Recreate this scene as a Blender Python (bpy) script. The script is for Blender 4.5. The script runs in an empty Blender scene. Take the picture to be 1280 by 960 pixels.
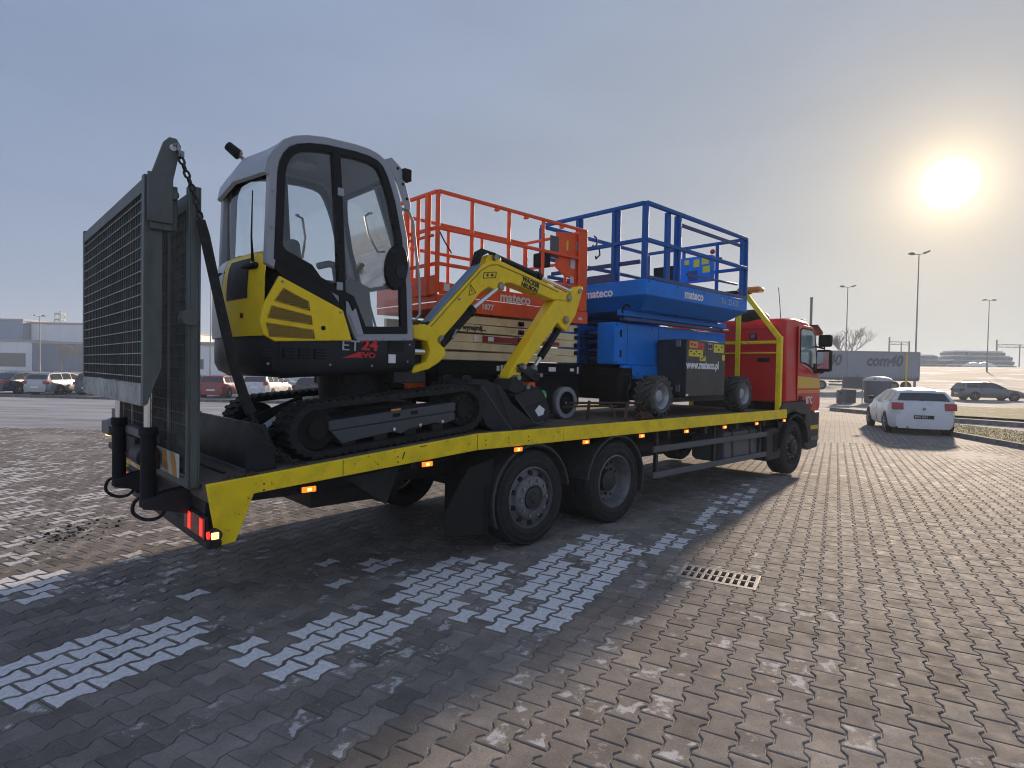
import bpy, bmesh, math, random
from mathutils import Vector, Matrix
random.seed(7)
S = bpy.context.scene
COL = S.collection
R = math.radians

# ---------------------------------------------------------------- camera
CAM_H = 1.644
PITCH, ROLL = 0.0230, 0.0183
cam_d = bpy.data.cameras.new('camera')
cam_d.sensor_width = 36.0
cam_d.lens = 36.0 * 740 / 1280
cam_d.clip_start = 0.05
cam_d.clip_end = 6000
cam = bpy.data.objects.new('camera', cam_d)
COL.objects.link(cam)
_fw = Vector((0, math.cos(PITCH), -math.sin(PITCH)))
_up0 = Vector((0, math.sin(PITCH), math.cos(PITCH)))
_rt = Vector((1, 0, 0)) * math.cos(ROLL) + _up0 * math.sin(ROLL)
_up = Vector((-math.sin(ROLL), 0, 0)) + _up0 * math.cos(ROLL)
M = Matrix.Identity(4)
for i in range(3):
    M[i][0], M[i][1], M[i][2] = _rt[i], _up[i], -_fw[i]
M[2][3] = CAM_H
cam.matrix_world = M
S.camera = cam

# ---------------------------------------------------------------- world and sun
SUN_AZ, SUN_EL = R(36.0), R(14.8)
SUN = Vector((math.sin(SUN_AZ) * math.cos(SUN_EL), math.cos(SUN_AZ) * math.cos(SUN_EL), math.sin(SUN_EL)))
world = bpy.data.worlds.new('World')
S.world = world
world.use_nodes = True
wn, wl = world.node_tree.nodes, world.node_tree.links
wn.clear()
w_out = wn.new('ShaderNodeOutputWorld')
w_bg = wn.new('ShaderNodeBackground')
w_bg.inputs['Strength'].default_value = 0.1
wl.new(w_bg.outputs[0], w_out.inputs[0])
sky = wn.new('ShaderNodeTexSky')
sky.sky_type = 'NISHITA'
sky.sun_disc = False
sky.sun_elevation = SUN_EL
sky.sun_rotation = SUN_AZ
sky.air_density, sky.dust_density, sky.ozone_density = 1.2, 4.0, 1.5


def wmath(op, a, b=None):
    n = wn.new('ShaderNodeMath')
    n.operation = op
    for k, x in enumerate((a, b)):
        if x is None:
            continue
        if isinstance(x, (int, float)):
            n.inputs[k].default_value = x
        else:
            wl.new(x, n.inputs[k])
    return n.outputs[0]


def wscale(col, fac):
    n = wn.new('ShaderNodeVectorMath')
    n.operation = 'SCALE'
    n.inputs[0].default_value = col
    wl.new(fac, n.inputs['Scale'])
    return n.outputs[0]


def wadd(a, b):
    n = wn.new('ShaderNodeVectorMath')
    n.operation = 'ADD'
    wl.new(a, n.inputs[0])
    wl.new(b, n.inputs[1])
    return n.outputs[0]


w_tc = wn.new('ShaderNodeTexCoord')
w_nrm = wn.new('ShaderNodeVectorMath'); w_nrm.operation = 'NORMALIZE'
wl.new(w_tc.outputs['Generated'], w_nrm.inputs[0])
w_dot = wn.new('ShaderNodeVectorMath'); w_dot.operation = 'DOT_PRODUCT'
wl.new(w_nrm.outputs[0], w_dot.inputs[0]); w_dot.inputs[1].default_value = SUN
w_sep = wn.new('ShaderNodeSeparateXYZ'); wl.new(w_nrm.outputs[0], w_sep.inputs[0])
theta = wmath('ARCCOSINE', wmath('MINIMUM', w_dot.outputs['Value'], 1.0))
elev = wmath('ABSOLUTE', w_sep.outputs[2])
# thin uneven veil of high haze
w_map = wn.new('ShaderNodeMapping'); wl.new(w_nrm.outputs[0], w_map.inputs[0])
w_map.inputs['Scale'].default_value = (1.0, 1.0, 4.0)
w_noi = wn.new('ShaderNodeTexNoise'); wl.new(w_map.outputs[0], w_noi.inputs['Vector'])
w_noi.inputs['Scale'].default_value = 1.7; w_noi.inputs['Detail'].default_value = 4
veil = wmath('ADD', wmath('MULTIPLY', w_noi.outputs['Fac'], 0.40), 0.81)
expo = lambda x, s: wmath('POWER', math.e, wmath('MULTIPLY', x, -1.0 / s))
base = wscale((1.22, 1.82, 3.22), veil)
horiz = wscale((0.95, 0.95, 0.75), expo(elev, 0.10))
glow = wscale((2.25, 1.72, 0.10), wmath('MULTIPLY', wmath('MULTIPLY', expo(theta, 1.0), expo(elev, 1.0)), veil))
halo = wadd(wscale((4.4, 2.8, 0.9), expo(theta, 0.085)), wscale((14.0, 11.0, 7.0), expo(theta, 0.022)))
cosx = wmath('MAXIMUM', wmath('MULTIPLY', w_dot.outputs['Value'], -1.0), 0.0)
back = wscale((4.4, 4.6, 5.0), wmath('MULTIPLY', wmath('MULTIPLY', cosx, cosx), veil))      # unseen sky brightened opposite the sun, added to light the near sides
disc = wn.new('ShaderNodeMapRange'); disc.interpolation_type = 'SMOOTHSTEP'
wl.new(theta, disc.inputs['Value'])
disc.inputs['From Min'].default_value = 0.034; disc.inputs['From Max'].default_value = 0.014
dsc = wscale((30, 28, 24), disc.outputs[0])
nis = wn.new('ShaderNodeVectorMath'); nis.operation = 'SCALE'
wl.new(sky.outputs[0], nis.inputs[0]); nis.inputs['Scale'].default_value = 0.006
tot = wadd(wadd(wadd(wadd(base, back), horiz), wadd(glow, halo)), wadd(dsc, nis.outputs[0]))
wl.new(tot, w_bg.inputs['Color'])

sun_d = bpy.data.lights.new('sun', 'SUN')
sun_d.energy = 4.7
sun_d.angle = R(2.2)
sun_d.color = (1.0, 0.80, 0.60)
sun_o = bpy.data.objects.new('sun', sun_d)
COL.objects.link(sun_o)
sun_o.location = SUN * 60
sun_o.rotation_euler = SUN.to_track_quat('Z', 'Y').to_euler()

vs = S.view_settings
vs.view_transform = 'Standard'
vs.look = 'None'
vs.gamma = 1
vs.exposure = 0.55
vs.use_curve_mapping = False
S.cycles.use_denoising = True
S.cycles.max_bounces = 5
S.cycles.diffuse_bounces = 3
S.cycles.glossy_bounces = 3
S.cycles.transparent_max_bounces = 16
S.cycles.filter_width = 1.1

# ---------------------------------------------------------------- materials
def nodes(name):
    m = bpy.data.materials.new(name)
    m.use_nodes = True
    nt = m.node_tree
    return m, nt, nt.nodes['Principled BSDF']


def mat(name, col, rough=0.5, metal=0.0, var=0.12, scale=6.0, dirt=0.0, dirt_col=(0.05, 0.045, 0.04),
        bump=0.0, bscale=60.0, coat=0.0, spec=0.5, streak=False, chips=0.0, chip_col=(0.03, 0.025, 0.02)):
    """painted, rubber or metal surface with uneven tone, dirt patches and fine relief"""
    m, nt, b = nodes(name)
    N, L = nt.nodes, nt.links
    tc = N.new('ShaderNodeTexCoord')
    vec = tc.outputs['Object']
    if streak:
        mp = N.new('ShaderNodeMapping'); mp.inputs['Scale'].default_value = (1, 1, 0.22)
        L.new(vec, mp.inputs[0]); vec = mp.outputs[0]
    n1 = N.new('ShaderNodeTexNoise'); n1.inputs['Scale'].default_value = scale; n1.inputs['Detail'].default_value = 6
    L.new(vec, n1.inputs['Vector'])
    mr = N.new('ShaderNodeMapRange'); L.new(n1.outputs['Fac'], mr.inputs['Value'])
    mr.inputs['From Min'].default_value = 0.3; mr.inputs['From Max'].default_value = 0.7
    mr.inputs['To Min'].default_value = 1 - var; mr.inputs['To Max'].default_value = 1 + var
    sc = N.new('ShaderNodeVectorMath'); sc.operation = 'SCALE'
    sc.inputs[0].default_value = col[:3]; L.new(mr.outputs[0], sc.inputs['Scale'])
    colo = sc.outputs[0]
    if dirt > 0:
        n2 = N.new('ShaderNodeTexNoise'); n2.inputs['Scale'].default_value = scale * 2.3; n2.inputs['Detail'].default_value = 9
        n2.inputs['Roughness'].default_value = 0.65
        L.new(vec, n2.inputs['Vector'])
        m2 = N.new('ShaderNodeMapRange'); L.new(n2.outputs['Fac'], m2.inputs['Value'])
        m2.inputs['From Min'].default_value = 0.47; m2.inputs['From Max'].default_value = 0.72
        m2.inputs['To Max'].default_value = dirt
        mx = N.new('ShaderNodeMix'); mx.data_type = 'RGBA'
        L.new(m2.outputs[0], mx.inputs['Factor']); L.new(colo, mx.inputs['A'])
        mx.inputs['B'].default_value = (*dirt_col, 1)
        colo = mx.outputs['Result']
    if chips > 0:
        n4 = N.new('ShaderNodeTexNoise'); n4.inputs['Scale'].default_value = 26.0; n4.inputs['Detail'].default_value = 8
        n4.inputs['Roughness'].default_value = 0.75
        L.new(tc.outputs['Object'], n4.inputs['Vector'])
        n5 = N.new('ShaderNodeTexNoise'); n5.inputs['Scale'].default_value = 2.2; n5.inputs['Detail'].default_value = 3
        L.new(tc.outputs['Object'], n5.inputs['Vector'])
        ml = N.new('ShaderNodeMath'); ml.operation = 'MULTIPLY_ADD'
        L.new(n5.outputs['Fac'], ml.inputs[0]); ml.inputs[1].default_value = 0.35; L.new(n4.outputs['Fac'], ml.inputs[2])
        m4 = N.new('ShaderNodeMapRange'); L.new(ml.outputs[0], m4.inputs['Value'])
        m4.inputs['From Min'].default_value = 0.835 - 0.06 * chips; m4.inputs['From Max'].default_value = 0.87 - 0.06 * chips
        m4.inputs['To Max'].default_value = 0.85
        mx4 = N.new('ShaderNodeMix'); mx4.data_type = 'RGBA'
        L.new(m4.outputs[0], mx4.inputs['Factor']); L.new(colo, mx4.inputs['A'])
        mx4.inputs['B'].default_value = (*chip_col, 1)
        colo = mx4.outputs['Result']
    L.new(colo, b.inputs['Base Color'])
    r2 = N.new('ShaderNodeMapRange'); L.new(n1.outputs['Fac'], r2.inputs['Value'])
    r2.inputs['From Min'].default_value = 0.3; r2.inputs['From Max'].default_value = 0.7
    r2.inputs['To Min'].default_value = max(rough - 0.08, 0.02); r2.inputs['To Max'].default_value = min(rough + 0.12, 1)
    L.new(r2.outputs[0], b.inputs['Roughness'])
    b.inputs['Metallic'].default_value = metal
    b.inputs['Coat Weight'].default_value = coat
    b.inputs['Coat Roughness'].default_value = 0.08
    b.inputs['Specular IOR Level'].default_value = spec
    if bump > 0:
        n3 = N.new('ShaderNodeTexNoise'); n3.inputs['Scale'].default_value = bscale; n3.inputs['Detail'].default_value = 5
        L.new(vec, n3.inputs['Vector'])
        bp = N.new('ShaderNodeBump'); bp.inputs['Strength'].default_value = bump; bp.inputs['Distance'].default_value = 0.01
        L.new(n3.outputs['Fac'], bp.inputs['Height']); L.new(bp.outputs[0], b.inputs['Normal'])
    return m


def glow_mat(name, col, strength):
    m, nt, b = nodes(name)
    b.inputs['Base Color'].default_value = (*col, 1)
    b.inputs['Emission Color'].default_value = (*col, 1)
    b.inputs['Emission Strength'].default_value = strength
    b.inputs['Roughness'].default_value = 0.25
    return m


def glass_mat(name, tint=(0.82, 0.87, 0.88), mixf=0.10, rough=0.03):
    m = bpy.data.materials.new(name); m.use_nodes = True
    nt = m.node_tree; N, L = nt.nodes, nt.links
    N.clear()
    out = N.new('ShaderNodeOutputMaterial')
    tr = N.new('ShaderNodeBsdfTransparent'); tr.inputs[0].default_value = (*tint, 1)
    gl = N.new('ShaderNodeBsdfGlossy'); gl.inputs['Roughness'].default_value = rough
    fr = N.new('ShaderNodeFresnel'); fr.inputs['IOR'].default_value = 1.5
    ad = N.new('ShaderNodeMath'); ad.operation = 'ADD'; ad.inputs[1].default_value = mixf
    L.new(fr.outputs[0], ad.inputs[0])
    mx = N.new('ShaderNodeMixShader')
    L.new(ad.outputs[0], mx.inputs[0]); L.new(tr.outputs[0], mx.inputs[1]); L.new(gl.outputs[0], mx.inputs[2])
    L.new(mx.outputs[0], out.inputs[0])
    return m


MT = {}
MT['rail_yellow'] = mat('rail_yellow', (0.95, 0.69, 0.018), 0.42, var=0.10, scale=3.5, dirt=0.32, dirt_col=(0.30, 0.20, 0.03), bump=0.06, bscale=40, spec=0.25, chips=0.25)
MT['excavator_yellow'] = mat('excavator_yellow', (0.96, 0.67, 0.018), 0.32, var=0.05, dirt=0.12, dirt_col=(0.2, 0.13, 0.03), spec=0.25)
MT['mesh_yellow'] = mat('mesh_yellow', (0.40, 0.25, 0.012), 0.5, var=0.1)
MT['cab_grey'] = mat('cab_grey', (0.34, 0.355, 0.38), 0.35, var=0.05, spec=0.35)
MT['dark_grey'] = mat('dark_grey', (0.022, 0.026, 0.031), 0.42, var=0.15, dirt=0.12, dirt_col=(0.05, 0.046, 0.042), spec=0.22)
MT['track_grey'] = mat('track_grey', (0.055, 0.063, 0.072), 0.42, var=0.1, dirt=0.15, dirt_col=(0.12, 0.11, 0.10))
MT['black_plastic'] = mat('black_plastic', (0.011, 0.012, 0.013), 0.62, var=0.2, spec=0.18)
MT['black_matte'] = mat('black_matte', (0.012, 0.012, 0.013), 0.9, var=0.2, spec=0.1)
MT['gloss_black'] = mat('gloss_black', (0.006, 0.007, 0.008), 0.32, var=0.1, spec=0.22)
MT['rubber'] = mat('rubber', (0.017, 0.017, 0.018), 0.78, var=0.3, scale=9, dirt=0.6, dirt_col=(0.055, 0.050, 0.043), bump=0.25, bscale=50, spec=0.3)
MT['tyre'] = mat('tyre', (0.020, 0.020, 0.021), 0.8, var=0.25, scale=5, dirt=0.45, dirt_col=(0.055, 0.053, 0.05), bump=0.15, bscale=70, spec=0.3)
MT['dusty_tyre'] = mat('dusty_tyre', (0.085, 0.081, 0.075), 0.85, var=0.2, scale=7, dirt=0.7, dirt_col=(0.14, 0.13, 0.115), bump=0.2, bscale=60, spec=0.2)
MT['chassis_black'] = mat('chassis_black', (0.014, 0.014, 0.015), 0.6, var=0.3, dirt=0.5, dirt_col=(0.05, 0.045, 0.04), bump=0.1)
MT['guard_grey'] = mat('guard_grey', (0.085, 0.093, 0.10), 0.5, var=0.15, dirt=0.4, dirt_col=(0.13, 0.12, 0.11))
MT['mudguard'] = mat('mudguard', (0.03, 0.031, 0.033), 0.6, var=0.25, dirt=0.6, dirt_col=(0.075, 0.07, 0.065), bump=0.1)
MT['galv'] = mat('galv', (0.105, 0.118, 0.110), 0.5, metal=0.35, var=0.25, scale=3, dirt=0.75, dirt_col=(0.055, 0.06, 0.05), bump=0.12, bscale=30, streak=True)
MT['galv_light'] = mat('galv_light', (0.34, 0.35, 0.33), 0.55, metal=0.3, var=0.3, scale=4, dirt=0.85, dirt_col=(0.05, 0.05, 0.045), bump=0.12, bscale=30)
MT['grating'] = mat('grating', (0.10, 0.105, 0.10), 0.5, metal=0.4, var=0.25, dirt=0.6, dirt_col=(0.04, 0.038, 0.034))
MT['chrome'] = mat('chrome', (0.75, 0.76, 0.78), 0.14, metal=1.0, var=0.05)
MT['steel'] = mat('steel', (0.30, 0.30, 0.31), 0.38, metal=0.8, var=0.2, dirt=0.4, dirt_col=(0.07, 0.06, 0.05))
MT['rust'] = mat('rust', (0.09, 0.045, 0.025), 0.85, var=0.4, scale=20, dirt=0.6, dirt_col=(0.03, 0.02, 0.015), bump=0.3)
MT['chain_black'] = mat('chain_black', (0.02, 0.02, 0.02), 0.5, metal=0.4, var=0.3, dirt=0.4, dirt_col=(0.05, 0.04, 0.03))
MT['rim_grey'] = mat('rim_grey', (0.15, 0.152, 0.155), 0.5, metal=0.3, var=0.2, scale=10, dirt=0.7, dirt_col=(0.06, 0.055, 0.05))
MT['rim_light'] = mat('rim_light', (0.40, 0.41, 0.43), 0.45, metal=0.2, var=0.12, scale=10, dirt=0.5, dirt_col=(0.14, 0.13, 0.12))
MT['hub_dark'] = mat('hub_dark', (0.035, 0.035, 0.036), 0.55, metal=0.3, var=0.3, dirt=0.5, dirt_col=(0.09, 0.08, 0.07))
MT['red_paint'] = mat('red_paint', (0.62, 0.022, 0.02), 0.36, var=0.08, scale=3, dirt=0.15, dirt_col=(0.14, 0.05, 0.04), spec=0.3)
MT['stripe_yellow'] = mat('stripe_yellow', (0.75, 0.45, 0.02), 0.4, var=0.05)
MT['blue_paint'] = mat('blue_paint', (0.006, 0.20, 0.70), 0.5, var=0.12, scale=3, dirt=0.25, dirt_col=(0.03, 0.09, 0.22), spec=0.25, chips=0.2, chip_col=(0.05, 0.10, 0.2))
MT['blue_rail'] = mat('blue_rail', (0.008, 0.10, 0.36), 0.5, var=0.15, scale=4, dirt=0.3, dirt_col=(0.03, 0.06, 0.15), spec=0.25, chips=0.2, chip_col=(0.12, 0.13, 0.15))
MT['blue_dark'] = mat('blue_dark', (0.012, 0.045, 0.17), 0.45, var=0.15, scale=3, dirt=0.35, dirt_col=(0.03, 0.04, 0.07))
MT['orange_paint'] = mat('orange_paint', (0.88, 0.125, 0.035), 0.5, var=0.1, scale=4, dirt=0.25, dirt_col=(0.25, 0.06, 0.03), spec=0.25, chips=0.2, chip_col=(0.2, 0.06, 0.04))
MT['cream'] = mat('cream', (0.80, 0.65, 0.37), 0.45, var=0.08, scale=4, dirt=0.3, dirt_col=(0.30, 0.21, 0.09), chips=0.2, chip_col=(0.2, 0.14, 0.07))
MT['decal_red'] = mat('decal_red', (0.30, 0.010, 0.014), 0.4, var=0.05)
MT['white'] = mat('white', (0.78, 0.78, 0.76), 0.45, var=0.04)
MT['letter_white'] = mat('letter_white', (0.80, 0.80, 0.79), 0.5, var=0.03)
MT['letter_grey'] = mat('letter_grey', (0.42, 0.44, 0.46), 0.5, var=0.03)
MT['letter_black'] = mat('letter_black', (0.012, 0.012, 0.012), 0.5, var=0.05)
MT['letter_red'] = mat('letter_red', (0.62, 0.025, 0.02), 0.5, var=0.03)
MT['sticker_yellow'] = mat('sticker_yellow', (0.72, 0.60, 0.04), 0.5, var=0.05)
MT['sticker_orange'] = mat('sticker_orange', (0.75, 0.24, 0.05), 0.5, var=0.05)
MT['sticker_green'] = mat('sticker_green', (0.10, 0.50, 0.14), 0.5, var=0.05)
MT['board_orange'] = mat('board_orange', (0.68, 0.30, 0.03), 0.5, var=0.1, dirt=0.3)
MT['board_white'] = mat('board_white', (0.62, 0.60, 0.55), 0.5, var=0.1, dirt=0.4, dirt_col=(0.3, 0.28, 0.24))
MT['deck'] = mat('deck', (0.115, 0.088, 0.068), 0.85, var=0.35, scale=3.0, dirt=0.7, dirt_col=(0.045, 0.035, 0.028), bump=0.4, bscale=25)
MT['glass'] = glass_mat('glass', (0.95, 0.97, 0.97), 0.02)
MT['glass_truck'] = glass_mat('glass_truck', (0.55, 0.68, 0.66), 0.12)
MT['car_glass'] = mat('car_glass', (0.012, 0.016, 0.02), 0.06, var=0.05, spec=0.8)
MT['amber'] = glow_mat('amber', (1.0, 0.22, 0.015), 0.9)
MT['amber_core'] = glow_mat('amber_core', (1.0, 0.55, 0.15), 2.6)
MT['amber_plain'] = mat('amber_plain', (0.75, 0.24, 0.02), 0.25, var=0.05)
MT['red_lamp'] = glow_mat('red_lamp', (1.0, 0.03, 0.02), 0.8)
MT['red_lens'] = mat('red_lens', (0.16, 0.008, 0.008), 0.2, var=0.05)
MT['fabric_dark'] = mat('fabric_dark', (0.03, 0.031, 0.034), 0.9, var=0.2)
MT['hose_blue'] = mat('hose_blue', (0.22, 0.27, 0.34), 0.35, metal=0.5, var=0.1)

# ---------------------------------------------------------------- mesh helpers
class MB:
    """collects boxes, prisms, tubes; each face keeps a material slot"""
    def __init__(s):
        s.v, s.f, s.m = [], [], []

    def add(s, verts, faces, mi=0):
        o = len(s.v)
        s.v.extend(tuple(p) for p in verts)
        for f in faces:
            s.f.append(tuple(i + o for i in f)); s.m.append(mi)
        return s

    def box(s, lo, hi, mi=0):
        x0, y0, z0 = lo; x1, y1, z1 = hi
        return s.add([(x0, y0, z0), (x1, y0, z0), (x1, y1, z0), (x0, y1, z0), (x0, y0, z1), (x1, y0, z1), (x1, y1, z1), (x0, y1, z1)],
                     [(0, 3, 2, 1), (4, 5, 6, 7), (0, 1, 5, 4), (1, 2, 6, 5), (2, 3, 7, 6), (3, 0, 4, 7)], mi)

    def prism(s, poly, a0, a1, axis=1, mi=0):
        """poly in the two other axes (in order), extruded along axis"""
        def P(p, a):
            q = list(p); q.insert(axis, a); return tuple(q)
        n = len(poly)
        vs_ = [P(p, a0) for p in poly] + [P(p, a1) for p in poly]
        fs = [tuple(range(n)), tuple(range(2 * n - 1, n - 1, -1))]
        fs += [(i, i + n, (i + 1) % n + n, (i + 1) % n) for i in range(n)]
        return s.add(vs_, fs, mi)

    def ring(s, outer, inner, a0, a1, axis=1, mi=0):
        """closed frame between two outlines with equal point counts"""
        def P(p, a):
            q = list(p); q.insert(axis, a); return tuple(q)
        n = len(outer)
        vs_ = [P(p, a0) for p in outer] + [P(p, a0) for p in inner] + [P(p, a1) for p in outer] + [P(p, a1) for p in inner]
        fs = []
        for i in range(n):
            j = (i + 1) % n
            fs += [(i, j, n + j, n + i), (2 * n + i, 3 * n + i, 3 * n + j, 2 * n + j), (i, 2 * n + i, 2 * n + j, j), (n + i, n + j, 3 * n + j, 3 * n + i)]
        return s.add(vs_, fs, mi)

    def frame_axes(s, p0, p1, up=(0, 0, 1)):
        d = (Vector(p1) - Vector(p0)).normalized()
        u = Vector(up)
        if abs(d.dot(u)) > 0.97:
            u = Vector((1, 0, 0))
        a = d.cross(u).normalized(); b = a.cross(d).normalized()
        return d, a, b

    def bar(s, p0, p1, w, h, up=(0, 0, 1), mi=0):
        d, a, b = s.frame_axes(p0, p1, up)
        vs_ = []
        for p in (Vector(p0), Vector(p1)):
            for i, j in ((-1, -1), (1, -1), (1, 1), (-1, 1)):
                vs_.append(p + a * (i * w / 2) + b * (j * h / 2))
        return s.add(vs_, [(0, 1, 2, 3), (7, 6, 5, 4), (0, 4, 5, 1), (1, 5, 6, 2), (2, 6, 7, 3), (3, 7, 4, 0)], mi)

    def cyl(s, p0, p1, r0, r1=None, n=16, mi=0, cap=True):
        r1 = r0 if r1 is None else r1
        d, a, b = s.frame_axes(p0, p1)
        vs_ = []
        for p, r in ((Vector(p0), r0), (Vector(p1), r1)):
            for k in range(n):
                t = 2 * math.pi * k / n
                vs_.append(p + a * (r * math.cos(t)) + b * (r * math.sin(t)))
        fs = [(k, (k + 1) % n, n + (k + 1) % n, n + k) for k in range(n)]
        if cap:
            fs += [tuple(range(n - 1, -1, -1)), tuple(range(n, 2 * n))]
        return s.add(vs_, fs, mi)

    def tube(s, pts, r, n=8, mi=0, closed=False):
        pts = [Vector(p) for p in pts]
        m = len(pts); vs_ = []
        prev = None
        for i, p in enumerate(pts):
            if closed:
                t = pts[(i + 1) % m] - pts[i - 1]
            else:
                t = pts[min(i + 1, m - 1)] - pts[max(i - 1, 0)]
            t.normalize()
            if prev is None:
                u = Vector((0, 0, 1)) if abs(t.z) < 0.9 else Vector((0, 1, 0))
                a = t.cross(u).normalized()
            else:
                a = (prev - t * prev.dot(t)).normalized()
            prev = a
            b = t.cross(a)
            rr = r[i] if isinstance(r, (list, tuple)) else r
            for k in range(n):
                q = 2 * math.pi * k / n
                vs_.append(p + a * (rr * math.cos(q)) + b * (rr * math.sin(q)))
        fs = []
        for i in range(m if closed else m - 1):
            j = (i + 1) % m
            for k in range(n):
                l = (k + 1) % n
                fs.append((i * n + k, i * n + l, j * n + l, j * n + k))
        if not closed:
            fs += [tuple(range(n - 1, -1, -1)), tuple(range((m - 1) * n, m * n))]
        return s.add(vs_, fs, mi)

    def lathe(s, prof, c, axis=(0, 1, 0), n=32, mi=0):
        """prof: (radius, offset along axis); open profile spun about the axis through c"""
        ax = Vector(axis).normalized()
        u = Vector((0, 0, 1)) if abs(ax.z) < 0.9 else Vector((1, 0, 0))
        a = ax.cross(u).normalized(); b = ax.cross(a)
        c = Vector(c); vs_ = []
        for r, t in prof:
            for k in range(n):
                q = 2 * math.pi * k / n
                vs_.append(c + ax * t + a * (r * math.cos(q)) + b * (r * math.sin(q)))
        fs = []
        for i in range(len(prof) - 1):
            for k in range(n):
                l = (k + 1) % n
                fs.append((i * n + k, i * n + l, (i + 1) * n + l, (i + 1) * n + k))
        return s.add(vs_, fs, mi)

    def sphere(s, c, r, n=12, m=8, mi=0, sq=(1, 1, 1)):
        c = Vector(c); vs_ = []
        for i in range(m + 1):
            ph = math.pi * i / m
            for k in range(n):
                q = 2 * math.pi * k / n
                vs_.append(c + Vector((sq[0] * r * math.sin(ph) * math.cos(q), sq[1] * r * math.sin(ph) * math.sin(q), sq[2] * r * math.cos(ph))))
        fs = []
        for i in range(m):
            for k in range(n):
                l = (k + 1) % n
                fs.append((i * n + k, (i + 1) * n + k, (i + 1) * n + l, i * n + l))
        return s.add(vs_, fs, mi)

    def clusters(s, margin=0.004):
        """groups of faces that touch or overlap; pieces that stand apart come out separately"""
        key = {}; par = []

        def find(a):
            while par[a] != a:
                par[a] = par[par[a]]; a = par[a]
            return a
        vid = []
        for p in s.v:
            k = (round(p[0], 4), round(p[1], 4), round(p[2], 4))
            if k not in key:
                key[k] = len(par); par.append(len(par))
            vid.append(key[k])
        for f in s.f:
            a = find(vid[f[0]])
            for i in f[1:]:
                par[find(vid[i])] = a
        isl = {}
        for n, f in enumerate(s.f):
            isl.setdefault(find(vid[f[0]]), []).append(n)
        if len(isl) < 2 or len(isl) > 250:
            return [list(range(len(s.f)))]
        gs = []
        for fs in isl.values():
            pts = [s.v[i] for n in fs for i in s.f[n]]
            lo = [min(p[k] for p in pts) - margin for k in range(3)]; hi = [max(p[k] for p in pts) + margin for k in range(3)]
            gs.append([fs, lo, hi])
        again = True
        while again:
            again = False
            out = []
            while gs:
                g = gs.pop()
                i = 0
                while i < len(gs):
                    h = gs[i]
                    if all(g[1][k] < h[2][k] and h[1][k] < g[2][k] for k in range(3)):
                        g[0] = g[0] + h[0]
                        g[1] = [min(g[1][k], h[1][k]) for k in range(3)]; g[2] = [max(g[2][k], h[2][k]) for k in range(3)]
                        gs.pop(i); again = True
                    else:
                        i += 1
                out.append(g)
            gs = out
        return [g[0] for g in gs]

    def sub(s, faces):
        m = MB(); mp = {}
        for n in faces:
            f = []
            for i in s.f[n]:
                if i not in mp:
                    mp[i] = len(m.v); m.v.append(s.v[i])
                f.append(mp[i])
            m.f.append(tuple(f)); m.m.append(s.m[n])
        return m

    def mesh(s, name, mats, origin=(0, 0, 0), smooth=35, recalc=True, weld=True):
        me = bpy.data.meshes.new(name)
        ox, oy, oz = origin
        me.from_pydata([(x - ox, y - oy, z - oz) for x, y, z in s.v], [], s.f)
        for m_ in mats:
            me.materials.append(m_)
        me.polygons.foreach_set('material_index', s.m)
        if recalc:
            bm = bmesh.new(); bm.from_mesh(me)
            if weld:
                bmesh.ops.remove_doubles(bm, verts=bm.verts, dist=1e-5)
            bmesh.ops.recalc_face_normals(bm, faces=bm.faces)
            bm.to_mesh(me); bm.free()
        if smooth:
            me.polygons.foreach_set('use_smooth', [True] * len(me.polygons))
            me.set_sharp_from_angle(angle=R(smooth))
        me.update()
        return me


def offset_poly(poly, d):
    """inset a closed outline by d (positive = inward)"""
    n = len(poly)
    area = sum(poly[i][0] * poly[(i + 1) % n][1] - poly[(i + 1) % n][0] * poly[i][1] for i in range(n))
    sg = 1 if area > 0 else -1
    out = []
    for i in range(n):
        p0, p1, p2 = Vector(poly[i - 1]), Vector(poly[i]), Vector(poly[(i + 1) % n])
        e1, e2 = (p1 - p0).normalized(), (p2 - p1).normalized()
        n1, n2 = Vector((-e1.y, e1.x)) * sg, Vector((-e2.y, e2.x)) * sg
        b = (n1 + n2)
        b = b / max(b.dot(n1), 0.35)
        q = p1 + b * d
        out.append((q.x, q.y))
    return out


def add_bevel(o, w, seg=2):
    b = o.modifiers.new('bevel', 'BEVEL')
    b.width = w; b.segments = seg; b.limit_method = 'ANGLE'; b.angle_limit = R(35)
    b.harden_normals = False


def link(name, data, parent=None):
    o = bpy.data.objects.new(name, data)
    COL.objects.link(o)
    if parent is not None:
        o.parent = parent
    return o


def tag(o, label=None, cat=None, group=None, kind=None):
    for k, x in (('label', label), ('category', cat), ('group', group), ('kind', kind)):
        if x:
            o[k] = x
    return o


TINY = {'rivets', 'wheel_nuts', 'hand_holes', 'sprocket_bolts', 'bolts', 'screws', 'boom_pins', 'arm_pins', 'hitch_pins', 'track_rollers', 'steel_pipes', 'hoses',
        'sticker_print', 'tyre_lugs', 'inner_arms', 'vent_holes', 'louvre', 'warning_decal', 'bracket_hole', 'spokes', 'lattice', 'crown', 'trunk', 'lattice_beam'}


def smooth_path(pts, n=6):
    P = [Vector(p) for p in pts]; out = []
    for i in range(len(P) - 1):
        a, b, c, d = P[max(i - 1, 0)], P[i], P[i + 1], P[min(i + 2, len(P) - 1)]
        for k in range(n):
            t = k / n
            out.append(0.5 * ((2 * b) + (c - a) * t + (2 * a - 5 * b + 4 * c - d) * t * t + (3 * b - a - 3 * c + d) * t ** 3))
    out.append(P[-1])
    return out


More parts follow.
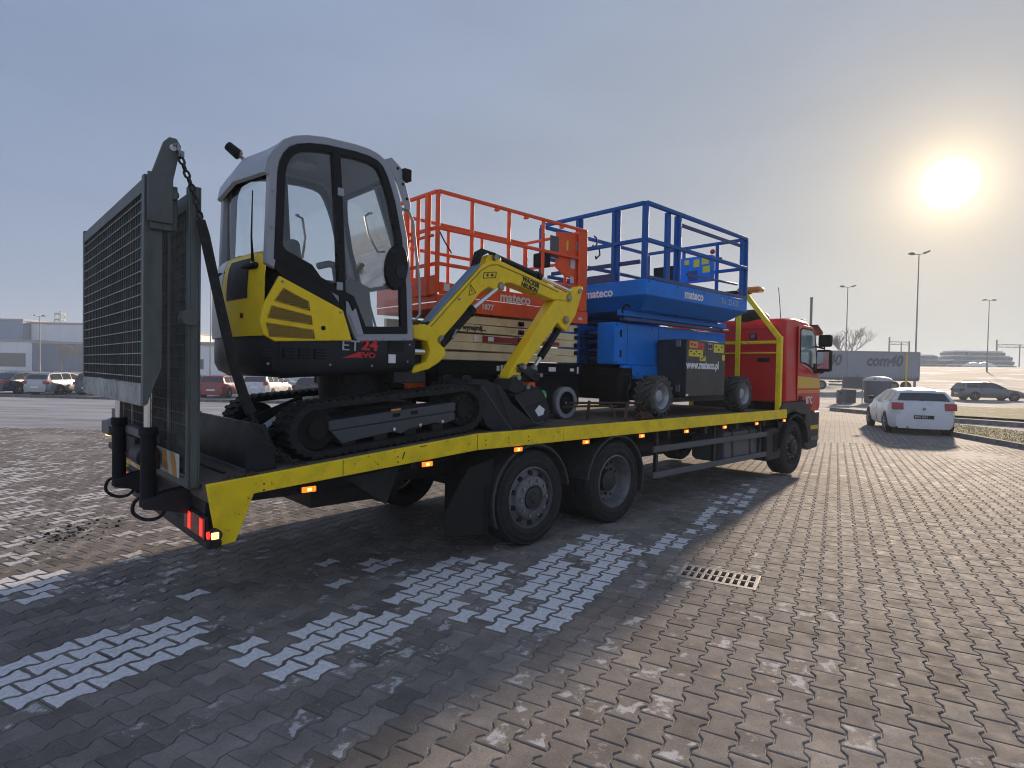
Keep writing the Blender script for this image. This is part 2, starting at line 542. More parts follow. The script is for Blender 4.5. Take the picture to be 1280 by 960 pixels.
class Thing:
    """an Empty at the thing's base; parts are given in the frame the thing is measured in"""
    def __init__(s, name, label, cat, loc, rotz=0.0, origin=(0, 0, 0), group=None):
        s.o = bpy.data.objects.new(name, None)
        COL.objects.link(s.o)
        s.o.empty_display_size = 0.2
        s.o.location = loc; s.o.rotation_euler = (0, 0, rotz)
        s.org = origin
        tag(s.o, label, cat, group)

    def part(s, name, mb, mats, parent=None, bevel=0.0, smooth=35, label=None, seg=2, kind=None):
        mats = mats if isinstance(mats, (list, tuple)) else [mats]
        if kind is None and name in TINY:
            kind = 'stuff'
        if kind is None:
            cl = mb.clusters()
            if len(cl) > 1:
                r = [s._one(name, mb.sub(c), mats, parent, bevel, smooth, label, seg, None) for c in cl]
                return r[0]
        return s._one(name, mb, mats, parent, bevel, smooth, label, seg, kind)

    def _one(s, name, mb, mats, parent, bevel, smooth, label, seg, kind):
        me = mb.mesh(name, [MT[m] if isinstance(m, str) else m for m in mats], s.org, smooth)
        o = link(name, me, parent or s.o)
        if bevel:
            add_bevel(o, bevel, seg)
        tag(o, label, kind=kind)
        return o

    def text(s, body, size, loc, xdir, ydir, m, parent=None, shear=0.0, offset=0.0, align='LEFT', xs=1.0, name='lettering', extrude=0.0015):
        cu = bpy.data.curves.new(name, 'FONT')
        cu.body = body; cu.size = size; cu.shear = shear; cu.offset = offset; cu.extrude = extrude
        cu.align_x = align; cu.resolution_u = 3
        cu.materials.append(MT[m])
        tmp = bpy.data.objects.new(name, cu)
        me = bpy.data.meshes.new_from_object(tmp)
        bpy.data.objects.remove(tmp); bpy.data.curves.remove(cu)
        me.name = name
        o = link(name, me, parent or s.o)
        X = Vector(xdir).normalized(); Y = Vector(ydir).normalized(); Z = X.cross(Y)
        mm = Matrix.Identity(4)
        for i in range(3):
            mm[i][0], mm[i][1], mm[i][2] = X[i] * xs, Y[i], Z[i]
            mm[i][3] = loc[i] - s.org[i]
        o.matrix_local = mm
        return o


def copy_tree(o, parent=None):
    c = o.copy()
    COL.objects.link(c)
    if parent is not None:
        c.parent = parent
    for ch in list(o.children):
        copy_tree(ch, c)
    return c


# the lorry's own frame: u forward, v towards its far side, w up
YAW = 0.810
TD = (math.sin(YAW), math.cos(YAW))
TN = (-math.cos(YAW), math.sin(YAW))
TO = (0.21, 5.526)
TROT = math.pi / 2 - YAW


def TW(u, v, w):
    return (TO[0] + u * TD[0] + v * TN[0], TO[1] + u * TD[1] + v * TN[1], w)


def truck_thing(name, label, cat, u, v, w, group=None):
    return Thing(name, label, cat, TW(u, v, w), TROT, (u, v, w), group)


def deck_w(u):
    return 1.075 if u > -0.71 else 1.075 + (u + 0.71) * 0.0845


NEAR_X, NEAR_Y = (1, 0, 0), (0, 0, 1)     # lettering on faces that look to the lorry's near side
REAR_X, REAR_Y = (0, -1, 0), (0, 0, 1)    # lettering on faces that look backwards

# ================================================================ ground
def sstep(a, b, x):
    t = min(max((x - a) / (b - a), 0.0), 1.0)
    return t * t * (3 - 2 * t)


def zg(x, y):
    """height of the land: paved yard nearly level, car park a little lower, field rising to the stock yard"""
    r = math.hypot(x, y)
    az = math.degrees(math.atan2(x, y)) if r > 1e-6 else 0
    z = -0.10 * sstep(9, 18, r)
    z += -0.37 * sstep(18, 40, y) * sstep(8, -6, x)
    z += 4.75 * sstep(50, 190, r) * sstep(20, 33, az) * sstep(115, 90, az)
    return z


def sheet_poly(name, poly, step, dz, m, kind='structure', hole=None):
    bm = bmesh.new()
    vs_ = [bm.verts.new((x, y, 0)) for x, y in poly]
    bm.faces.new(vs_)
    xs = [p[0] for p in poly]; ys = [p[1] for p in poly]
    for lo, hi, no in ((min(xs), max(xs), (1, 0, 0)), (min(ys), max(ys), (0, 1, 0))):
        k = math.floor(lo / step) * step + step
        while k < hi:
            bmesh.ops.bisect_plane(bm, geom=bm.verts[:] + bm.edges[:] + bm.faces[:], plane_co=(k * no[0], k * no[1], 0), plane_no=no, dist=1e-5)
            k += step
    if hole:
        (hx, hy), ha, hb = hole
        for no, c, e in ((ET, hx * ET[0] + hy * ET[1], ha), (ES, hx * ES[0] + hy * ES[1], hb)):
            for sg in (-1, 1):
                d = c + sg * e
                bmesh.ops.bisect_plane(bm, geom=bm.verts[:] + bm.edges[:] + bm.faces[:], plane_co=(no[0] * d, no[1] * d, 0), plane_no=(no[0], no[1], 0), dist=1e-6)
        kill = []
        for f in bm.faces:
            q = f.calc_center_median()
            if abs((q.x - hx) * ET[0] + (q.y - hy) * ET[1]) < ha and abs((q.x - hx) * ES[0] + (q.y - hy) * ES[1]) < hb:
                kill.append(f)
        bmesh.ops.delete(bm, geom=kill, context='FACES')
    for v in bm.verts:
        v.co.z = zg(v.co.x, v.co.y) + dz
    for f in bm.faces:
        f.normal_update()
        if f.normal.z < 0:
            f.normal_flip()
    me = bpy.data.meshes.new(name)
    bm.to_mesh(me); bm.free()
    me.materials.append(m)
    me.polygons.foreach_set('use_smooth', [True] * len(me.polygons))
    o = link(name, me)
    tag(o, kind=kind)
    return o


def ground_mat(name, c1, c2, c3, s1, s2, t0=0.5, t1=0.62, rough=0.9, bump=0.3, bs=30, frost_sc=0.25):
    m, nt, b = nodes(name)
    N, L = nt.nodes, nt.links
    tc = N.new('ShaderNodeTexCoord')
    n1 = N.new('ShaderNodeTexNoise'); n1.inputs['Scale'].default_value = s1; n1.inputs['Detail'].default_value = 8
    n1.inputs['Roughness'].default_value = 0.65
    n2 = N.new('ShaderNodeTexNoise'); n2.inputs['Scale'].default_value = s2; n2.inputs['Detail'].default_value = 7
    n2.inputs['Roughness'].default_value = 0.7
    L.new(tc.outputs['Object'], n1.inputs[0]); L.new(tc.outputs['Object'], n2.inputs[0])
    mx = N.new('ShaderNodeMix'); mx.data_type = 'RGBA'
    r1 = N.new('ShaderNodeMapRange'); L.new(n1.outputs['Fac'], r1.inputs['Value'])
    r1.inputs['From Min'].default_value = 0.35; r1.inputs['From Max'].default_value = 0.65
    L.new(r1.outputs[0], mx.inputs['Factor'])
    mx.inputs['A'].default_value = (*c1, 1); mx.inputs['B'].default_value = (*c2, 1)
    r2 = N.new('ShaderNodeMapRange'); L.new(n2.outputs['Fac'], r2.inputs['Value'])
    r2.inputs['From Min'].default_value = t0; r2.inputs['From Max'].default_value = t1
    m2 = N.new('ShaderNodeMix'); m2.data_type = 'RGBA'
    L.new(r2.outputs[0], m2.inputs['Factor']); L.new(mx.outputs['Result'], m2.inputs['A']); m2.inputs['B'].default_value = (*c3, 1)
    L.new(m2.outputs['Result'], b.inputs['Base Color'])
    b.inputs['Roughness'].default_value = rough
    b.inputs['Specular IOR Level'].default_value = 0.3
    n3 = N.new('ShaderNodeTexNoise'); n3.inputs['Scale'].default_value = bs; n3.inputs['Detail'].default_value = 6
    L.new(tc.outputs['Object'], n3.inputs[0])
    bp = N.new('ShaderNodeBump'); bp.inputs['Strength'].default_value = bump; bp.inputs['Distance'].default_value = 0.03
    L.new(n3.outputs['Fac'], bp.inputs['Height']); L.new(bp.outputs[0], b.inputs['Normal'])
    return m


COURSE_AZ = R(28.7)
ES = (math.sin(COURSE_AZ), math.cos(COURSE_AZ))
ET = (math.cos(COURSE_AZ), -math.sin(COURSE_AZ))
PL, PW, PA, PG = 0.20, 0.1426, 0.0135, 0.0028


def paver_mat():
    m, nt, b = nodes('paver_concrete')
    N, L = nt.nodes, nt.links

    def attr(nm):
        g = N.new('ShaderNodeAttribute'); g.attribute_type = 'GEOMETRY'; g.attribute_name = nm
        o = N.new('ShaderNodeAttribute'); o.attribute_type = 'OBJECT'; o.attribute_name = nm
        a = N.new('ShaderNodeMath'); a.operation = 'ADD'
        L.new(g.outputs['Fac'], a.inputs[0]); L.new(o.outputs['Fac'], a.inputs[1])
        return a.outputs[0]
    tone, frost = attr('tone'), attr('frost')
    geo = N.new('ShaderNodeNewGeometry')
    pos = geo.outputs['Position']

    def noise(sc, det=6, rough=0.6):
        n = N.new('ShaderNodeTexNoise'); n.inputs['Scale'].default_value = sc; n.inputs['Detail'].default_value = det
        n.inputs['Roughness'].default_value = rough
        L.new(pos, n.inputs['Vector'])
        return n.outputs['Fac']

    def mr(x, a, bb, c, d, smooth=False):
        n = N.new('ShaderNodeMapRange')
        if smooth:
            n.interpolation_type = 'SMOOTHSTEP'
        L.new(x, n.inputs['Value'])
        for k, q in zip(('From Min', 'From Max', 'To Min', 'To Max'), (a, bb, c, d)):
            n.inputs[k].default_value = q
        return n.outputs[0]

    def mth(op, x, y):
        n = N.new('ShaderNodeMath'); n.operation = op
        for k, q in enumerate((x, y)):
            if isinstance(q, (int, float)):
                n.inputs[k].default_value = q
            else:
                L.new(q, n.inputs[k])
        return n.outputs[0]
    ramp = N.new('ShaderNodeValToRGB')
    L.new(tone, ramp.inputs[0])
    e = ramp.color_ramp.elements
    e[0].position = 0; e[0].color = (0.150, 0.129, 0.114, 1)
    e[1].position = 1; e[1].color = (0.285, 0.252, 0.222, 1)
    q = e.new(0.5); q.color = (0.217, 0.190, 0.167, 1)
    blot = mr(noise(5.0, 8, 0.7), 0.3, 0.7, 0.72, 1.22)
    grain = mth('MULTIPLY', mr(noise(240.0, 3), 0.3, 0.7, 0.82, 1.16), mr(noise(85.0, 4, 0.7), 0.3, 0.7, 0.80, 1.18))
    big = mth('MULTIPLY', mr(noise(0.45, 4), 0.3, 0.7, 0.82, 1.15), mr(noise(1.3, 9, 0.72), 0.55, 0.72, 1.0, 0.66))
    sc = N.new('ShaderNodeVectorMath'); sc.operation = 'SCALE'
    L.new(ramp.outputs[0], sc.inputs[0]); L.new(mth('MULTIPLY', mth('MULTIPLY', blot, grain), big), sc.inputs['Scale'])
    cg = N.new('ShaderNodeAttribute'); cg.attribute_type = 'GEOMETRY'; cg.attribute_name = 'core'
    rim = mr(cg.outputs['Fac'], 0.0, 1.0, -0.75, 0.0)
    fm = mr(mth('ADD', mth('ADD', frost, rim), mr(noise(11.0, 6, 0.62), 0.25, 0.75, -0.42, 0.42)), 0.46, 0.64, 0.0, 1.0, True)
    thin = mth('MULTIPLY', mr(noise(38.0, 7, 0.72), 0.3, 0.65, 0.50, 1.0), mr(frost, 0.35, 0.9, 0.45, 1.0))
    mx = N.new('ShaderNodeMix'); mx.data_type = 'RGBA'
    L.new(mth('MULTIPLY', fm, thin), mx.inputs['Factor']); L.new(sc.outputs[0], mx.inputs['A'])
    mx.inputs['B'].default_value = (0.80, 0.79, 0.79, 1)
    L.new(mx.outputs['Result'], b.inputs['Base Color'])
    L.new(mr(noise(9.0, 5), 0.3, 0.7, 0.75, 0.95), b.inputs['Roughness'])
    b.inputs['Specular IOR Level'].default_value = 0.22
    bp = N.new('ShaderNodeBump'); bp.inputs['Strength'].default_value = 0.35; bp.inputs['Distance'].default_value = 0.004
    L.new(mth('ADD', mth('MULTIPLY', noise(150.0, 5, 0.7), 1.0), mth('MULTIPLY', noise(20.0, 4), 1.2)), bp.inputs['Height'])
    L.new(bp.outputs[0], b.inputs['Normal'])
    return m


def bed_mat():
    """sand in the joints near by; farther off the courses themselves, too fine to build"""
    m, nt, b = nodes('paving_far')
    N, L = nt.nodes, nt.links
    geo = N.new('ShaderNodeNewGeometry')
    mp = N.new('ShaderNodeMapping'); mp.vector_type = 'POINT'
    # texture x runs along the courses
    mp.inputs['Rotation'].default_value = (0, 0, -(math.pi / 2 - COURSE_AZ))
    L.new(geo.outputs['Position'], mp.inputs[0])
    br = N.new('ShaderNodeTexBrick')
    L.new(mp.outputs[0], br.inputs['Vector'])
    br.offset = 0.5
    br.inputs['Scale'].default_value = 1.0
    br.inputs['Brick Width'].default_value = PL; br.inputs['Row Height'].default_value = PW
    br.inputs['Mortar Size'].default_value = 0.0075; br.inputs['Mortar Smooth'].default_value = 0.3
    br.inputs['Color1'].default_value = (0.165, 0.144, 0.126, 1); br.inputs['Color2'].default_value = (0.240, 0.210, 0.184, 1)
    br.inputs['Mortar'].default_value = (0.05, 0.044, 0.038, 1)
    n1 = N.new('ShaderNodeTexNoise'); n1.inputs['Scale'].default_value = 0.5; n1.inputs['Detail'].default_value = 8
    L.new(geo.outputs['Position'], n1.inputs['Vector'])
    r1 = N.new('ShaderNodeMapRange'); L.new(n1.outputs['Fac'], r1.inputs['Value'])
    r1.inputs['From Min'].default_value = 0.3; r1.inputs['From Max'].default_value = 0.7
    r1.inputs['To Min'].default_value = 0.8; r1.inputs['To Max'].default_value = 1.2
    sc = N.new('ShaderNodeVectorMath'); sc.operation = 'SCALE'
    L.new(br.outputs['Color'], sc.inputs[0]); L.new(r1.outputs[0], sc.inputs['Scale'])
    # frost lying in streaks along the courses towards the car park
    m2 = N.new('ShaderNodeMapping'); m2.inputs['Rotation'].default_value = (0, 0, -(math.pi / 2 - COURSE_AZ)); m2.inputs['Scale'].default_value = (0.25, 1.4, 1)
    L.new(geo.outputs['Position'], m2.inputs[0])
    n2 = N.new('ShaderNodeTexNoise'); n2.inputs['Scale'].default_value = 0.8; n2.inputs['Detail'].default_value = 9; n2.inputs['Roughness'].default_value = 0.7
    L.new(m2.outputs[0], n2.inputs['Vector'])
    sx = N.new('ShaderNodeSeparateXYZ'); L.new(geo.outputs['Position'], sx.inputs[0])
    rx = N.new('ShaderNodeMapRange'); L.new(sx.outputs[0], rx.inputs['Value'])
    rx.inputs['From Min'].default_value = 2; rx.inputs['From Max'].default_value = -8
    rx.inputs['To Min'].default_value = -0.25; rx.inputs['To Max'].default_value = 0.06
    ad = N.new('ShaderNodeMath'); ad.operation = 'ADD'; L.new(n2.outputs['Fac'], ad.inputs[0]); L.new(rx.outputs[0], ad.inputs[1])
    r2 = N.new('ShaderNodeMapRange'); L.new(ad.outputs[0], r2.inputs['Value'])
    r2.inputs['From Min'].default_value = 0.38; r2.inputs['From Max'].default_value = 0.70; r2.inputs['To Max'].default_value = 0.75
    mx = N.new('ShaderNodeMix'); mx.data_type = 'RGBA'
    L.new(r2.outputs[0], mx.inputs['Factor']); L.new(sc.outputs[0], mx.inputs['A']); mx.inputs['B'].default_value = (0.50, 0.53, 0.60, 1)
    # joint sand where single pavers are built
    ax = N.new('ShaderNodeMath'); ax.operation = 'ABSOLUTE'; L.new(sx.outputs[0], ax.inputs[0])
    k1 = N.new('ShaderNodeMath'); k1.operation = 'MULTIPLY_ADD'; L.new(sx.outputs[1], k1.inputs[0]); k1.inputs[1].default_value = 0.95; k1.inputs[2].default_value = 2.3
    c1 = N.new('ShaderNodeMath'); c1.operation = 'LESS_THAN'; L.new(ax.outputs[0], c1.inputs[0]); L.new(k1.outputs[0], c1.inputs[1])
    c2 = N.new('ShaderNodeMath'); c2.operation = 'LESS_THAN'; L.new(sx.outputs[1], c2.inputs[0]); c2.inputs[1].default_value = PAVE_Y - 0.1
    c3 = N.new('ShaderNodeMath'); c3.operation = 'MULTIPLY'; L.new(c1.outputs[0], c3.inputs[0]); L.new(c2.outputs[0], c3.inputs[1])
    m3 = N.new('ShaderNodeMix'); m3.data_type = 'RGBA'
    L.new(c3.outputs[0], m3.inputs['Factor']); L.new(mx.outputs['Result'], m3.inputs['A']); m3.inputs['B'].default_value = (0.30, 0.275, 0.24, 1)
    L.new(m3.outputs['Result'], b.inputs['Base Color'])
    b.inputs['Roughness'].default_value = 0.85
    b.inputs['Specular IOR Level'].default_value = 0.22
    inv = N.new('ShaderNodeMath'); inv.operation = 'SUBTRACT'; inv.inputs[0].default_value = 1.0; L.new(br.outputs['Fac'], inv.inputs[1])
    bp = N.new('ShaderNodeBump'); bp.inputs['Strength'].default_value = 0.6; bp.inputs['Distance'].default_value = 0.008
    L.new(inv.outputs[0], bp.inputs['Height']); L.new(bp.outputs[0], b.inputs['Normal'])
    return m


PAVE_Y = 15.5
DRAIN_C = (1.71, 4.79)
DRAIN_L, DRAIN_S = 0.61, 0.37       # across the courses, along them
M_PAVER = paver_mat()
M_FIELD = ground_mat('frosty_field', (0.20, 0.165, 0.115), (0.30, 0.265, 0.21), (0.62, 0.61, 0.62), 0.09, 0.16, 0.50, 0.60, bs=2.0, bump=0.8)
M_ROAD = ground_mat('frosty_asphalt', (0.17, 0.16, 0.15), (0.24, 0.225, 0.21), (0.50, 0.49, 0.50), 0.35, 0.30, 0.52, 0.66, bs=40, bump=0.2)
M_LOT = ground_mat('car_park_asphalt', (0.14, 0.14, 0.145), (0.20, 0.20, 0.205), (0.52, 0.53, 0.56), 0.4, 0.35, 0.50, 0.62, bs=40, bump=0.2)
M_GRASS = ground_mat('winter_grass', (0.15, 0.14, 0.045), (0.23, 0.205, 0.085), (0.55, 0.55, 0.55), 2.0, 0.9, 0.57, 0.66, bs=45, bump=1.0)
M_KERB = ground_mat('kerb_concrete', (0.12, 0.11, 0.105), (0.20, 0.185, 0.175), (0.34, 0.33, 0.33), 3.0, 1.2, 0.56, 0.66, bs=80, bump=0.3)

# terrain out to the horizon
mb = MB()
rad = [0.5, 3, 6, 10, 14, 18, 23, 28, 34, 40, 46, 53, 60, 70, 82, 96, 112, 130, 150, 170, 190, 230, 320, 500, 900]
NA = 120
for r in rad:
    for k in range(NA):
        t = 2 * math.pi * k / NA
        x, y = r * math.sin(t), r * math.cos(t)
        mb.v.append((x, y, zg(x, y) - 0.06 - 0.8 * sstep(30, 22, r)))
for i in range(len(rad) - 1):
    for k in range(NA):
        l = (k + 1) % NA
        mb.f.append((i * NA + k, i * NA + l, (i + 1) * NA + l, (i + 1) * NA + k)); mb.m.append(0)
me = mb.mesh('terrain', [M_FIELD], smooth=0, recalc=True)
me.polygons.foreach_set('use_smooth', [True] * len(me.polygons))
tag(link('terrain', me), kind='structure')

paving = sheet_poly('paving', [(-75, -10), (10.5, -10), (11.9, 8), (12.95, 14.8), (13.6, 18.4), (15.2, 24), (17.4, 29.3), (16.7, 30.3),
                               (0, 31.2), (-14.4, 31.6), (-29.3, 33.9), (-75, 41)], 3.0, -0.0075, bed_mat(), hole=(DRAIN_C, DRAIN_L / 2 - 0.012, DRAIN_S / 2 - 0.012))
sheet_poly('road', [(0, 31.2), (16.7, 30.3), (17.4, 29.3), (15.2, 24), (13.6, 18.4), (12.95, 14.8), (11.9, 8), (30, 4), (52, 40), (60, 52), (24, 60), (0, 60)], 3.0, -0.02, M_ROAD)
sheet_poly('car_park', [(-80, 42.3), (-29.3, 34.6), (-14.4, 32.3), (-0.1, 31.9), (-0.1, 60), (-80, 66)], 3.0, -0.02, M_LOT)

# --- single pavers
FROST = {
    'A': [(-2.31, 2.59), (-2.05, 2.78), (-1.82, 3.38), (-1.77, 3.61), (-2.37, 3.82), (-2.58, 3.47), (-2.84, 3.17)],
    'A2': [(-3.96, 4.42), (-3.71, 4.62), (-3.47, 4.54), (-3.20, 4.07), (-3.54, 3.95)],
    'B': [(-1.41, 3.17), (-1.11, 3.05), (-0.93, 3.27), (-0.64, 3.70), (-0.50, 3.95), (-0.40, 4.09), (-0.28, 3.90), (-0.06, 3.75), (0.24, 3.65), (0.42, 3.86), (0.68, 4.37), (0.86, 4.72), (1.23, 5.38), (1.21, 5.63),
          (0.88, 6.03), (0.31, 5.32), (0.15, 4.88), (-0.31, 5.17), (-0.53, 5.27), (-0.62, 4.84), (-0.81, 4.46), (-1.02, 4.06), (-1.33, 3.56)],
    'E': [(1.27, 5.38), (2.83, 7.94), (4.45, 10.02), (2.89, 7.25), (1.44, 5.22)],
    'C1': [(-2.48, 3.93), (-2.39, 4.03), (-2.19, 3.76), (-2.34, 3.71)],
    'C2': [(-2.46, 4.29), (-2.29, 4.36), (-2.19, 4.14), (-2.39, 4.16)],
    'C3': [(-2.22, 3.80), (-2.08, 3.90), (-1.83, 3.77), (-1.68, 3.46), (-1.89, 3.42)],
    'C4': [(-1.77, 3.57), (-1.52, 3.66), (-1.37, 3.30), (-1.63, 3.29)],
    'C5': [(-1.71, 4.12), (-1.52, 4.36), (-1.39, 4.72), (-1.31, 4.92), (-1.61, 5.00), (-1.75, 4.35)],
    'C6': [(-1.28, 4.37), (-0.91, 4.94), (-1.09, 5.14), (-1.39, 4.72)],
    'D1': [(-4.04, 4.51), (-4.51, 5.40), (-4.96, 6.46), (-5.67, 8.03), (-4.94, 7.35), (-4.39, 5.90), (-4.10, 5.08), (-3.84, 4.34)],
    'D2': [(-6.21, 6.95), (-6.25, 8.11), (-5.14, 6.44), (-4.97, 5.57)],
    'D3': [(-7.78, 8.71), (-7.83, 10.34), (-6.66, 8.50), (-6.80, 7.61)],
}
PALE_LINES = (((5.01, 10.08), (6.43, 9.34)), ((6.65, 11.63), (7.91, 10.39)))


def seg_dist(x, y, a, b):
    dx, dy = b[0] - a[0], b[1] - a[1]
    t = min(max(((x - a[0]) * dx + (y - a[1]) * dy) / (dx * dx + dy * dy), 0), 1)
    return math.hypot(x - a[0] - dx * t, y - a[1] - dy * t)


def in_poly(x, y, poly):
    c = False
    n = len(poly)
    for i in range(n):
        x1, y1 = poly[i]; x2, y2 = poly[i - 1]
        if (y1 > y) != (y2 > y) and x < (x2 - x1) * (y - y1) / (y2 - y1) + x1:
            c = not c
    return c


def frost_at(x, y, rnd):
    f = 0.0
    for k, poly in FROST.items():
        if in_poly(x, y, poly):
            g = rnd.random()
            if k in ('C5', 'C6', 'E'):
                f = max(f, 0.80 if g < 0.45 else 0.40)
            elif k[0] == 'C':
                f = max(f, 0.95 if g < 0.65 else 0.40)
            elif k[0] == 'D':
                f = max(f, 0.66 if g < 0.60 else 0.42)
            else:
                f = max(f, 1.0 if g < 0.86 else 0.45)
    if any(seg_dist(x, y, *l) < 0.055 for l in PALE_LINES):
        f = 0.62
    if f == 0.0:
        g = rnd.random()
        if -1.2 < x < 2.3 and 2.5 < y < 5.6:           # melting blotches along the edge of the shade
            f = 0.48 if g < 0.20 else (0.34 if g < 0.5 else 0.0)
        elif x < -2.5 and y > 4:
            f = 0.46 if g < 0.42 else (0.62 if g < 0.54 else 0.25)
        elif x < 0.5 and y < 5.5:
            f = 0.42 if g < 0.06 else 0.0
        else:
            f = 0.40 if g < 0.10 else 0.0
    return f


hl = PL / 2 - PG
he, hw = PW / 2 + PA - PG, PW / 2 - PA - PG
OUT = [(-hl, -he), (-0.068, -he), (-0.034, -hw), (0.034, -hw), (0.068, -he), (hl, -he), (hl, he), (0.068, he), (0.034, hw), (-0.034, hw), (-0.068, he), (-hl, he)]
INN = offset_poly(OUT, 0.0045)


def clip(poly, nx, ny, d):
    out = []
    n = len(poly)
    for i in range(n):
        a, b = poly[i], poly[(i + 1) % n]
        da, db = a[0] * nx + a[1] * ny - d, b[0] * nx + b[1] * ny - d
        if da >= 0:
            out.append(a)
        if da * db < 0:
            t = da / (da - db)
            out.append((a[0] + (b[0] - a[0]) * t, a[1] + (b[1] - a[1]) * t))
    return out


def parea(p):
    return abs(sum(p[i][0] * p[(i + 1) % len(p)][1] - p[(i + 1) % len(p)][0] * p[i][1] for i in range(len(p)))) / 2 if len(p) > 2 else 0


def paver_mesh(poly, ext):
    inn = offset_poly(poly, 0.0045)
    n = len(poly)
    core = offset_poly(poly, 0.0150)
    vs_ = [(x, y, 0.0004) for x, y in core] + [(x, y, 0.0) for x, y in inn] + [(x, y, -0.005) for x, y in poly]
    q = lambda a: [(a * n + i, (a + 1) * n + i, (a + 1) * n + (i + 1) % n, a * n + (i + 1) % n) for i in range(n)]
    fs = [tuple(range(n))] + q(0) + q(1)
    if ext:
        vs_ += [(x, y, -0.022) for x, y in poly]
        fs += q(2)
    return vs_, fs


def core_attr(me, n, vals=None):
    a = me.attributes.new('core', 'FLOAT', 'POINT')
    a.data.foreach_set('value', vals or [1.0 if i < n else 0.0 for i in range(len(me.vertices))])


rnd = random.Random(3)
dcs = DRAIN_C[0] * ES[0] + DRAIN_C[1] * ES[1]
dct = DRAIN_C[0] * ET[0] + DRAIN_C[1] * ET[1]
cells = []
for it in range(-140, 160):
    for js in range(-60, 130):
        s_ = (js + 0.5 * (it % 2)) * PL
        t_ = it * PW
        x = s_ * ES[0] + t_ * ET[0]; y = s_ * ES[1] + t_ * ET[1]
        if y < 0.6 or y > PAVE_Y or abs(x) > 0.95 * y + 2.3:
            continue
        if x > 12.0 + (y - 8) * 0.13:
            continue
        cells.append((s_, t_, x, y))


def seen(x, y):
    return y > 2.55 and abs(x) < 0.88 * y


order = sorted(range(len(cells)), key=lambda i: (not seen(cells[i][2], cells[i][3]), math.hypot(cells[i][2], cells[i][3])))
single = set(order[:300])
full_v, full_f = paver_mesh(OUT, True)
near_me = bpy.data.meshes.new('paver')
_n = len(OUT)
rot_local = [(x * ES[0] + y * ET[0], x * ES[1] + y * ET[1]) for x, y in OUT]


def to_world(vs_):
    return [(x * ES[0] + y * ET[0], x * ES[1] + y * ET[1], z) for x, y, z in vs_]


near_me.from_pydata(to_world(full_v), [], [tuple(reversed(f)) for f in full_f])
near_me.materials.append(M_PAVER)
core_attr(near_me, len(OUT))
V_, F_, TN_, FR_, CO_ = [], [], [], [], []
low_v, low_f = paver_mesh(OUT, False)
for i, (s_, t_, x, y) in enumerate(cells):
    tone = min(max(rnd.gauss(0.5, 0.2), 0), 1)
    fr = frost_at(x, y, rnd)
    tx, ty, dz = rnd.gauss(0, 0.004), rnd.gauss(0, 0.004), rnd.gauss(0, 0.0009)
    ds, dt = abs(s_ - dcs), abs(t_ - dct)
    over = ds < DRAIN_S / 2 + hl + 0.004 and dt < DRAIN_L / 2 + he + 0.004
    z0 = zg(x, y) + dz
    if i in single and not over:
        o = link('paver', near_me, paving)
        o.location = (x, y, z0)
        o.rotation_euler = (tx, ty, 0 if rnd.random() < 0.5 else math.pi)
        o['tone'] = tone; o['frost'] = fr
        continue
    vs_, fs = (low_v, low_f) if y > 8 else (full_v, full_f)
    if over:
        best = []
        for nx, ny, d in ((1, 0, dcs + DRAIN_S / 2 + 0.003 - s_), (-1, 0, -(dcs - DRAIN_S / 2 - 0.003 - s_)), (0, 1, dct + DRAIN_L / 2 + 0.003 - t_), (0, -1, -(dct - DRAIN_L / 2 - 0.003 - t_))):
            p = clip(OUT, nx, ny, d)
            if parea(p) > parea(best):
                best = p
        if parea(best) < 0.0006:
            continue
        # drop points that nearly coincide
        q = []
        for p in best:
            if not q or math.hypot(p[0] - q[-1][0], p[1] - q[-1][1]) > 0.004:
                q.append(p)
        if len(q) < 3:
            continue
        vs_, fs = paver_mesh(q, True)
    o_ = len(V_)
    for (px, py, pz) in to_world(vs_):
        V_.append((x + px, y + py, z0 + pz + px * ty + py * tx))
    F_.extend(tuple(k + o_ for k in reversed(f)) for f in fs)
    TN_.extend([tone] * len(vs_)); FR_.extend([fr] * len(vs_)); nn_ = len(fs[0]); CO_.extend([1.0] * nn_ + [0.0] * (len(vs_) - nn_))
me = bpy.data.meshes.new('laid_pavers')
me.from_pydata(V_, [], F_)
me.materials.append(M_PAVER)
for nm, data in (('tone', TN_), ('frost', FR_), ('core', CO_)):
    a = me.attributes.new(nm, 'FLOAT', 'POINT')
    a.data.foreach_set('value', data)
o = link('laid_pavers', me, paving)
tag(o, kind='stuff')


# --- kerbs, verges
def kerb(name, pts, w=0.15, h=0.12, L=1.0, m=None, z0=0.0):
    m = m or M_KERB
    first = Vector((*pts[0], 0))
    root = link(name, None)
    root.location = (pts[0][0], pts[0][1], zg(*pts[0]))
    tag(root, kind='structure')
    b = MB().box((0.004, -w / 2, -0.2), (L - 0.004, w / 2, h))
    me_ = b.mesh('kerb_stone', [m])
    for a, c in zip(pts, pts[1:]):
        d = Vector((c[0] - a[0], c[1] - a[1])); n = max(1, round(d.length / L))
        for k in range(n):
            p = Vector(a) + d * (k / n)
            o = link('kerb_stone', me_, root)
            o.location = (p.x - pts[0][0], p.y - pts[0][1], zg(p.x, p.y) - zg(*pts[0]) + z0)
            o.rotation_euler = (0, 0, math.atan2(d.y, d.x)); o.scale = (d.length / n / L, 1, 1)
    return root


def verge(name, poly, dz=0.09, n_blades=0):
    o = sheet_poly(name, poly, 1.0, dz, M_GRASS)
    return o


def line_ext(a, b, ea, eb):
    d = Vector(b) - Vector(a)
    return (tuple(Vector(a) - d * ea), tuple(Vector(b) + d * eb))


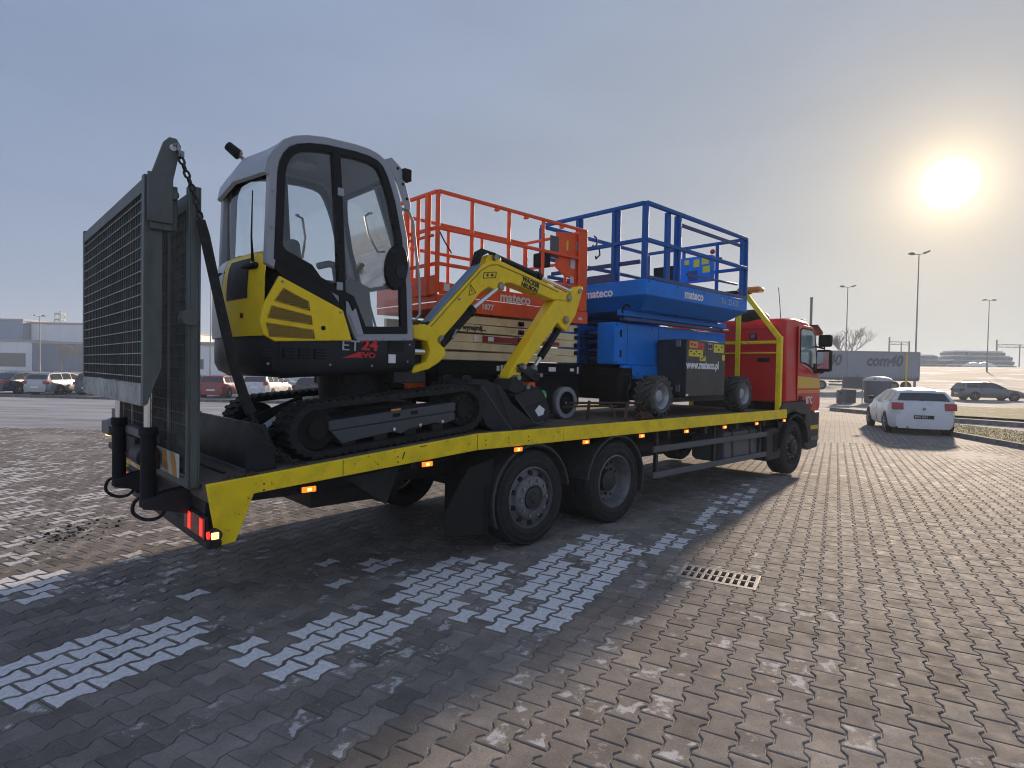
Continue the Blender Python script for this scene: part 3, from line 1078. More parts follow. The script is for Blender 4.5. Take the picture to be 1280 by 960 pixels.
# island beside the white car
kerb('kerb_by_white_car', [(15.2, 24.0), (13.6, 18.4), (12.95, 14.8), (11.9, 8.2), (11.2, 2)])
verge('grass_island', [(13.68, 18.4), (13.03, 14.8), (11.98, 8.2), (16.6, 9.0), (16.5, 18.9), (16.25, 21.8), (15.2, 23.6)])
kerb('kerb_far_side', [(16.3, 30.2), (17.6, 24.2), (19.0, 21.8), (20.6, 14.0)], h=0.15)
verge('grass_strip', [(20.0, 27.0), (22.6, 23.6), (26.0, 14.0), (33.5, 20.0), (30.0, 34.5), (26.9, 36.2), (22.6, 36.2)], 0.07)
kerb('kerb_car_park', [(-62, 39.6), (-29.3, 34.2), (-14.4, 31.9), (-0.1, 31.4)], h=0.13)
sheet_poly('car_park_verge', [(-62, 40.2), (-29.3, 34.5), (-14.4, 32.1), (-0.1, 31.7), (-0.1, 33.0), (-14.4, 33.6), (-29.3, 36.2), (-62, 42.0)], 2.0, 0.02,
           ground_mat('frosty_verge', (0.16, 0.15, 0.07), (0.25, 0.24, 0.15), (0.6, 0.6, 0.6), 1.5, 0.8, 0.42, 0.55))
# blades of dry grass standing on the island, part of one mass
gb = MB()
for k in range(16000):
    x = rnd.uniform(12.0, 16.5); y = rnd.uniform(9.5, 23.0)
    if not in_poly(x, y, [(13.75, 18.4), (13.1, 14.8), (12.1, 9.2), (16.4, 9.2), (16.35, 18.9), (16.1, 21.6), (15.2, 23.2)]):
        continue
    z = zg(x, y) + 0.085
    h = rnd.uniform(0.02, 0.055); a = rnd.uniform(0, 6.28); w = 0.008
    lx, ly = rnd.gauss(0, 0.03), rnd.gauss(0, 0.03)
    gb.add([(x - w * math.cos(a), y - w * math.sin(a), z), (x + w * math.cos(a), y + w * math.sin(a), z), (x + lx, y + ly, z + h)], [(0, 1, 2)])
me = gb.mesh('island_grass', [mat('dry_blades', (0.19, 0.17, 0.06), 0.9, var=0.3)], recalc=False, smooth=0)
tag(link('island_grass', me), 'short dry winter grass on the kerbed island', kind='stuff')

# --- drain grating
th = Thing('drain_grate', 'cast iron drain grate with two rows of slots set in the paving', 'drain', (DRAIN_C[0], DRAIN_C[1], 0.0), -COURSE_AZ)
# local x across the courses (ET), local y along them (ES)
MT['cast_iron'] = mat('cast_iron', (0.30, 0.275, 0.25), 0.6, metal=0.25, var=0.2, scale=14, dirt=0.5, dirt_col=(0.12, 0.09, 0.06), bump=0.2)
MT['pit'] = mat('pit', (0.01, 0.009, 0.008), 0.95, var=0.2)
a, b_ = DRAIN_L / 2, DRAIN_S / 2
fm = MB()
o4 = [(-a, -b_), (a, -b_), (a, b_), (-a, b_)]
fm.ring(o4, offset_poly(o4, 0.022), -0.09, 0.002, axis=2)
th.part('frame', fm, 'cast_iron', bevel=0.002)
gm = MB()
ns = 10
pitch = (DRAIN_L - 0.05) / ns
x0 = -a + 0.025
for yb in (-b_ + 0.033, 0.0, b_ - 0.033):
    gm.box((-a + 0.0225, yb - (0.018 if yb else 0.014), -0.035), (a - 0.0225, yb + (0.018 if yb else 0.014), 0.0))
for k in range(ns + 1):
    xx = x0 + k * pitch
    wv = 0.011 if 0 < k < ns else 0.006
    gm.box((xx - wv, -b_ + 0.0505, -0.034), (xx + wv, -0.0145, -0.0005))
    gm.box((xx - wv, 0.0145, -0.034), (xx + wv, b_ - 0.0505, -0.0005))
th.part('grid', gm, 'cast_iron', bevel=0.002)
pm = MB().box((-a + 0.01, -b_ + 0.01, -0.40), (a - 0.01, b_ - 0.01, -0.095))
th.part('shaft', pm, 'pit')

# crumbs of soil dropped behind the ramp
cr = MB(); rc_ = random.Random(31)
for k in range(90):
    x = -4.30 + rc_.gauss(0, 0.16) + 0.2 * rc_.random(); y = 5.65 + rc_.gauss(0, 0.22)
    r_ = rc_.uniform(0.004, 0.016) * (1.6 if rc_.random() < 0.12 else 1)
    cr.sphere((x, y, zg(x, y) + r_ * 0.4), r_, n=6, m=4, sq=(1, rc_.uniform(0.6, 1.2), 0.6))
tag(link('soil_crumbs', cr.mesh('soil_crumbs', [mat('soil', (0.03, 0.025, 0.02), 0.95, var=0.3)], smooth=60, recalc=False)), 'dark crumbs of soil on the paving behind the ramp', kind='stuff')

# ================================================================ flatbed lorry
TK = truck_thing('flatbed_truck', 'red cab flatbed lorry with yellow deck edge and raised rear ramp', 'truck', 0.0, 0.0, 0.0)
W0, W1 = 0.0, 2.36           # near and far edge of the body

# chassis
cb = MB()
for v in (0.72, 1.56):
    cb.box((-2.55, v, 0.62), (6.9, v + 0.08, 0.88))
for u in (-2.2, -1.2, -0.4, 0.65, 1.9, 3.0, 4.2, 5.4):
    cb.box((u - 0.05, 0.8, 0.66), (u + 0.05, 1.56, 0.84))
for u in (-2.5, -1.9, -1.3, 2.4, 3.3, 4.2, 5.1):
    cb.box((u - 0.03, 0.03, 0.86), (u + 0.03, 2.33, 0.955 if u > -0.7 else 0.80 + (u + 2.84) * 0.07))
TK.part('chassis_frame', cb, 'chassis_black', bevel=0.008)
ax = MB()
for u in (0.0, 1.30, 6.21):
    ax.cyl((u, 0.3, 0.453), (u, 2.06, 0.453), 0.07, n=12)
ax.sphere((1.30, 1.18, 0.453), 0.2, n=16, m=10)
ax.cyl((1.3, 1.18, 0.5), (5.0, 1.18, 0.62), 0.055, n=10)
TK.part('axle', ax, 'chassis_black')
tk = MB()
tk.cyl((2.2, 1.9, 0.60), (3.3, 1.9, 0.60), 0.2, n=16)
tk.cyl((2.3, 0.62, 0.66), (3.2, 0.62, 0.66), 0.13, n=14)
tk.box((3.2, 1.7, 0.42), (4.6, 2.25, 0.84))
TK.part('air_tank', tk, 'chassis_black', bevel=0.01)

# deck
dk = MB()
dk.prism([(-2.82, 0.896), (-0.71, 1.074), (5.72, 1.075), (5.72, 0.975), (-0.71, 0.975), (-2.82, 0.80)], 0.004, W1 - 0.004)
deck = TK.part('deck', dk, 'deck', bevel=0.004)
# plank joints: raised cross battens the machines climb on
for u in (-2.62, -2.42, -2.22, -2.02, -1.82, -1.62, -1.42, -1.22, -1.02, -0.82):
    bt = MB(); w = deck_w(u)
    bt.bar((u, 0.35, w + 0.004), (u, 2.0, w + 0.004), 0.025, 0.016)
    TK.part('grip_bar', bt, 'chassis_black', parent=deck)
# deck edge rails
for near in (True, False):
    a, b_ = (-0.032, 0.0) if near else (W1, W1 + 0.032)
    r1 = MB(); r1.prism([(-2.84, 0.920), (-0.71, 1.100), (0.385, 1.100), (0.385, 0.960), (-0.71, 0.960), (-2.56, 0.832), (-2.67, 0.545), (-2.775, 0.535)], a, b_)
    TK.part('deck_edge', r1, 'rail_yellow', bevel=0.006)
    r2 = MB(); r2.prism([(0.392, 1.1015), (5.79, 1.100), (5.79, 0.958), (0.392, 0.960)], a, b_)
    TK.part('deck_edge', r2, 'rail_yellow', bevel=0.006)
bl = MB()
for u in (-0.62, -0.35, -0.1, -2.5, -1.5):
    for w in (0.06, 0.10):
        bl.cyl((u, -0.0325, deck_w(u) + 0.025 - w), (u, -0.036, deck_w(u) + 0.025 - w), 0.006, n=8)
TK.part('rivets', bl, 'rust')

# amber side marker lamps, one a metre
for u, w in ((-2.20, 0.815), (-1.23, 0.893), (-0.23, 0.93), (0.73, 0.93), (1.72, 0.93), (2.69, 0.925), (3.69, 0.925), (4.68, 0.925), (5.68, 0.925)):
    hb = MB(); hb.box((u - 0.058, -0.030, w - 0.026), (u + 0.058, 0.02, w + 0.026))
    h_ = TK.part('marker_lamp', hb, 'black_plastic', bevel=0.004)
    TK.part('lens', MB().box((u - 0.050, -0.041, w - 0.019), (u + 0.050, -0.0305, w + 0.019)), 'amber', parent=h_, bevel=0.004)
    TK.part('bulb', MB().box((u - 0.012, -0.0435, w - 0.010), (u + 0.014, -0.0415, w + 0.010)), 'amber_core', parent=h_)

# wheels
def truck_wheel(u, v_out, inward, style):
    """v_out outer sidewall plane; inward +1 when the far side lies towards +v"""
    R0, RR = 0.453, 0.296
    s = inward
    c = (u, v_out, R0)
    t = MB()
    w = 0.29
    prof = [(RR - 0.005, 0.018), (RR + 0.012, 0.004), (RR + 0.03, 0.0), (RR + 0.034, -0.003), (RR + 0.040, -0.003), (RR + 0.044, 0.0), (0.375, 0.001), (0.379, -0.003), (0.390, -0.003), (0.394, 0.003), (0.425, 0.014), (0.428, 0.010), (0.434, 0.012), (0.443, 0.030), (R0, 0.045)]
    for k, d in enumerate((0.085, 0.150, 0.215)):
        prof += [(R0, d - 0.012), (R0 - 0.012, d - 0.010), (R0 - 0.012, d + 0.000), (R0, d + 0.002)]
    prof += [(R0, w - 0.04), (0.43, w - 0.01), (0.38, w), (RR, w - 0.01)]
    t.lathe(prof, c, (0, s, 0), n=56)
    root = TK.part('wheel', t, 'tyre', smooth=40)
    if style == 'dual':
        t2 = MB(); t2.lathe(prof, (u, v_out + s * 0.33, R0), (0, s, 0), n=40)
        TK.part('inner_tyre', t2, 'tyre', parent=root)
    r = MB()
    if style == 'dual':
        r.lathe([(RR - 0.004, 0.012), (RR - 0.018, 0.006), (RR - 0.024, 0.02), (RR - 0.045, 0.05), (RR - 0.052, 0.14), (RR - 0.075, 0.17), (0.16, 0.185), (0.135, 0.17), (0.12, 0.175), (0.0, 0.175)], c, (0, s, 0), n=48)
    elif style == 'tag':
        r.lathe([(RR - 0.004, 0.012), (RR - 0.016, 0.004), (RR - 0.024, 0.03), (RR - 0.03, 0.05), (0.215, 0.035), (0.205, 0.0), (0.19, -0.012), (0.125, -0.022), (0.118, 0.01), (0.0, 0.015)], c, (0, s, 0), n=48)
    else:
        r.lathe([(RR - 0.004, 0.012), (RR - 0.016, 0.004), (RR - 0.026, 0.05), (RR - 0.034, 0.085), (0.21, 0.05), (0.19, 0.03), (0.14, 0.02), (0.125, 0.03), (0.0, 0.03)], c, (0, s, 0), n=48)
    rim = TK.part('rim', r, 'rim_grey' if style != 'steer' else 'hub_dark', parent=root, smooth=40)
    if style == 'dual':
        hb = MB(); hb.lathe([(0.12, 0.19), (0.115, 0.09), (0.08, 0.075), (0.0, 0.07)], c, (0, s, 0), n=24)
    elif style == 'tag':
        hb = MB(); hb.lathe([(0.112, 0.03), (0.10, -0.012), (0.05, -0.02), (0.04, -0.045), (0.0, -0.05)], c, (0, s, 0), n=24)
    else:
        hb = MB(); hb.lathe([(0.115, 0.04), (0.11, -0.02), (0.075, -0.035), (0.06, -0.055), (0.0, -0.058)], c, (0, s, 0), n=24)
    TK.part('hub', hb, 'hub_dark', parent=root)
    nt_ = MB(); ho = MB()
    rn = 0.168
    off = {'dual': 0.16, 'tag': -0.03, 'steer': 0.004}[style]
    for k in range(10):
        q = 2 * math.pi * k / 10
        p = (u + rn * math.cos(q), v_out + s * (off + 0.03), R0 + rn * math.sin(q)); p2 = (p[0], v_out + s * off, p[2])
        nt_.cyl(p, p2, 0.017, n=6)
        if style != 'steer' or k % 2 == 0:
            rr = 0.232
            q += math.pi / 10
            hv = {'dual': 0.172, 'tag': 0.028, 'steer': 0.05}[style]
            ho.cyl((u + rr * math.cos(q), v_out + s * (hv + 0.02), R0 + rr * math.sin(q)), (u + rr * math.cos(q), v_out + s * (hv - 0.008), R0 + rr * math.sin(q)), 0.024, n=12)
    TK.part('wheel_nuts', nt_, 'steel' if style != 'dual' else 'hub_dark', parent=root)
    TK.part('hand_holes', ho, 'pit', parent=root)
    return root


truck_wheel(0.0, 0.0, 1, 'tag'); truck_wheel(0.0, W1, -1, 'tag')
truck_wheel(1.30, 0.0, 1, 'dual'); truck_wheel(1.30, W1, -1, 'dual')
truck_wheel(6.21, 0.03, 1, 'steer'); truck_wheel(6.21, W1 - 0.03, -1, 'steer')

# mudguards over the bogie
def arch(u, r, a0, a1, v0, v1, thick=0.012, lip=0.03, n=22, skirt=None):
    m = MB(); pts_o, pts_i = [], []
    for k in range(n + 1):
        q = R(a0 + (a1 - a0) * k / n)
        pts_o.append((u + r * math.cos(q), 0.453 + r * math.sin(q)))
        pts_i.append((u + (r - thick) * math.cos(q), 0.453 + (r - thick) * math.sin(q)))
    poly = pts_o + pts_i[::-1]
    for k in range(n):
        m.add([(pts_o[k][0], v0, pts_o[k][1]), (pts_o[k + 1][0], v0, pts_o[k + 1][1]), (pts_o[k + 1][0], v1, pts_o[k + 1][1]), (pts_o[k][0], v1, pts_o[k][1]),
               (pts_i[k][0], v0, pts_i[k][1]), (pts_i[k + 1][0], v0, pts_i[k + 1][1]), (pts_i[k + 1][0], v1, pts_i[k + 1][1]), (pts_i[k][0], v1, pts_i[k][1])],
              [(0, 1, 2, 3), (7, 6, 5, 4), (0, 4, 5, 1), (2, 6, 7, 3)])
    # rolled outer lip
    m.tube([(p[0], v0, p[1]) for p in pts_o], lip / 2, n=6)
    return m


for v0, v1 in ((-0.005, 0.62), (W1 - 0.62, W1 + 0.005)):
    TK.part('mudguard', arch(0.0, 0.50, 8, 205, v0, v1), 'mudguard')
    TK.part('mudguard', arch(1.30, 0.50, -18, 172, v0, v1), 'mudguard')
# flap and mudguard skirt behind the last axle
fl = MB()
fl.prism([(-0.76, 0.80), (-0.47, 0.86), (-0.49, 0.40), (-0.53, 0.24), (-0.57, 0.20), (-0.98, 0.26), (-1.00, 0.45)], 0.03, 0.05)
TK.part('mud_flap', fl, 'pit', bevel=0.004)
f2 = MB(); f2.box((-0.57, 0.02, 0.19), (-0.55, 0.60, 0.62)); f2.box((-0.57, W1 - 0.60, 0.19), (-0.55, W1 - 0.02, 0.62))
TK.part('mud_flap', f2, 'black_plastic')
f3 = MB()
f3.prism([(-1.78, 0.80), (-1.30, 0.84), (-1.42, 0.55)], 0.25, 0.27)
f3.box((-1.75, 0.9, 0.45), (-0.9, 1.5, 0.70))
TK.part('spare_carrier', f3, 'chassis_black')

# side guards
for v in (0.03, W1 - 0.07):
    for w in (0.385, 0.695):
        TK.part('side_guard', MB().box((2.08, v, w), (5.21, v + 0.035, w + 0.078)), 'guard_grey', bevel=0.01)
    sp = MB()
    for u in (2.2, 3.62, 5.05):
        sp.box((u - 0.025, v + 0.036, 0.36), (u + 0.025, v + 0.075, 0.96))
    TK.part('guard_post', sp, 'chassis_black')
# fuel tank with straps
ft = MB()
rr_ = [(0.10, 0.44), (0.16, 0.39), (0.56, 0.39), (0.62, 0.44), (0.62, 0.80), (0.56, 0.86), (0.20, 0.86), (0.12, 0.81)]
ft.prism(rr_, 3.98, 5.06, axis=0)
tank = TK.part('fuel_tank', ft, 'guard_grey', bevel=0.02, seg=3)
for u in (4.22, 4.78):
    TK.part('tank_strap', MB().ring(offset_poly(rr_, -0.008), offset_poly(rr_, 0.0), u - 0.025, u + 0.025, axis=0), 'chassis_black', parent=tank)
# battery and side box behind the cab step
bb = MB(); bb.prism([(5.235, 0.80), (5.86, 0.815), (5.83, 0.60), (5.78, 0.30), (5.25, 0.30)], 0.05, 0.52)
bxp = TK.part('battery_box', bb, 'dark_grey', bevel=0.025, seg=3)
TK.part('recess', MB().prism([(5.48, 0.72), (5.74, 0.73), (5.70, 0.42), (5.48, 0.42)], 0.043, 0.049), 'black_plastic', parent=bxp)

# ---------------- rear end
rb = MB()
rb.box((-2.81, 0.10, 0.70), (-2.70, 2.26, 0.86))
rb.box((-2.78, 0.35, 0.50), (-2.68, 2.01, 0.70))
rb.box((-2.80, 0.03, 0.80), (-2.60, 2.33, 0.885))
TK.part('rear_beam', rb, 'chassis_black', bevel=0.008)
ub = MB(); ub.bar((-2.74, 0.12, 0.53), (-2.74, 2.24, 0.53), 0.10, 0.10)
TK.part('underrun_bar', ub, 'chassis_black', bevel=0.01)
for v, lo in ((0.0, 0.02), (1.0, W1 - 0.47)):
    tb = MB().box((-2.825, lo, 0.555), (-2.76, lo + 0.46, 0.715))
    t_ = TK.part('tail_lamp', tb, 'black_plastic', bevel=0.008)
    TK.part('lamp_lens', MB().box((-2.832, lo + 0.012, 0.568), (-2.8255, lo + 0.448, 0.702)), 'red_lens', parent=t_, bevel=0.004)
    for p in (0.05, 0.30):
        TK.part('lamp_glow', MB().box((-2.835, lo + p, 0.582), (-2.8325, lo + p + 0.055, 0.690)), 'red_lamp', parent=t_)
om = MB(); om.cyl((-2.80, -0.033, 0.62), (-2.80, -0.09, 0.62), 0.035, n=14); om.cyl((-2.79, 0.03, 0.56), (-2.79, -0.045, 0.56), 0.035, n=14)
out = TK.part('outline_lamp', om, 'rubber')
TK.part('red_lens', MB().cyl((-2.835, -0.066, 0.622), (-2.845, -0.066, 0.622), 0.024, n=12), 'red_lamp', parent=out)
TK.part('amber_lens', MB().box((-2.83, -0.101, 0.602), (-2.79, -0.091, 0.640)), 'amber_core', parent=out)

# ---------------- folding rear ramp: inner leaf stands on the hinge, outer leaf folded back
IU0, IU1 = -2.905, -2.835
pi_ = MB()
V0, V1 = 0.12, 2.24
for v in (V0, V1 - 0.11):
    # channel posts
    vf = v if v < 1 else v + 0.05
    pi_.box((IU0, vf, 0.88), (IU0 + 0.012, vf + 0.06, 2.73))
    pi_.box((IU0 + 0.0115, (v if v < 1 else v + 0.098), 0.88), (IU1 - 0.0115, (v if v < 1 else v + 0.098) + 0.012, 2.73))
    pi_.box((IU1 - 0.012, vf, 0.88), (IU1, vf + 0.06, 2.73))
pi_.box((IU0 + 0.013, V0 + 0.013, 0.87), (IU1 - 0.013, V1 - 0.013, 0.93))
pi_.box((IU0 + 0.013, V0 + 0.013, 2.60), (IU1 - 0.013, V1 - 0.013, 2.70))
for v in (0.62, 1.18, 1.72):
    pi_.box((IU0 + 0.02, v, 0.93), (IU1 - 0.02, v + 0.06, 2.60))
inner = TK.part('inner_ramp_leaf', pi_, 'galv', bevel=0.004)
g = MB()
nv = 40
for k in range(nv + 1):
    v = V0 + 0.07 + (V1 - V0 - 0.14) * k / nv
    g.box((-2.885, v - 0.0025, 0.94), (-2.86, v + 0.0025, 2.595))
for k in range(23):
    w = 0.97 + k * 0.0725
    g.box((-2.882, V0 + 0.02, w - 0.004), (-2.864, V1 - 0.02, w + 0.004))
TK.part('grating', g, 'grating', parent=inner, kind='stuff')
pl = MB(); pl.box((-2.86, V0 - 0.004, 2.30), (-2.84, V0 - 0.0005, 2.58)); pl.cyl((-2.90, V0 + 0.05, 1.93), (-2.90, V0 - 0.03, 1.93), 0.05, n=14)
TK.part('hinge_plate', pl, 'galv', parent=inner)

OU0, OU1 = -3.13, -3.03
po = MB()
for v in (0.18, 2.30):
    po.prism([(OU0, 1.62), (OU0, 2.76), (OU1, 2.76), (OU1, 1.62), (OU0 + 0.02, 1.40), (OU0, 1.40)], v, v + 0.06)
po.box((OU0 + 0.001, 0.241, 2.66), (OU1 - 0.02, 2.299, 2.74))
for v in (0.9, 1.6):
    po.box((OU0 + 0.03, v, 1.52), (OU1 - 0.01, v + 0.05, 2.66))
outer = TK.part('outer_ramp_leaf', po, 'galv', bevel=0.004)
kp = MB(); kp.box((OU0 - 0.002, 0.242, 1.39), (OU0 + 0.03, 2.298, 1.525))
TK.part('kick_plate', kp, 'galv_light', parent=outer, bevel=0.003)
g = MB()
nv = 30
for k in range(nv + 1):
    v = 0.245 + (2.295 - 0.245) * k / nv
    g.box((OU0 + 0.011, v - 0.005, 1.53), (OU0 + 0.028, v + 0.005, 2.655))
TK.part('grating', g, 'grating', parent=outer, kind='stuff')
g = MB()
for k in range(16):
    w = 1.565 + k * 0.0705
    g.cyl((OU0 + 0.006, 0.242, w), (OU0 + 0.006, 2.298, w), 0.004, n=6)
TK.part('wires', g, 'galv_light', parent=outer, kind='stuff')
# lifting arm with the eye for the chain
la = MB()
la.prism([(-3.10, 2.44), (-3.105, 2.74), (-3.035, 2.965), (-3.005, 3.00), (-2.965, 3.00), (-2.94, 2.96), (-2.985, 2.73), (-2.985, 2.44)], 0.15, 0.178)
la.box((-3.12, 0.135, 2.48), (-2.985, 0.149, 2.77))
TK.part('lifting_arm', la, 'galv', bevel=0.006)
ey = MB(); ey.cyl((-2.985, 0.149, 2.94), (-2.985, 0.143, 2.94), 0.02, n=14)
TK.part('eye', ey, 'white')
bk = MB(); bk.box((-3.03, 0.18, 2.45), (-2.95, 0.24, 2.72)); bk.box((-3.03, 2.12, 2.45), (-2.95, 2.18, 2.72)); bk.cyl((-2.98, 0.14, 2.66), (-2.98, 2.22, 2.66), 0.03, n=12)
TK.part('fold_hinge', bk, 'galv', bevel=0.006)

# hydraulic rams of the ramp
for v in (0.42, 1.30):
    cy = MB(); cy.cyl((-3.05, v, 0.74), (-3.05, v, 1.235), 0.045, n=18); cy.cyl((-3.05, v, 1.19), (-3.05, v, 1.245), 0.054, n=18)
    c_ = TK.part('ramp_cylinder', cy, 'black_plastic', bevel=0.006)
    TK.part('piston_rod', MB().cyl((-3.05, v, 1.24), (-3.05, v, 1.50), 0.026, n=14), 'chrome', parent=c_)
    lg = MB()
    for vv in (v - 0.05, v + 0.035):
        lg.prism([(-3.09, 0.735), (-3.09, 0.79), (-2.95, 0.83), (-2.80, 0.85), (-2.80, 0.66), (-2.93, 0.70)], vv, vv + 0.015)
    TK.part('ram_bracket', lg, 'chassis_black', parent=c_, bevel=0.004)
    ho = MB()
    ho.tube(smooth_path([(-3.05, v + 0.05, 0.80), (-3.11, v + 0.06, 0.77), (-3.12, v + 0.055, 0.70), (-3.06, v + 0.02, 0.655), (-2.99, v - 0.01, 0.665), (-2.95, v - 0.02, 0.72)]), 0.011, n=8)
    TK.part('hydraulic_hose', ho, 'rubber', parent=c_)
mo = MB(); mo.cyl((-3.0, 0.66, 1.02), (-3.0, 0.90, 1.02), 0.07, n=16); mo.box((-3.02, 0.55, 0.95), (-2.95, 1.9, 1.00)); mo.box((-3.02, 0.98, 1.0), (-2.96, 1.22, 1.12))
TK.part('ramp_valve', mo, 'chassis_black', bevel=0.01)
mo = MB(); mo.box((-3.02, 0.50, 1.13), (-2.96, 1.95, 1.19)); mo.box((-3.02, 1.9, 1.05), (-2.96, 2.2, 1.16))
TK.part('cross_tube', mo, 'guard_grey', bevel=0.01)
# red-white style warning boards, here amber and white
def board(v0, v1, w0, w1, u, n=3):
    b = MB().box((u - 0.006, v0, w0), (u, v1, w1))
    r = TK.part('warning_board', b, 'board_white', bevel=0.002)
    st = MB()
    sw = (v1 - v0) / n
    h = w1 - w0
    for k in range(n):
        a = v1 - k * sw - sw * 0.08
        st.add([(u - 0.0085, a, w1 - 0.004), (u - 0.0085, a - sw * 0.46, w1 - 0.004), (u - 0.0085, max(a - sw * 0.46 - sw * 0.30, v0 + 0.003), w0 + 0.004), (u - 0.0085, a - sw * 0.30, w0 + 0.004)], [(0, 1, 2, 3)])
    TK.part('stripe', st, 'board_orange', parent=r)


board(0.28, 0.88, 0.925, 1.075, -2.908)
board(1.44, 2.1, 0.80, 0.85, -2.86, 2)
bp_ = MB(); bp_.box((-2.93, 1.95, 0.92), (-2.90, 2.30, 1.25))
TK.part('end_plate', bp_, 'guard_grey')
lm = MB(); lm.sphere((-2.96, 2.22, 1.05), 0.035)
TK.part('marker_light', lm, 'amber_core')

# ---------------- cab
CP = [(5.86, 1.20), (5.86, 2.50), (5.92, 2.575), (6.30, 2.615), (6.80, 2.60), (7.06, 2.53), (7.20, 2.38), (7.34, 1.88), (7.46, 1.45), (7.47, 1.10), (7.40, 1.02), (6.98, 1.02), (6.86, 1.16), (6.60, 1.22)]
cab = MB()
# the shell is cut into strips so that the roof and nose narrow slightly
def shell(poly, v0, v1, tuck=0.05):
    n = len(poly)
    vs_ = []
    for v, ins in ((v0, 1), (v0 + 0.10, 0), (v1 - 0.10, 0), (v1, 1)):
        for (u, w) in poly:
            k = tuck if ins else 0.0
            cu, cw = 6.6, 1.8
            uu = u - k * (1 if u > 7.0 else (-0.3 if u < 5.9 else 0)) * 1.2
            ww = w - k * (1 if w > 2.45 else 0)
            vs_.append((uu, v + (0.035 if (ins and w > 2.3) else 0) * (1 if v < 1 else -1), ww))
    fs = [tuple(range(n)), tuple(range(4 * n - 1, 3 * n - 1, -1))]
    for r_ in range(3):
        for i in range(n):
            j = (i + 1) % n
            fs.append((r_ * n + i, (r_ + 1) * n + i, (r_ + 1) * n + j, r_ * n + j))
    return vs_, fs


cab.add(*shell(CP, 0.03, 2.33))
cabo = TK.part('cab', cab, 'red_paint', bevel=0.03, seg=3, smooth=50)
# near door with glass
dw = [(6.42, 1.885), (6.395, 2.40), (6.46, 2.43), (6.90, 2.425), (7.00, 2.36), (7.13, 1.90), (7.14, 1.77), (7.06, 1.76), (6.72, 1.85)]
for v, sgn in ((0.03, -1), (2.33, 1)):
    a = sorted((v + sgn * 0.012, v + sgn * 0.002))
    d_ = MB(); dp = [(6.31, 1.23), (6.31, 2.47), (6.40, 2.50), (6.93, 2.49), (7.05, 2.41), (7.22, 1.88), (7.34, 1.42), (7.34, 1.10), (6.99, 1.10), (6.86, 1.23)]
    d_.prism(dp, a[0], a[1])
    door = TK.part('door', d_, 'red_paint', bevel=0.005, parent=cabo)
    a2 = sorted((v + sgn * 0.020, v + sgn * 0.0125))
    TK.part('window_seal', MB().ring(offset_poly(dw, -0.022), dw, *a2), 'black_plastic', parent=cabo)
    a3 = sorted((v + sgn * 0.017, v + sgn * 0.013))
    TK.part('window', MB().prism(dw, *a3), mat('cab_window', (0.19, 0.27, 0.26), 0.08, var=0.35, scale=2.5, spec=0.8) if v < 1 else 'car_glass', parent=cabo)
    a4 = sorted((v + sgn * 0.0155, v + sgn * 0.0125))
    TK.part('stripe', MB().prism([(6.315, 1.43), (6.315, 1.635), (7.27, 1.605), (7.335, 1.43)], *a4), 'stripe_yellow', parent=cabo)
    TK.part('stripe', MB().prism([(6.315, 1.345), (6.315, 1.40), (7.338, 1.40), (7.338, 1.345)], *a4), 'sticker_orange', parent=cabo)
    TK.part('door_handle', MB().box((6.38, a[0] - 0.012 if sgn < 0 else a[1], 1.22), (6.52, a[0] if sgn < 0 else a[1] + 0.012, 1.30)), 'black_plastic', parent=cabo, bevel=0.006)
TK.text('BTC', 0.17, (6.70, 0.0155, 1.165), NEAR_X, NEAR_Y, 'letter_white', parent=cabo, offset=0.004, xs=0.9)
pl = MB(); pl.prism([(6.44, 1.86), (6.75, 1.80), (7.0, 1.70), (7.02, 1.66), (6.74, 1.765), (6.44, 1.825)], 0.008, 0.0175)
TK.part('window_ledge', pl, mat('ledge_highlight', (0.62, 0.22, 0.2), 0.4), parent=cabo, bevel=0.002)  # highlight along the step under the window, painted as a pink strip
# windscreen
ws = MB(); ws.add([(7.225, 0.20, 2.36), (7.225, 2.16, 2.36), (7.40, 2.22, 1.72), (7.40, 0.14, 1.72)], [(0, 1, 2, 3)])
ws.add([(7.235, 0.20, 2.36), (7.235, 2.16, 2.36), (7.41, 2.22, 1.72), (7.41, 0.14, 1.72)], [(0, 1, 2, 3)])
TK.part('windscreen', ws, 'car_glass', parent=cabo)
# sun visor
sv = MB(); sv.add([(7.10, 0.0, 2.52), (7.10, 2.36, 2.52), (7.38, 2.36, 2.395), (7.40, 2.30, 2.37), (7.40, 0.06, 2.37), (7.38, 0.0, 2.395)], [(0, 1, 2, 3, 4, 5)])
sv.add([(7.10, 0.0, 2.545), (7.10, 2.36, 2.545), (7.38, 2.36, 2.42), (7.40, 2.30, 2.395), (7.40, 0.06, 2.395), (7.38, 0.0, 2.42)], [(0, 1, 2, 3, 4, 5)])
TK.part('sun_visor', sv, mat('visor_amber', (0.30, 0.12, 0.08), 0.3), parent=cabo)
rm = MB()
for v in (0.25, 0.75, 1.6, 2.1):
    rm.box((6.98, v - 0.05, 2.585), (7.06, v + 0.05, 2.64))
TK.part('roof_lamp', rm, 'amber_plain', parent=cabo, bevel=0.01)
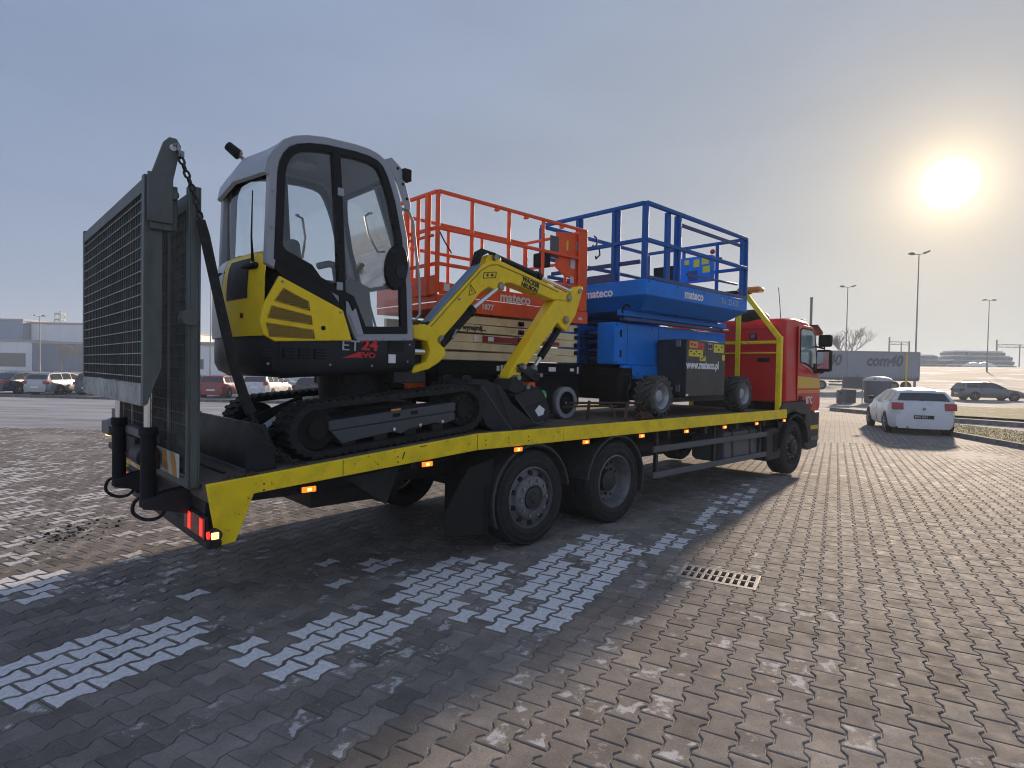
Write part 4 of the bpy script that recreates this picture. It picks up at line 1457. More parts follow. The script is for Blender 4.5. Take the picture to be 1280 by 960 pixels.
# back wall fittings
wl_ = MB(); wl_.box((5.835, 0.52, 2.24), (5.856, 0.64, 2.34))
wk = TK.part('work_lamp', wl_, 'black_plastic', bevel=0.01, parent=cabo)
TK.part('lens', MB().box((5.829, 0.54, 2.255), (5.8345, 0.62, 2.325)), 'steel', parent=cabo)
bw = MB(); bw.box((5.845, 0.30, 1.86), (5.857, 0.50, 1.93)); bw.box((5.845, 0.62, 1.28), (5.857, 0.84, 1.50))
TK.part('back_vent', bw, 'black_plastic', parent=cabo)
rg = MB()
for w in (1.42, 1.98, 2.42):
    rg.box((5.848, 0.14, w - 0.006), (5.857, 2.2, w + 0.006))
TK.part('back_ridge', rg, 'red_paint', parent=cabo)
rs = MB(); rs.sphere((6.16, 0.75, 2.60), 0.32, n=20, m=10, sq=(0.9, 0.9, 0.55))
TK.part('roof_cooler', rs, 'black_plastic', parent=cabo)
an = MB(); an.tube([(6.55, 0.42, 2.60), (6.50, 0.42, 2.85), (6.42, 0.42, 3.16)], 0.006, n=6)
TK.part('antenna', an, 'black_plastic', parent=cabo)
# mirrors
mi_ = MB(); mi_.box((7.00, -0.26, 2.15), (7.10, -0.04, 2.36))
TK.part('mirror', mi_, 'black_plastic', parent=cabo, bevel=0.04, seg=4)
mi_ = MB(); mi_.box((6.96, -0.27, 1.72), (7.09, -0.03, 2.10))
mm_ = TK.part('mirror', mi_, 'black_plastic', parent=cabo, bevel=0.04, seg=4)
TK.part('mirror_glass', MB().box((6.953, -0.245, 1.77), (6.9595, -0.055, 2.06)), 'chrome', parent=cabo)
ma = MB(); ma.tube([(7.05, 0.04, 2.17), (7.06, -0.10, 2.13), (7.04, -0.14, 2.12)], 0.016, n=8); ma.tube([(7.05, 0.04, 1.72), (7.06, -0.10, 1.70), (7.04, -0.14, 1.73)], 0.018, n=8)
ma.box((7.0, 0.0, 1.68), (7.12, 0.012, 1.86))
ma.cyl((7.04, -0.14, 1.70), (7.04, -0.14, 2.2), 0.012, n=8)
TK.part('mirror_arm', ma, 'black_plastic', parent=cabo)
# bumper, steps, wheel arch
bu = MB(); bu.prism([(6.80, 0.40), (6.80, 0.98), (7.02, 1.01), (7.46, 1.01), (7.46, 0.62), (7.40, 0.36), (7.0, 0.34)], 0.05, 2.31)
TK.part('bumper', bu, 'dark_grey', bevel=0.03, seg=3)
TK.part('indicator', MB().box((7.02, 0.038, 0.70), (7.36, 0.049, 0.77)), 'stripe_yellow')
TK.part('step_edge', MB().box((7.02, 0.036, 0.50), (7.40, 0.049, 0.58)), 'guard_grey')
for v0, v1 in ((-0.005, 0.55), (1.81, 2.365)):
    TK.part('wheel_arch', arch(6.21, 0.535, 5, 178, v0, v1, lip=0.05), 'black_plastic')
fp = MB(); fp.prism([(5.60, 0.80), (5.66, 1.08), (5.80, 1.20), (6.60, 1.215), (6.86, 1.15), (6.98, 1.015), (6.74, 0.98), (6.55, 0.99), (6.21, 1.06), (5.87, 0.98), (5.72, 0.80)], 0.025, 0.06)
TK.part('fender', fp, 'dark_grey', bevel=0.008)
eg = MB(); eg.box((5.95, 0.6, 0.5), (7.2, 1.76, 1.19))
TK.part('engine', eg, 'chassis_black')
ef = MB(); ef.box((5.2, 0.7, 0.9), (5.82, 1.66, 1.06))
TK.part('gearbox', ef, 'chassis_black')

# ---------------- yellow headboard frame behind the cab
hb = MB()
for s in (0, 1):
    f = (lambda v: v) if s == 0 else (lambda v: W1 - v)
    hb.box((5.69, min(f(0.05), f(0.13)), 1.076), (5.77, max(f(0.05), f(0.13)), 2.27))
    hb.bar((5.73, f(0.09), 2.235), (5.73, f(0.66), 2.975), 0.075, 0.075, up=(1, 0, 0))
    hb.box((5.655, min(f(0.72), f(0.80)), 1.076), (5.689, max(f(0.72), f(0.80)), 2.70))
hb.bar((5.73, 0.131, 2.18), (5.73, W1 - 0.131, 2.18), 0.05, 0.05)
hb.bar((5.73, 0.131, 2.005), (5.73, W1 - 0.131, 2.005), 0.02, 0.02)
hb.bar((5.73, 0.64, 2.97), (5.73, W1 - 0.64, 2.97), 0.06, 0.06)
TK.part('headboard_frame', hb, 'rail_yellow', bevel=0.008)
bc = MB(); bc.box((5.66, 0.62, 3.005), (5.86, 1.75, 3.06))
br_ = TK.part('beacon_bar', bc, 'black_plastic', bevel=0.012)
for lo, hi in ((0.42, 0.80), (1.56, 1.94)):
    b2 = MB(); b2.box((5.65, lo, 3.015), (5.87, hi, 3.10))
    TK.part('beacon', b2, 'amber_plain', parent=br_, bevel=0.03, seg=3)

# seams, scuffs and grime on the deck edge
sm_ = MB()
for u, a, b_ in ((-0.712, 0.965, 1.098), (-1.95, 0.885, 0.99)):
    sm_.box((u - 0.002, -0.0342, a), (u + 0.002, -0.0318, b_))
TK.part('weld_seam', sm_, 'rust')
sc2 = MB(); sc2.bar((-1.46, -0.0335, 0.955), (-1.44, -0.0335, 1.005), 0.004, 0.007); sc2.bar((-1.30, -0.0335, 1.035), (-1.235, -0.0335, 1.040), 0.004, 0.005)
TK.part('scuff', sc2, 'black_plastic')
# air and electric lines sagging under the deck
ln = MB()
ln.tube(smooth_path([(2.0, 0.30, 0.90), (2.4, 0.30, 0.83), (2.9, 0.30, 0.86), (3.5, 0.31, 0.80), (4.0, 0.32, 0.88)]), 0.012, n=6)
ln.tube(smooth_path([(-2.4, 0.30, 0.80), (-1.8, 0.30, 0.72), (-1.2, 0.30, 0.80), (-0.7, 0.30, 0.86)]), 0.012, n=6)
TK.part('air_line', ln, 'rubber')

# ================================================================ mini excavator
EX = truck_thing('mini_excavator', 'yellow and black compact excavator with grey glazed cab on the lorry ramp', 'excavator', -1.3, 0.9, 1.03)
SL = math.atan(0.0845)


def tilt(u, w, u0=-1.32, w0=1.026):
    """machine frame on the sloping deck -> lorry frame"""
    c, s = math.cos(SL), math.sin(SL)
    w *= 0.88
    return (u0 + u * c - w * s, w0 + u * s + w * c)


def tp(pts):
    return [tilt(*p) for p in pts]


# ---- tracks
def stadium(L, r, n=14, r2=None):
    pts = []
    r2 = r2 or r
    for k in range(n + 1):
        q = -math.pi / 2 + math.pi * k / n
        pts.append((L / 2 + r2 * math.cos(q), r + r2 * math.sin(q)))
    for k in range(n + 1):
        q = math.pi / 2 + math.pi * k / n
        pts.append((-L / 2 + r * math.cos(q), r + r * math.sin(q)))
    return pts


def perim(pts, n):
    """n points evenly along the closed outline, with outward normals"""
    seg = [math.hypot(pts[i][0] - pts[i - 1][0], pts[i][1] - pts[i - 1][1]) for i in range(len(pts))]
    tot = sum(seg); out = []
    for k in range(n):
        d = tot * k / n; i = 0
        while d > seg[(i + 1) % len(pts)]:
            i += 1; d -= seg[i % len(pts)]
        a, b = pts[i % len(pts)], pts[(i + 1) % len(pts)]
        L = math.hypot(b[0] - a[0], b[1] - a[1]) or 1
        t = d / L
        out.append((a[0] + (b[0] - a[0]) * t, a[1] + (b[1] - a[1]) * t, (b[1] - a[1]) / L, -(b[0] - a[0]) / L))
    return out


TRK_L = 1.36
for v0 in (0.20, 1.30):
    v1 = v0 + 0.29
    outer_p = [(u, w + 0.022) for u, w in stadium(TRK_L, 0.222)]
    inner_p = [(u * 0.985, w) for u, w in offset_poly(outer_p, 0.045)]
    b = MB(); b.ring(tp(outer_p), tp(inner_p), v0, v1)
    belt = EX.part('track', b, 'rubber', smooth=50)
    lg = MB()
    for k, (u, w, nx, nw) in enumerate(perim(outer_p, 64)):
        tx, tw = -nw, nx
        off = 0.25 if k % 2 else 0.0
        for va, vb in ((v0 + 0.004, v0 + 0.17), (v0 + 0.12, v1 - 0.004)):
            sh = 0.0 if va < v0 + 0.05 else 0.02
            q = []
            for a, h in ((-0.019, 0.0), (0.019, 0.0), (0.013, 0.016), (-0.013, 0.016)):
                uu, ww = u + tx * (a + sh) + nx * h, w + tw * (a + sh) + nw * h
                q.append(tilt(uu, ww))
            lg.prism(q, va, vb)
    EX.part('track_lugs', lg, 'rubber', parent=belt, kind='stuff')
    # idler, sprocket, rollers
    wv = v0 + 0.06
    for (u, r_) in ((-TRK_L / 2, 0.145), (TRK_L / 2, 0.150)):
        c = tilt(u, 0.244)
        i_ = MB(); i_.cyl((c[0], v0 + 0.05, c[1]), (c[0], v1 - 0.05, c[1]), r_, n=28)
        i_.cyl((c[0], v0 + 0.02, c[1]), (c[0], v1 - 0.02, c[1]), r_ * 0.52, n=20)
        EX.part('track_wheel', i_, 'pit', bevel=0.008)
    bo = MB()
    c = tilt(TRK_L / 2, 0.244)
    for k in range(9):
        q = 2 * math.pi * k / 9
        bo.cyl((c[0] + 0.11 * math.cos(q), v0 + 0.05, c[1] + 0.11 * math.sin(q)), (c[0] + 0.11 * math.cos(q), v0 + 0.04, c[1] + 0.11 * math.sin(q)), 0.012, n=8)
    EX.part('sprocket_bolts', bo, 'hub_dark')
    ro = MB()
    for u in (-0.42, -0.14, 0.14, 0.42):
        c = tilt(u, 0.10)
        ro.cyl((c[0], v0 + 0.07, c[1]), (c[0], v1 - 0.07, c[1]), 0.06, n=16)
    EX.part('track_rollers', ro, 'chassis_black')
    # side beam
    sb = MB()
    sb.prism(tp([(-0.60, 0.31), (0.58, 0.325), (0.58, 0.235), (-0.60, 0.225)]), v0 + 0.012, v1 - 0.03)
    sb.prism(tp([(-0.585, 0.222), (0.575, 0.232), (0.575, 0.150), (0.43, 0.120), (0.36, 0.150), (0.10, 0.128), (0.02, 0.098), (-0.06, 0.128), (-0.38, 0.110), (-0.50, 0.095)]), v0 + 0.020, v1 - 0.03)
    fr = EX.part('track_frame', sb, 'track_grey', bevel=0.006)
    sl_ = MB()
    for u in (-0.02, 0.15):
        c0, c1 = tilt(u - 0.035, 0.28), tilt(u + 0.035, 0.28)
        sl_.prism(tp([(u - 0.035, 0.262), (u + 0.035, 0.263), (u + 0.035, 0.295), (u - 0.035, 0.294)]), v0 + 0.010, v0 + 0.0118)
    EX.part('slot', sl_, 'pit', parent=fr)
    bt = MB()
    for u in (-0.05, 0.20, 0.43):
        c = tilt(u, 0.155)
        bt.cyl((c[0], v0 + 0.020, c[1]), (c[0], v0 + 0.006, c[1]), 0.014, n=10)
    EX.part('bolts', bt, 'chrome', parent=fr)
    EX.part('sticker', MB().prism(tp([(-0.06, 0.318), (0.03, 0.319), (0.03, 0.336), (-0.06, 0.335)]), v0 + 0.02, v0 + 0.03), 'sticker_orange', parent=fr)

# carbody between the tracks and slewing ring
cbd = MB(); cbd.prism(tp([(-0.50, 0.20), (-0.30, 0.36), (0.30, 0.36), (0.50, 0.20), (0.4, 0.14), (-0.4, 0.14)]), 0.48, 1.31)
EX.part('carbody', cbd, 'chassis_black', bevel=0.02)
c0, c1 = tilt(0, 0.355), tilt(0, 0.68)
sr = MB(); sr.cyl((c0[0] - 0.02, 0.88, c0[1]), (c1[0] - 0.02, 0.88, c1[1]), 0.30, n=32)
for k in range(24):
    q = 2 * math.pi * k / 24
    sr.cyl((c0[0] + 0.27 * math.cos(q), 0.88 + 0.31 * math.sin(q), c0[1] + 0.05), (c0[0] + 0.27 * math.cos(q), 0.88 + 0.31 * math.sin(q), c0[1] + 0.13), 0.012, n=6)
EX.part('slew_ring', sr, 'chassis_black')
mo = MB(); mo.box((-1.30, 0.36, 1.52), (-0.98, 0.60, 1.62)); mo.box((-1.62, 0.62, 1.5), (-1.15, 1.15, 1.62))
EX.part('under_frame', mo, 'chassis_black', bevel=0.01)

# ---- dozer blade behind
bd = MB()
prof = [(-2.50, 0.925), (-2.52, 0.99), (-2.50, 1.08), (-2.46, 1.19), (-2.44, 1.245), (-2.42, 1.245), (-2.445, 1.18), (-2.47, 1.08), (-2.485, 0.99), (-2.475, 0.925)]
bd.prism(prof, 0.20, 1.58)
bl_ = EX.part('dozer_blade', bd, 'dark_grey', bevel=0.004)
ep = MB()
for v in (0.185, 1.581):
    ep.prism([(-2.54, 0.925), (-2.53, 1.05), (-2.47, 1.25), (-2.41, 1.25), (-2.36, 1.10), (-2.33, 0.94)], v, v + 0.014)
EX.part('blade_end', ep, 'dark_grey', parent=bl_, bevel=0.003)
eg_ = MB(); eg_.box((-2.53, 0.20, 0.915), (-2.51, 1.58, 0.945))
EX.part('cutting_edge', eg_, 'steel', parent=bl_)
am = MB()
for v in (0.55, 1.15):
    am.bar((-2.42, v, 1.08), (-1.75, v, 1.24), 0.07, 0.10)
EX.part('blade_arm', am, 'dark_grey', bevel=0.008)
pl_ = MB(); pl_.add([(-2.38, 0.50, 1.13), (-2.38, 0.62, 1.13), (-2.02, 0.62, 1.37), (-2.02, 0.50, 1.37), (-2.38, 0.50, 1.118), (-2.38, 0.62, 1.118), (-2.02, 0.62, 1.358), (-2.02, 0.50, 1.358)],
               [(0, 1, 2, 3), (7, 6, 5, 4), (0, 4, 5, 1), (1, 5, 6, 2), (2, 6, 7, 3), (3, 7, 4, 0)])
EX.part('blade_brace', pl_, 'cab_grey')
bc_ = MB(); bc_.cyl((-2.36, 0.88, 1.16), (-1.85, 0.88, 1.36), 0.045, n=14)
EX.part('blade_cylinder', bc_, 'black_plastic')

# ---- house: lower black body, rounded tail
def plan(off, tail=0.0, near=0.29, far=1.50):
    """outline of the house seen from above, front to tail and back"""
    pts = [(-1.14, near - off), (-1.5, near - off), (-2.0, near - off), (-2.25, near - off + 0.005)]
    for k in range(1, 12):
        q = math.pi * k / 12
        v = (near + far) / 2 - (far - near) / 2 * math.cos(q)
        u = -2.25 - (0.170 + tail + off) * math.sin(q) ** 0.62
        vv = v + (-off if k < 6 else off) * abs(math.cos(q))
        pts.append((u, vv))
    pts += [(-2.25, far + off - 0.005), (-2.0, far + off), (-1.5, far + off), (-1.14, far + off)]
    return pts


def loft(levels):
    m = MB(); n = None
    for pts, w in levels:
        n = len(pts)
        m.v.extend([(u, v, w + (u + 1.6) * 0.055) for u, v in pts])
    for i in range(len(levels) - 1):
        for k in range(n):
            l = (k + 1) % n
            m.f.append((i * n + k, i * n + l, (i + 1) * n + l, (i + 1) * n + k)); m.m.append(0)
    m.f.append(tuple(range(n - 1, -1, -1))); m.m.append(0)
    L = len(levels) - 1
    m.f.append(tuple(range(L * n, (L + 1) * n))); m.m.append(0)
    return m


body = loft([(plan(-0.10, -0.16), 1.59), (plan(-0.045, -0.09), 1.605), (plan(-0.012, -0.03), 1.64), (plan(0.0, 0.0), 1.70), (plan(0.004, 0.0), 1.80), (plan(0.0, 0.0), 1.868)])
house = EX.part('lower_body', body, 'dark_grey', smooth=40)
# front cut corner block by the boom
# rear shell: black wing round the tail
wing = loft([(plan(0.0, 0.0), 1.868), (plan(-0.005, 0.0), 2.05), (plan(-0.02, -0.03), 2.22), (plan(-0.05, -0.07), 2.34), (plan(-0.12, -0.14), 2.40)])
# keep only the tail half
kf, km = [], []
for f in wing.f:
    c = sum(wing.v[i][0] for i in f) / len(f)
    if c < -1.95 or len(f) > 6:
        kf.append(f); km.append(0)
kf = [f for f in kf if len(f) <= 6]
wing.f, wing.m = kf, km[:len(kf)]
wing = wing.sub(range(len(wing.f)))
# cover on top, sloping up to the cab
EX.part('tail_wing', wing, 'dark_grey', smooth=45)
top = MB(); top.box((-2.42, 0.42, 2.33), (-2.15, 1.38, 2.375))
EX.part('tail_deck', top, 'black_plastic', bevel=0.02)
inn = MB(); inn.box((-2.30, 0.36, 1.87), (-1.66, 1.44, 2.30))
EX.part('engine_bay', inn, 'black_plastic')

# yellow engine hood wrapping the tail
def hood_curve(off, k0, k1, w, n=16):
    near, far = 0.29, 1.50
    out = []
    for k in range(n + 1):
        q = math.pi * (k0 + (k1 - k0) * k / n)
        v = (near + far) / 2 - ((far - near) / 2 + off) * math.cos(q)
        out.append((-2.25 - (0.170 + off) * math.sin(q) ** 0.62, v, w + (-2.4 + 1.6) * 0.055))
    return out


def hood(offs, k0, k1, m, name, parent=None, thick=0.012):
    b = MB(); rows = [hood_curve(o, k0, k1, w) for o, w in offs]
    n = len(rows[0])
    rows2 = [hood_curve(o - thick, k0, k1, w) for o, w in offs]
    for r in rows + rows2:
        b.v.extend(r)
    h = len(rows)
    for i in range(h - 1):
        for k in range(n - 1):
            b.f.append((i * n + k, i * n + k + 1, (i + 1) * n + k + 1, (i + 1) * n + k)); b.m.append(0)
            j = h + i
            b.f.append((j * n + k, (j + 1) * n + k, (j + 1) * n + k + 1, j * n + k + 1)); b.m.append(0)
    for i in range(h - 1):
        for k in (0, n - 1):
            b.f.append((i * n + k, (i + 1) * n + k, (h + i + 1) * n + k, (h + i) * n + k)); b.m.append(0)
    for k in range(n - 1):
        for i in (0, h - 1):
            b.f.append((i * n + k, i * n + k + 1, (h + i) * n + k + 1, (h + i) * n + k)); b.m.append(0)
    return EX.part(name, b, m, parent=parent, smooth=60)


offs = [(0.016, 1.90), (0.022, 1.98), (0.021, 2.14), (0.014, 2.30), (-0.002, 2.42), (-0.025, 2.48), (-0.045, 2.505)]
hd = hood(offs, 0.15, 0.555, 'excavator_yellow', 'engine_hood')
hood([(0.024, 2.17), (0.026, 2.22), (0.022, 2.30), (0.014, 2.37), (0.004, 2.42), (-0.012, 2.46)], 0.30, 0.49, 'dark_grey', 'hood_vent', hd, 0.006)
hood([(o + 0.002, w) for o, w in offs], 0.565, 0.86, 'white', 'tail_cover')
hood([(0.028, 2.03), (0.028, 2.065)], 0.33, 0.355, 'red_lens', 'reflector', hd, 0.004)
# near side flap with three meshed vents
NV = 0.288
sp_ = [(-2.29, 2.275), (-1.805, 2.075), (-1.73, 1.85), (-2.32, 1.815), (-2.40, 1.86), (-2.425, 1.95), (-2.40, 2.06)]
spm = MB(); spm.prism(sp_, NV - 0.022, NV + 0.01)
flap = EX.part('side_flap', spm, 'excavator_yellow', bevel=0.008, seg=3)
for q in ([(-2.265, 2.195), (-2.075, 2.115), (-2.065, 2.045), (-2.33, 2.095)], [(-2.345, 2.065), (-2.055, 2.015), (-2.045, 1.945), (-2.375, 1.975)], [(-2.385, 1.945), (-2.04, 1.915), (-2.025, 1.845), (-2.36, 1.845)]):
    f_ = MB(); f_.prism(q, NV - 0.0265, NV - 0.0225)
    EX.part('vent', f_, 'mesh_yellow', parent=flap, bevel=0.002)
    h = MB()
    us = [p[0] for p in q]; ws_ = [p[1] for p in q]
    nx = 22
    for k in range(1, nx):
        u = min(us) + (max(us) - min(us)) * k / nx
        for w in [min(ws_) + 0.012 * j for j in range(1, 14)]:
            if in_poly(u, w, offset_poly(q, 0.008)):
                h.box((u - 0.0042, NV - 0.0282, w - 0.0038), (u + 0.0042, NV - 0.0267, w + 0.0038))
    EX.part('vent_holes', h, 'black_plastic', parent=flap, kind='stuff')
hl_ = MB(); hl_.cyl((-1.965, NV - 0.0225, 1.93), (-1.965, NV - 0.028, 1.93), 0.017, n=16)
EX.part('lock', hl_, 'pit', parent=flap)
sc_ = MB()
for p in ((-2.27, 2.235), (-1.83, 2.055)):
    sc_.cyl((p[0], NV - 0.0225, p[1]), (p[0], NV - 0.026, p[1]), 0.01, n=10)
EX.part('screws', sc_, 'steel', parent=flap)
# skirt details
vn = MB()
for k in range(4):
    u = -2.40 + k * 0.115 + (0.03 if k else 0)
    vn.box((u, 0.276, 1.70), (u + 0.085, 0.2845, 1.775))
vb = EX.part('skirt_vent', vn, 'black_plastic')
for k in range(4):
    u = -2.40 + k * 0.115 + (0.03 if k else 0)
    sl2 = MB()
    for j in range(3):
        sl2.box((u + 0.004, 0.272, 1.71 + j * 0.022), (u + 0.081, 0.2755, 1.718 + j * 0.022))
    EX.part('louvre', sl2, 'dark_grey', parent=vb)
hn = MB(); hn.box((-1.40, 0.277, 1.78), (-1.26, 0.2845, 1.86))
EX.part('grab_recess', hn, 'pit')
EX.part('sticker', MB().box((-1.40, 0.276, 1.685), (-1.335, 0.2845, 1.755)), 'letter_white')
EX.part('seam', MB().box((-2.285, 0.2815, 1.63), (-2.279, 0.2865, 1.845)), 'pit')
EX.text('ET', 0.115, (-1.815, 0.280, 1.775), NEAR_X, (0.06, 0, 1), 'letter_grey', xs=1.25)
EX.text('24', 0.115, (-1.645, 0.280, 1.785), NEAR_X, (0.06, 0, 1), 'letter_red', offset=0.004, xs=1.25)
wd = MB(); wd.prism([(-1.80, 1.715), (-1.66, 1.722), (-1.66, 1.765)], 0.2795, 0.284)
EX.part('decal', wd, 'letter_red')
EX.text('EVO', 0.058, (-1.665, 0.280, 1.722), NEAR_X, NEAR_Y, 'letter_red', offset=0.002, xs=1.3)

# ---- cab
CV0, CV1 = 0.285, 1.26
co = [(-2.385, 2.35), (-2.365, 3.00), (-2.350, 3.085), (-2.318, 3.160), (-2.265, 3.228), (-2.190, 3.275), (-2.09, 3.308), (-1.96, 3.331), (-1.72, 3.346), (-1.59, 3.343), (-1.50, 3.322), (-1.435, 3.278), (-1.385, 3.20), (-1.345, 3.11), (-1.305, 3.00),
      (-1.235, 2.72), (-1.185, 2.30), (-1.165, 1.875), (-1.68, 1.845), (-1.80, 2.10)]
ci = offset_poly(co, 0.062)
ck = offset_poly(co, 0.115)
for (a, b_), nm in (((CV0 - 0.008, CV0 + 0.045), 'near'), ((CV1 - 0.045, CV1 + 0.008), 'far')):
    f = MB(); f.ring(co, ci, a, b_)
    EX.part('cab_side_frame', f, 'cab_grey', bevel=0.010, seg=3, smooth=50)
    g2 = MB(); g2.ring(offset_poly(co, 0.058), ck, a + (-0.006 if nm == 'near' else 0.012), b_ - (0.012 if nm == 'near' else -0.006))
    EX.part('window_frame', g2, 'gloss_black', smooth=40, bevel=0.004)
    pz = (a - 0.010, b_ - 0.008) if nm == 'near' else (a + 0.008, b_ + 0.010)
    p_ = MB(); p_.prism([(-1.905, 3.25), (-1.84, 3.26), (-1.80, 2.60), (-1.775, 1.98), (-1.80, 2.03), (-1.835, 2.10), (-1.86, 2.6)], *pz)
    EX.part('door_pillar', p_, 'gloss_black', bevel=0.006)
    gz = (a + 0.016, a + 0.021) if nm == 'near' else (b_ - 0.021, b_ - 0.016)
    gp = MB(); gp.prism(offset_poly(co, 0.10), *gz)
    EX.part('side_glass', gp, 'glass')
# dark trim under the rear side pane
tr = MB(); tr.prism([(-2.29, 2.52), (-2.24, 2.46), (-2.05, 2.385), (-1.835, 2.13), (-1.83, 2.06), (-2.28, 2.28), (-2.325, 2.33)], CV0 - 0.012, CV0 + 0.03)
EX.part('sill_trim', tr, 'gloss_black', bevel=0.004)
tr = MB(); tr.prism([(-1.70, 2.10), (-1.63, 1.90), (-1.685, 1.89), (-1.755, 2.05)], CV0 - 0.016, CV0 - 0.0125)
EX.part('step_trim', tr, 'cab_grey', bevel=0.002)
# latch on the door
lt = MB()
lp = []
for k in range(20):
    q = 2 * math.pi * k / 20
    lp.append((-1.335 + 0.105 * math.cos(q) * (1.0 if math.cos(q) > 0 else 1.05), 2.46 + 0.185 * math.sin(q) + 0.03 * math.cos(q)))
lt.prism(lp, CV0 - 0.020, CV0 + 0.02)
lo_ = EX.part('door_latch', lt, 'gloss_black', bevel=0.01, seg=3)
l2 = MB(); l2.cyl((-1.30, CV0 - 0.021, 2.43), (-1.30, CV0 - 0.026, 2.43), 0.055, n=20); l2.cyl((-1.38, CV0 - 0.021, 2.58), (-1.38, CV0 - 0.026, 2.58), 0.018, n=12)
EX.part('latch_handle', l2, 'dark_grey', parent=lo_)
# roof: shallow rounded shell across the two side frames
rp = [(-2.395, 2.98), (-2.375, 3.08), (-2.32, 3.17), (-2.25, 3.235), (-2.13, 3.30), (-1.95, 3.338), (-1.72, 3.352), (-1.54, 3.342), (-1.43, 3.292), (-1.36, 3.18)]
rf = MB()
lev = [(CV0 - 0.004, 0.010), (CV0 + 0.05, 0.0), (0.5 * (CV0 + CV1), -0.018), (CV1 - 0.05, 0.0), (CV1 + 0.004, 0.010)]
n = len(rp)
for th_ in (0.0, 0.035):
    for v, dz in lev:
        for (u, w) in rp:
            rf.v.append((u - (0.03 if u < -2.3 else 0) * (dz < 0) * 1.5 + (th_ * 0.7 if u < -2.2 else (-th_ * 0.7 if u > -1.5 else 0)), v, w - dz - (th_ if -2.3 < u < -1.4 else th_ * 0.4)))
m5 = len(lev)
for h in range(2):
    for j in range(m5 - 1):
        for i in range(n - 1):
            o_ = h * n * m5
            rf.f.append((o_ + j * n + i, o_ + j * n + i + 1, o_ + (j + 1) * n + i + 1, o_ + (j + 1) * n + i)); rf.m.append(0)
for j in range(m5 - 1):
    for i in (0, n - 1):
        rf.f.append((j * n + i, (j + 1) * n + i, n * m5 + (j + 1) * n + i, n * m5 + j * n + i)); rf.m.append(0)
for i in range(n - 1):
    for j in (0, m5 - 1):
        rf.f.append((j * n + i, j * n + i + 1, n * m5 + j * n + i + 1, n * m5 + j * n + i)); rf.m.append(0)
EX.part('roof', rf, 'cab_grey', smooth=60)
# curved rear window
def rear_curve(w, off=0.0, n=10):
    out = []
    for k in range(n + 1):
        q = math.pi * k / n
        out.append((-2.315 - (0.050 + off) * math.sin(q) ** 0.6, CV0 + 0.045 + (CV1 - CV0 - 0.09) * (1 - math.cos(q)) / 2, w))
    return out


def rear_band(w0, w1, m, name, off=0.0, rows=2):
    b = MB()
    for r_ in range(rows):
        b.v.extend(rear_curve(w0 + (w1 - w0) * r_ / (rows - 1), off))
    nn = 11
    for r_ in range(rows - 1):
        for k in range(nn - 1):
            b.f.append((r_ * nn + k, r_ * nn + k + 1, (r_ + 1) * nn + k + 1, (r_ + 1) * nn + k)); b.m.append(0)
    return EX.part(name, b, m, smooth=60)


rear_band(2.38, 3.06, 'glass', 'rear_window')
rear_band(2.98, 3.10, 'gloss_black', 'rear_window_band', 0.003)
rear_band(2.36, 2.43, 'gloss_black', 'rear_window_band', 0.003)
# front window and pillars
fw_ = MB(); fw_.add([(-1.375, CV0 + 0.05, 3.15), (-1.375, CV1 - 0.05, 3.15), (-1.20, CV1 - 0.05, 2.35), (-1.20, CV0 + 0.05, 2.35)], [(0, 1, 2, 3)])
fw_.add([(-1.20, CV0 + 0.05, 2.34), (-1.20, CV1 - 0.05, 2.34), (-1.185, CV1 - 0.05, 1.90), (-1.185, CV0 + 0.05, 1.90)], [(0, 1, 2, 3)])
EX.part('front_window', fw_, 'glass')
fb = MB(); fb.bar((-1.20, CV0 + 0.04, 2.345), (-1.20, CV1 - 0.04, 2.345), 0.03, 0.03); fb.bar((-1.38, CV0 + 0.04, 3.16), (-1.38, CV1 - 0.04, 3.16), 0.03, 0.04)
fb.box((-1.21, CV0 + 0.03, 1.80), (-1.15, CV1 - 0.03, 1.90))
EX.part('front_frame', fb, 'gloss_black')
hf = MB(); hf.tube([(-1.32, CV0 + 0.02, 2.95), (-1.24, CV0 - 0.02, 2.93), (-1.20, CV0 - 0.03, 2.85), (-1.13, CV0 - 0.03, 2.35), (-1.12, CV0 - 0.03, 2.10), (-1.15, CV0 - 0.02, 2.05), (-1.20, CV0 + 0.01, 2.04)], 0.012, n=8)
EX.part('grab_rail', hf, 'steel')
h2 = MB(); h2.tube([(-1.72, CV1 + 0.02, 2.98), (-1.72, CV1 + 0.06, 2.99), (-1.66, CV1 + 0.065, 2.97), (-1.63, CV1 + 0.065, 2.80), (-1.66, CV1 + 0.06, 2.62), (-1.72, CV1 + 0.02, 2.60)], 0.012, n=8)
EX.part('far_handle', h2, 'steel')
fp2 = MB(); fp2.prism([(-2.0, 3.26), (-1.90, 3.27), (-1.86, 2.4), (-1.88, 2.06), (-1.96, 2.10)], CV1 - 0.04, CV1 - 0.004)
EX.part('far_pillar', fp2, 'cab_grey')
br2 = MB(); br2.prism([(-1.48, 3.285), (-1.39, 3.33), (-1.30, 3.27), (-1.20, 2.98), (-1.215, 2.93), (-1.25, 2.95), (-1.33, 3.13), (-1.40, 3.24)], CV0 + 0.0, CV0 + 0.02)
EX.part('lamp_bracket', br2, 'cab_grey', bevel=0.004)
bh = MB()
for p in ((-1.335, 3.255), (-1.285, 3.14), (-1.245, 3.03)):
    bh.cyl((p[0], CV0 - 0.001, p[1]), (p[0], CV0 - 0.0035, p[1]), 0.012, n=10)
EX.part('bracket_hole', bh, 'pit')
wl2 = MB(); wl2.box((-1.29, CV0 - 0.03, 3.17), (-1.21, CV0 + 0.05, 3.27))
EX.part('work_lamp', wl2, 'black_plastic', bevel=0.015)
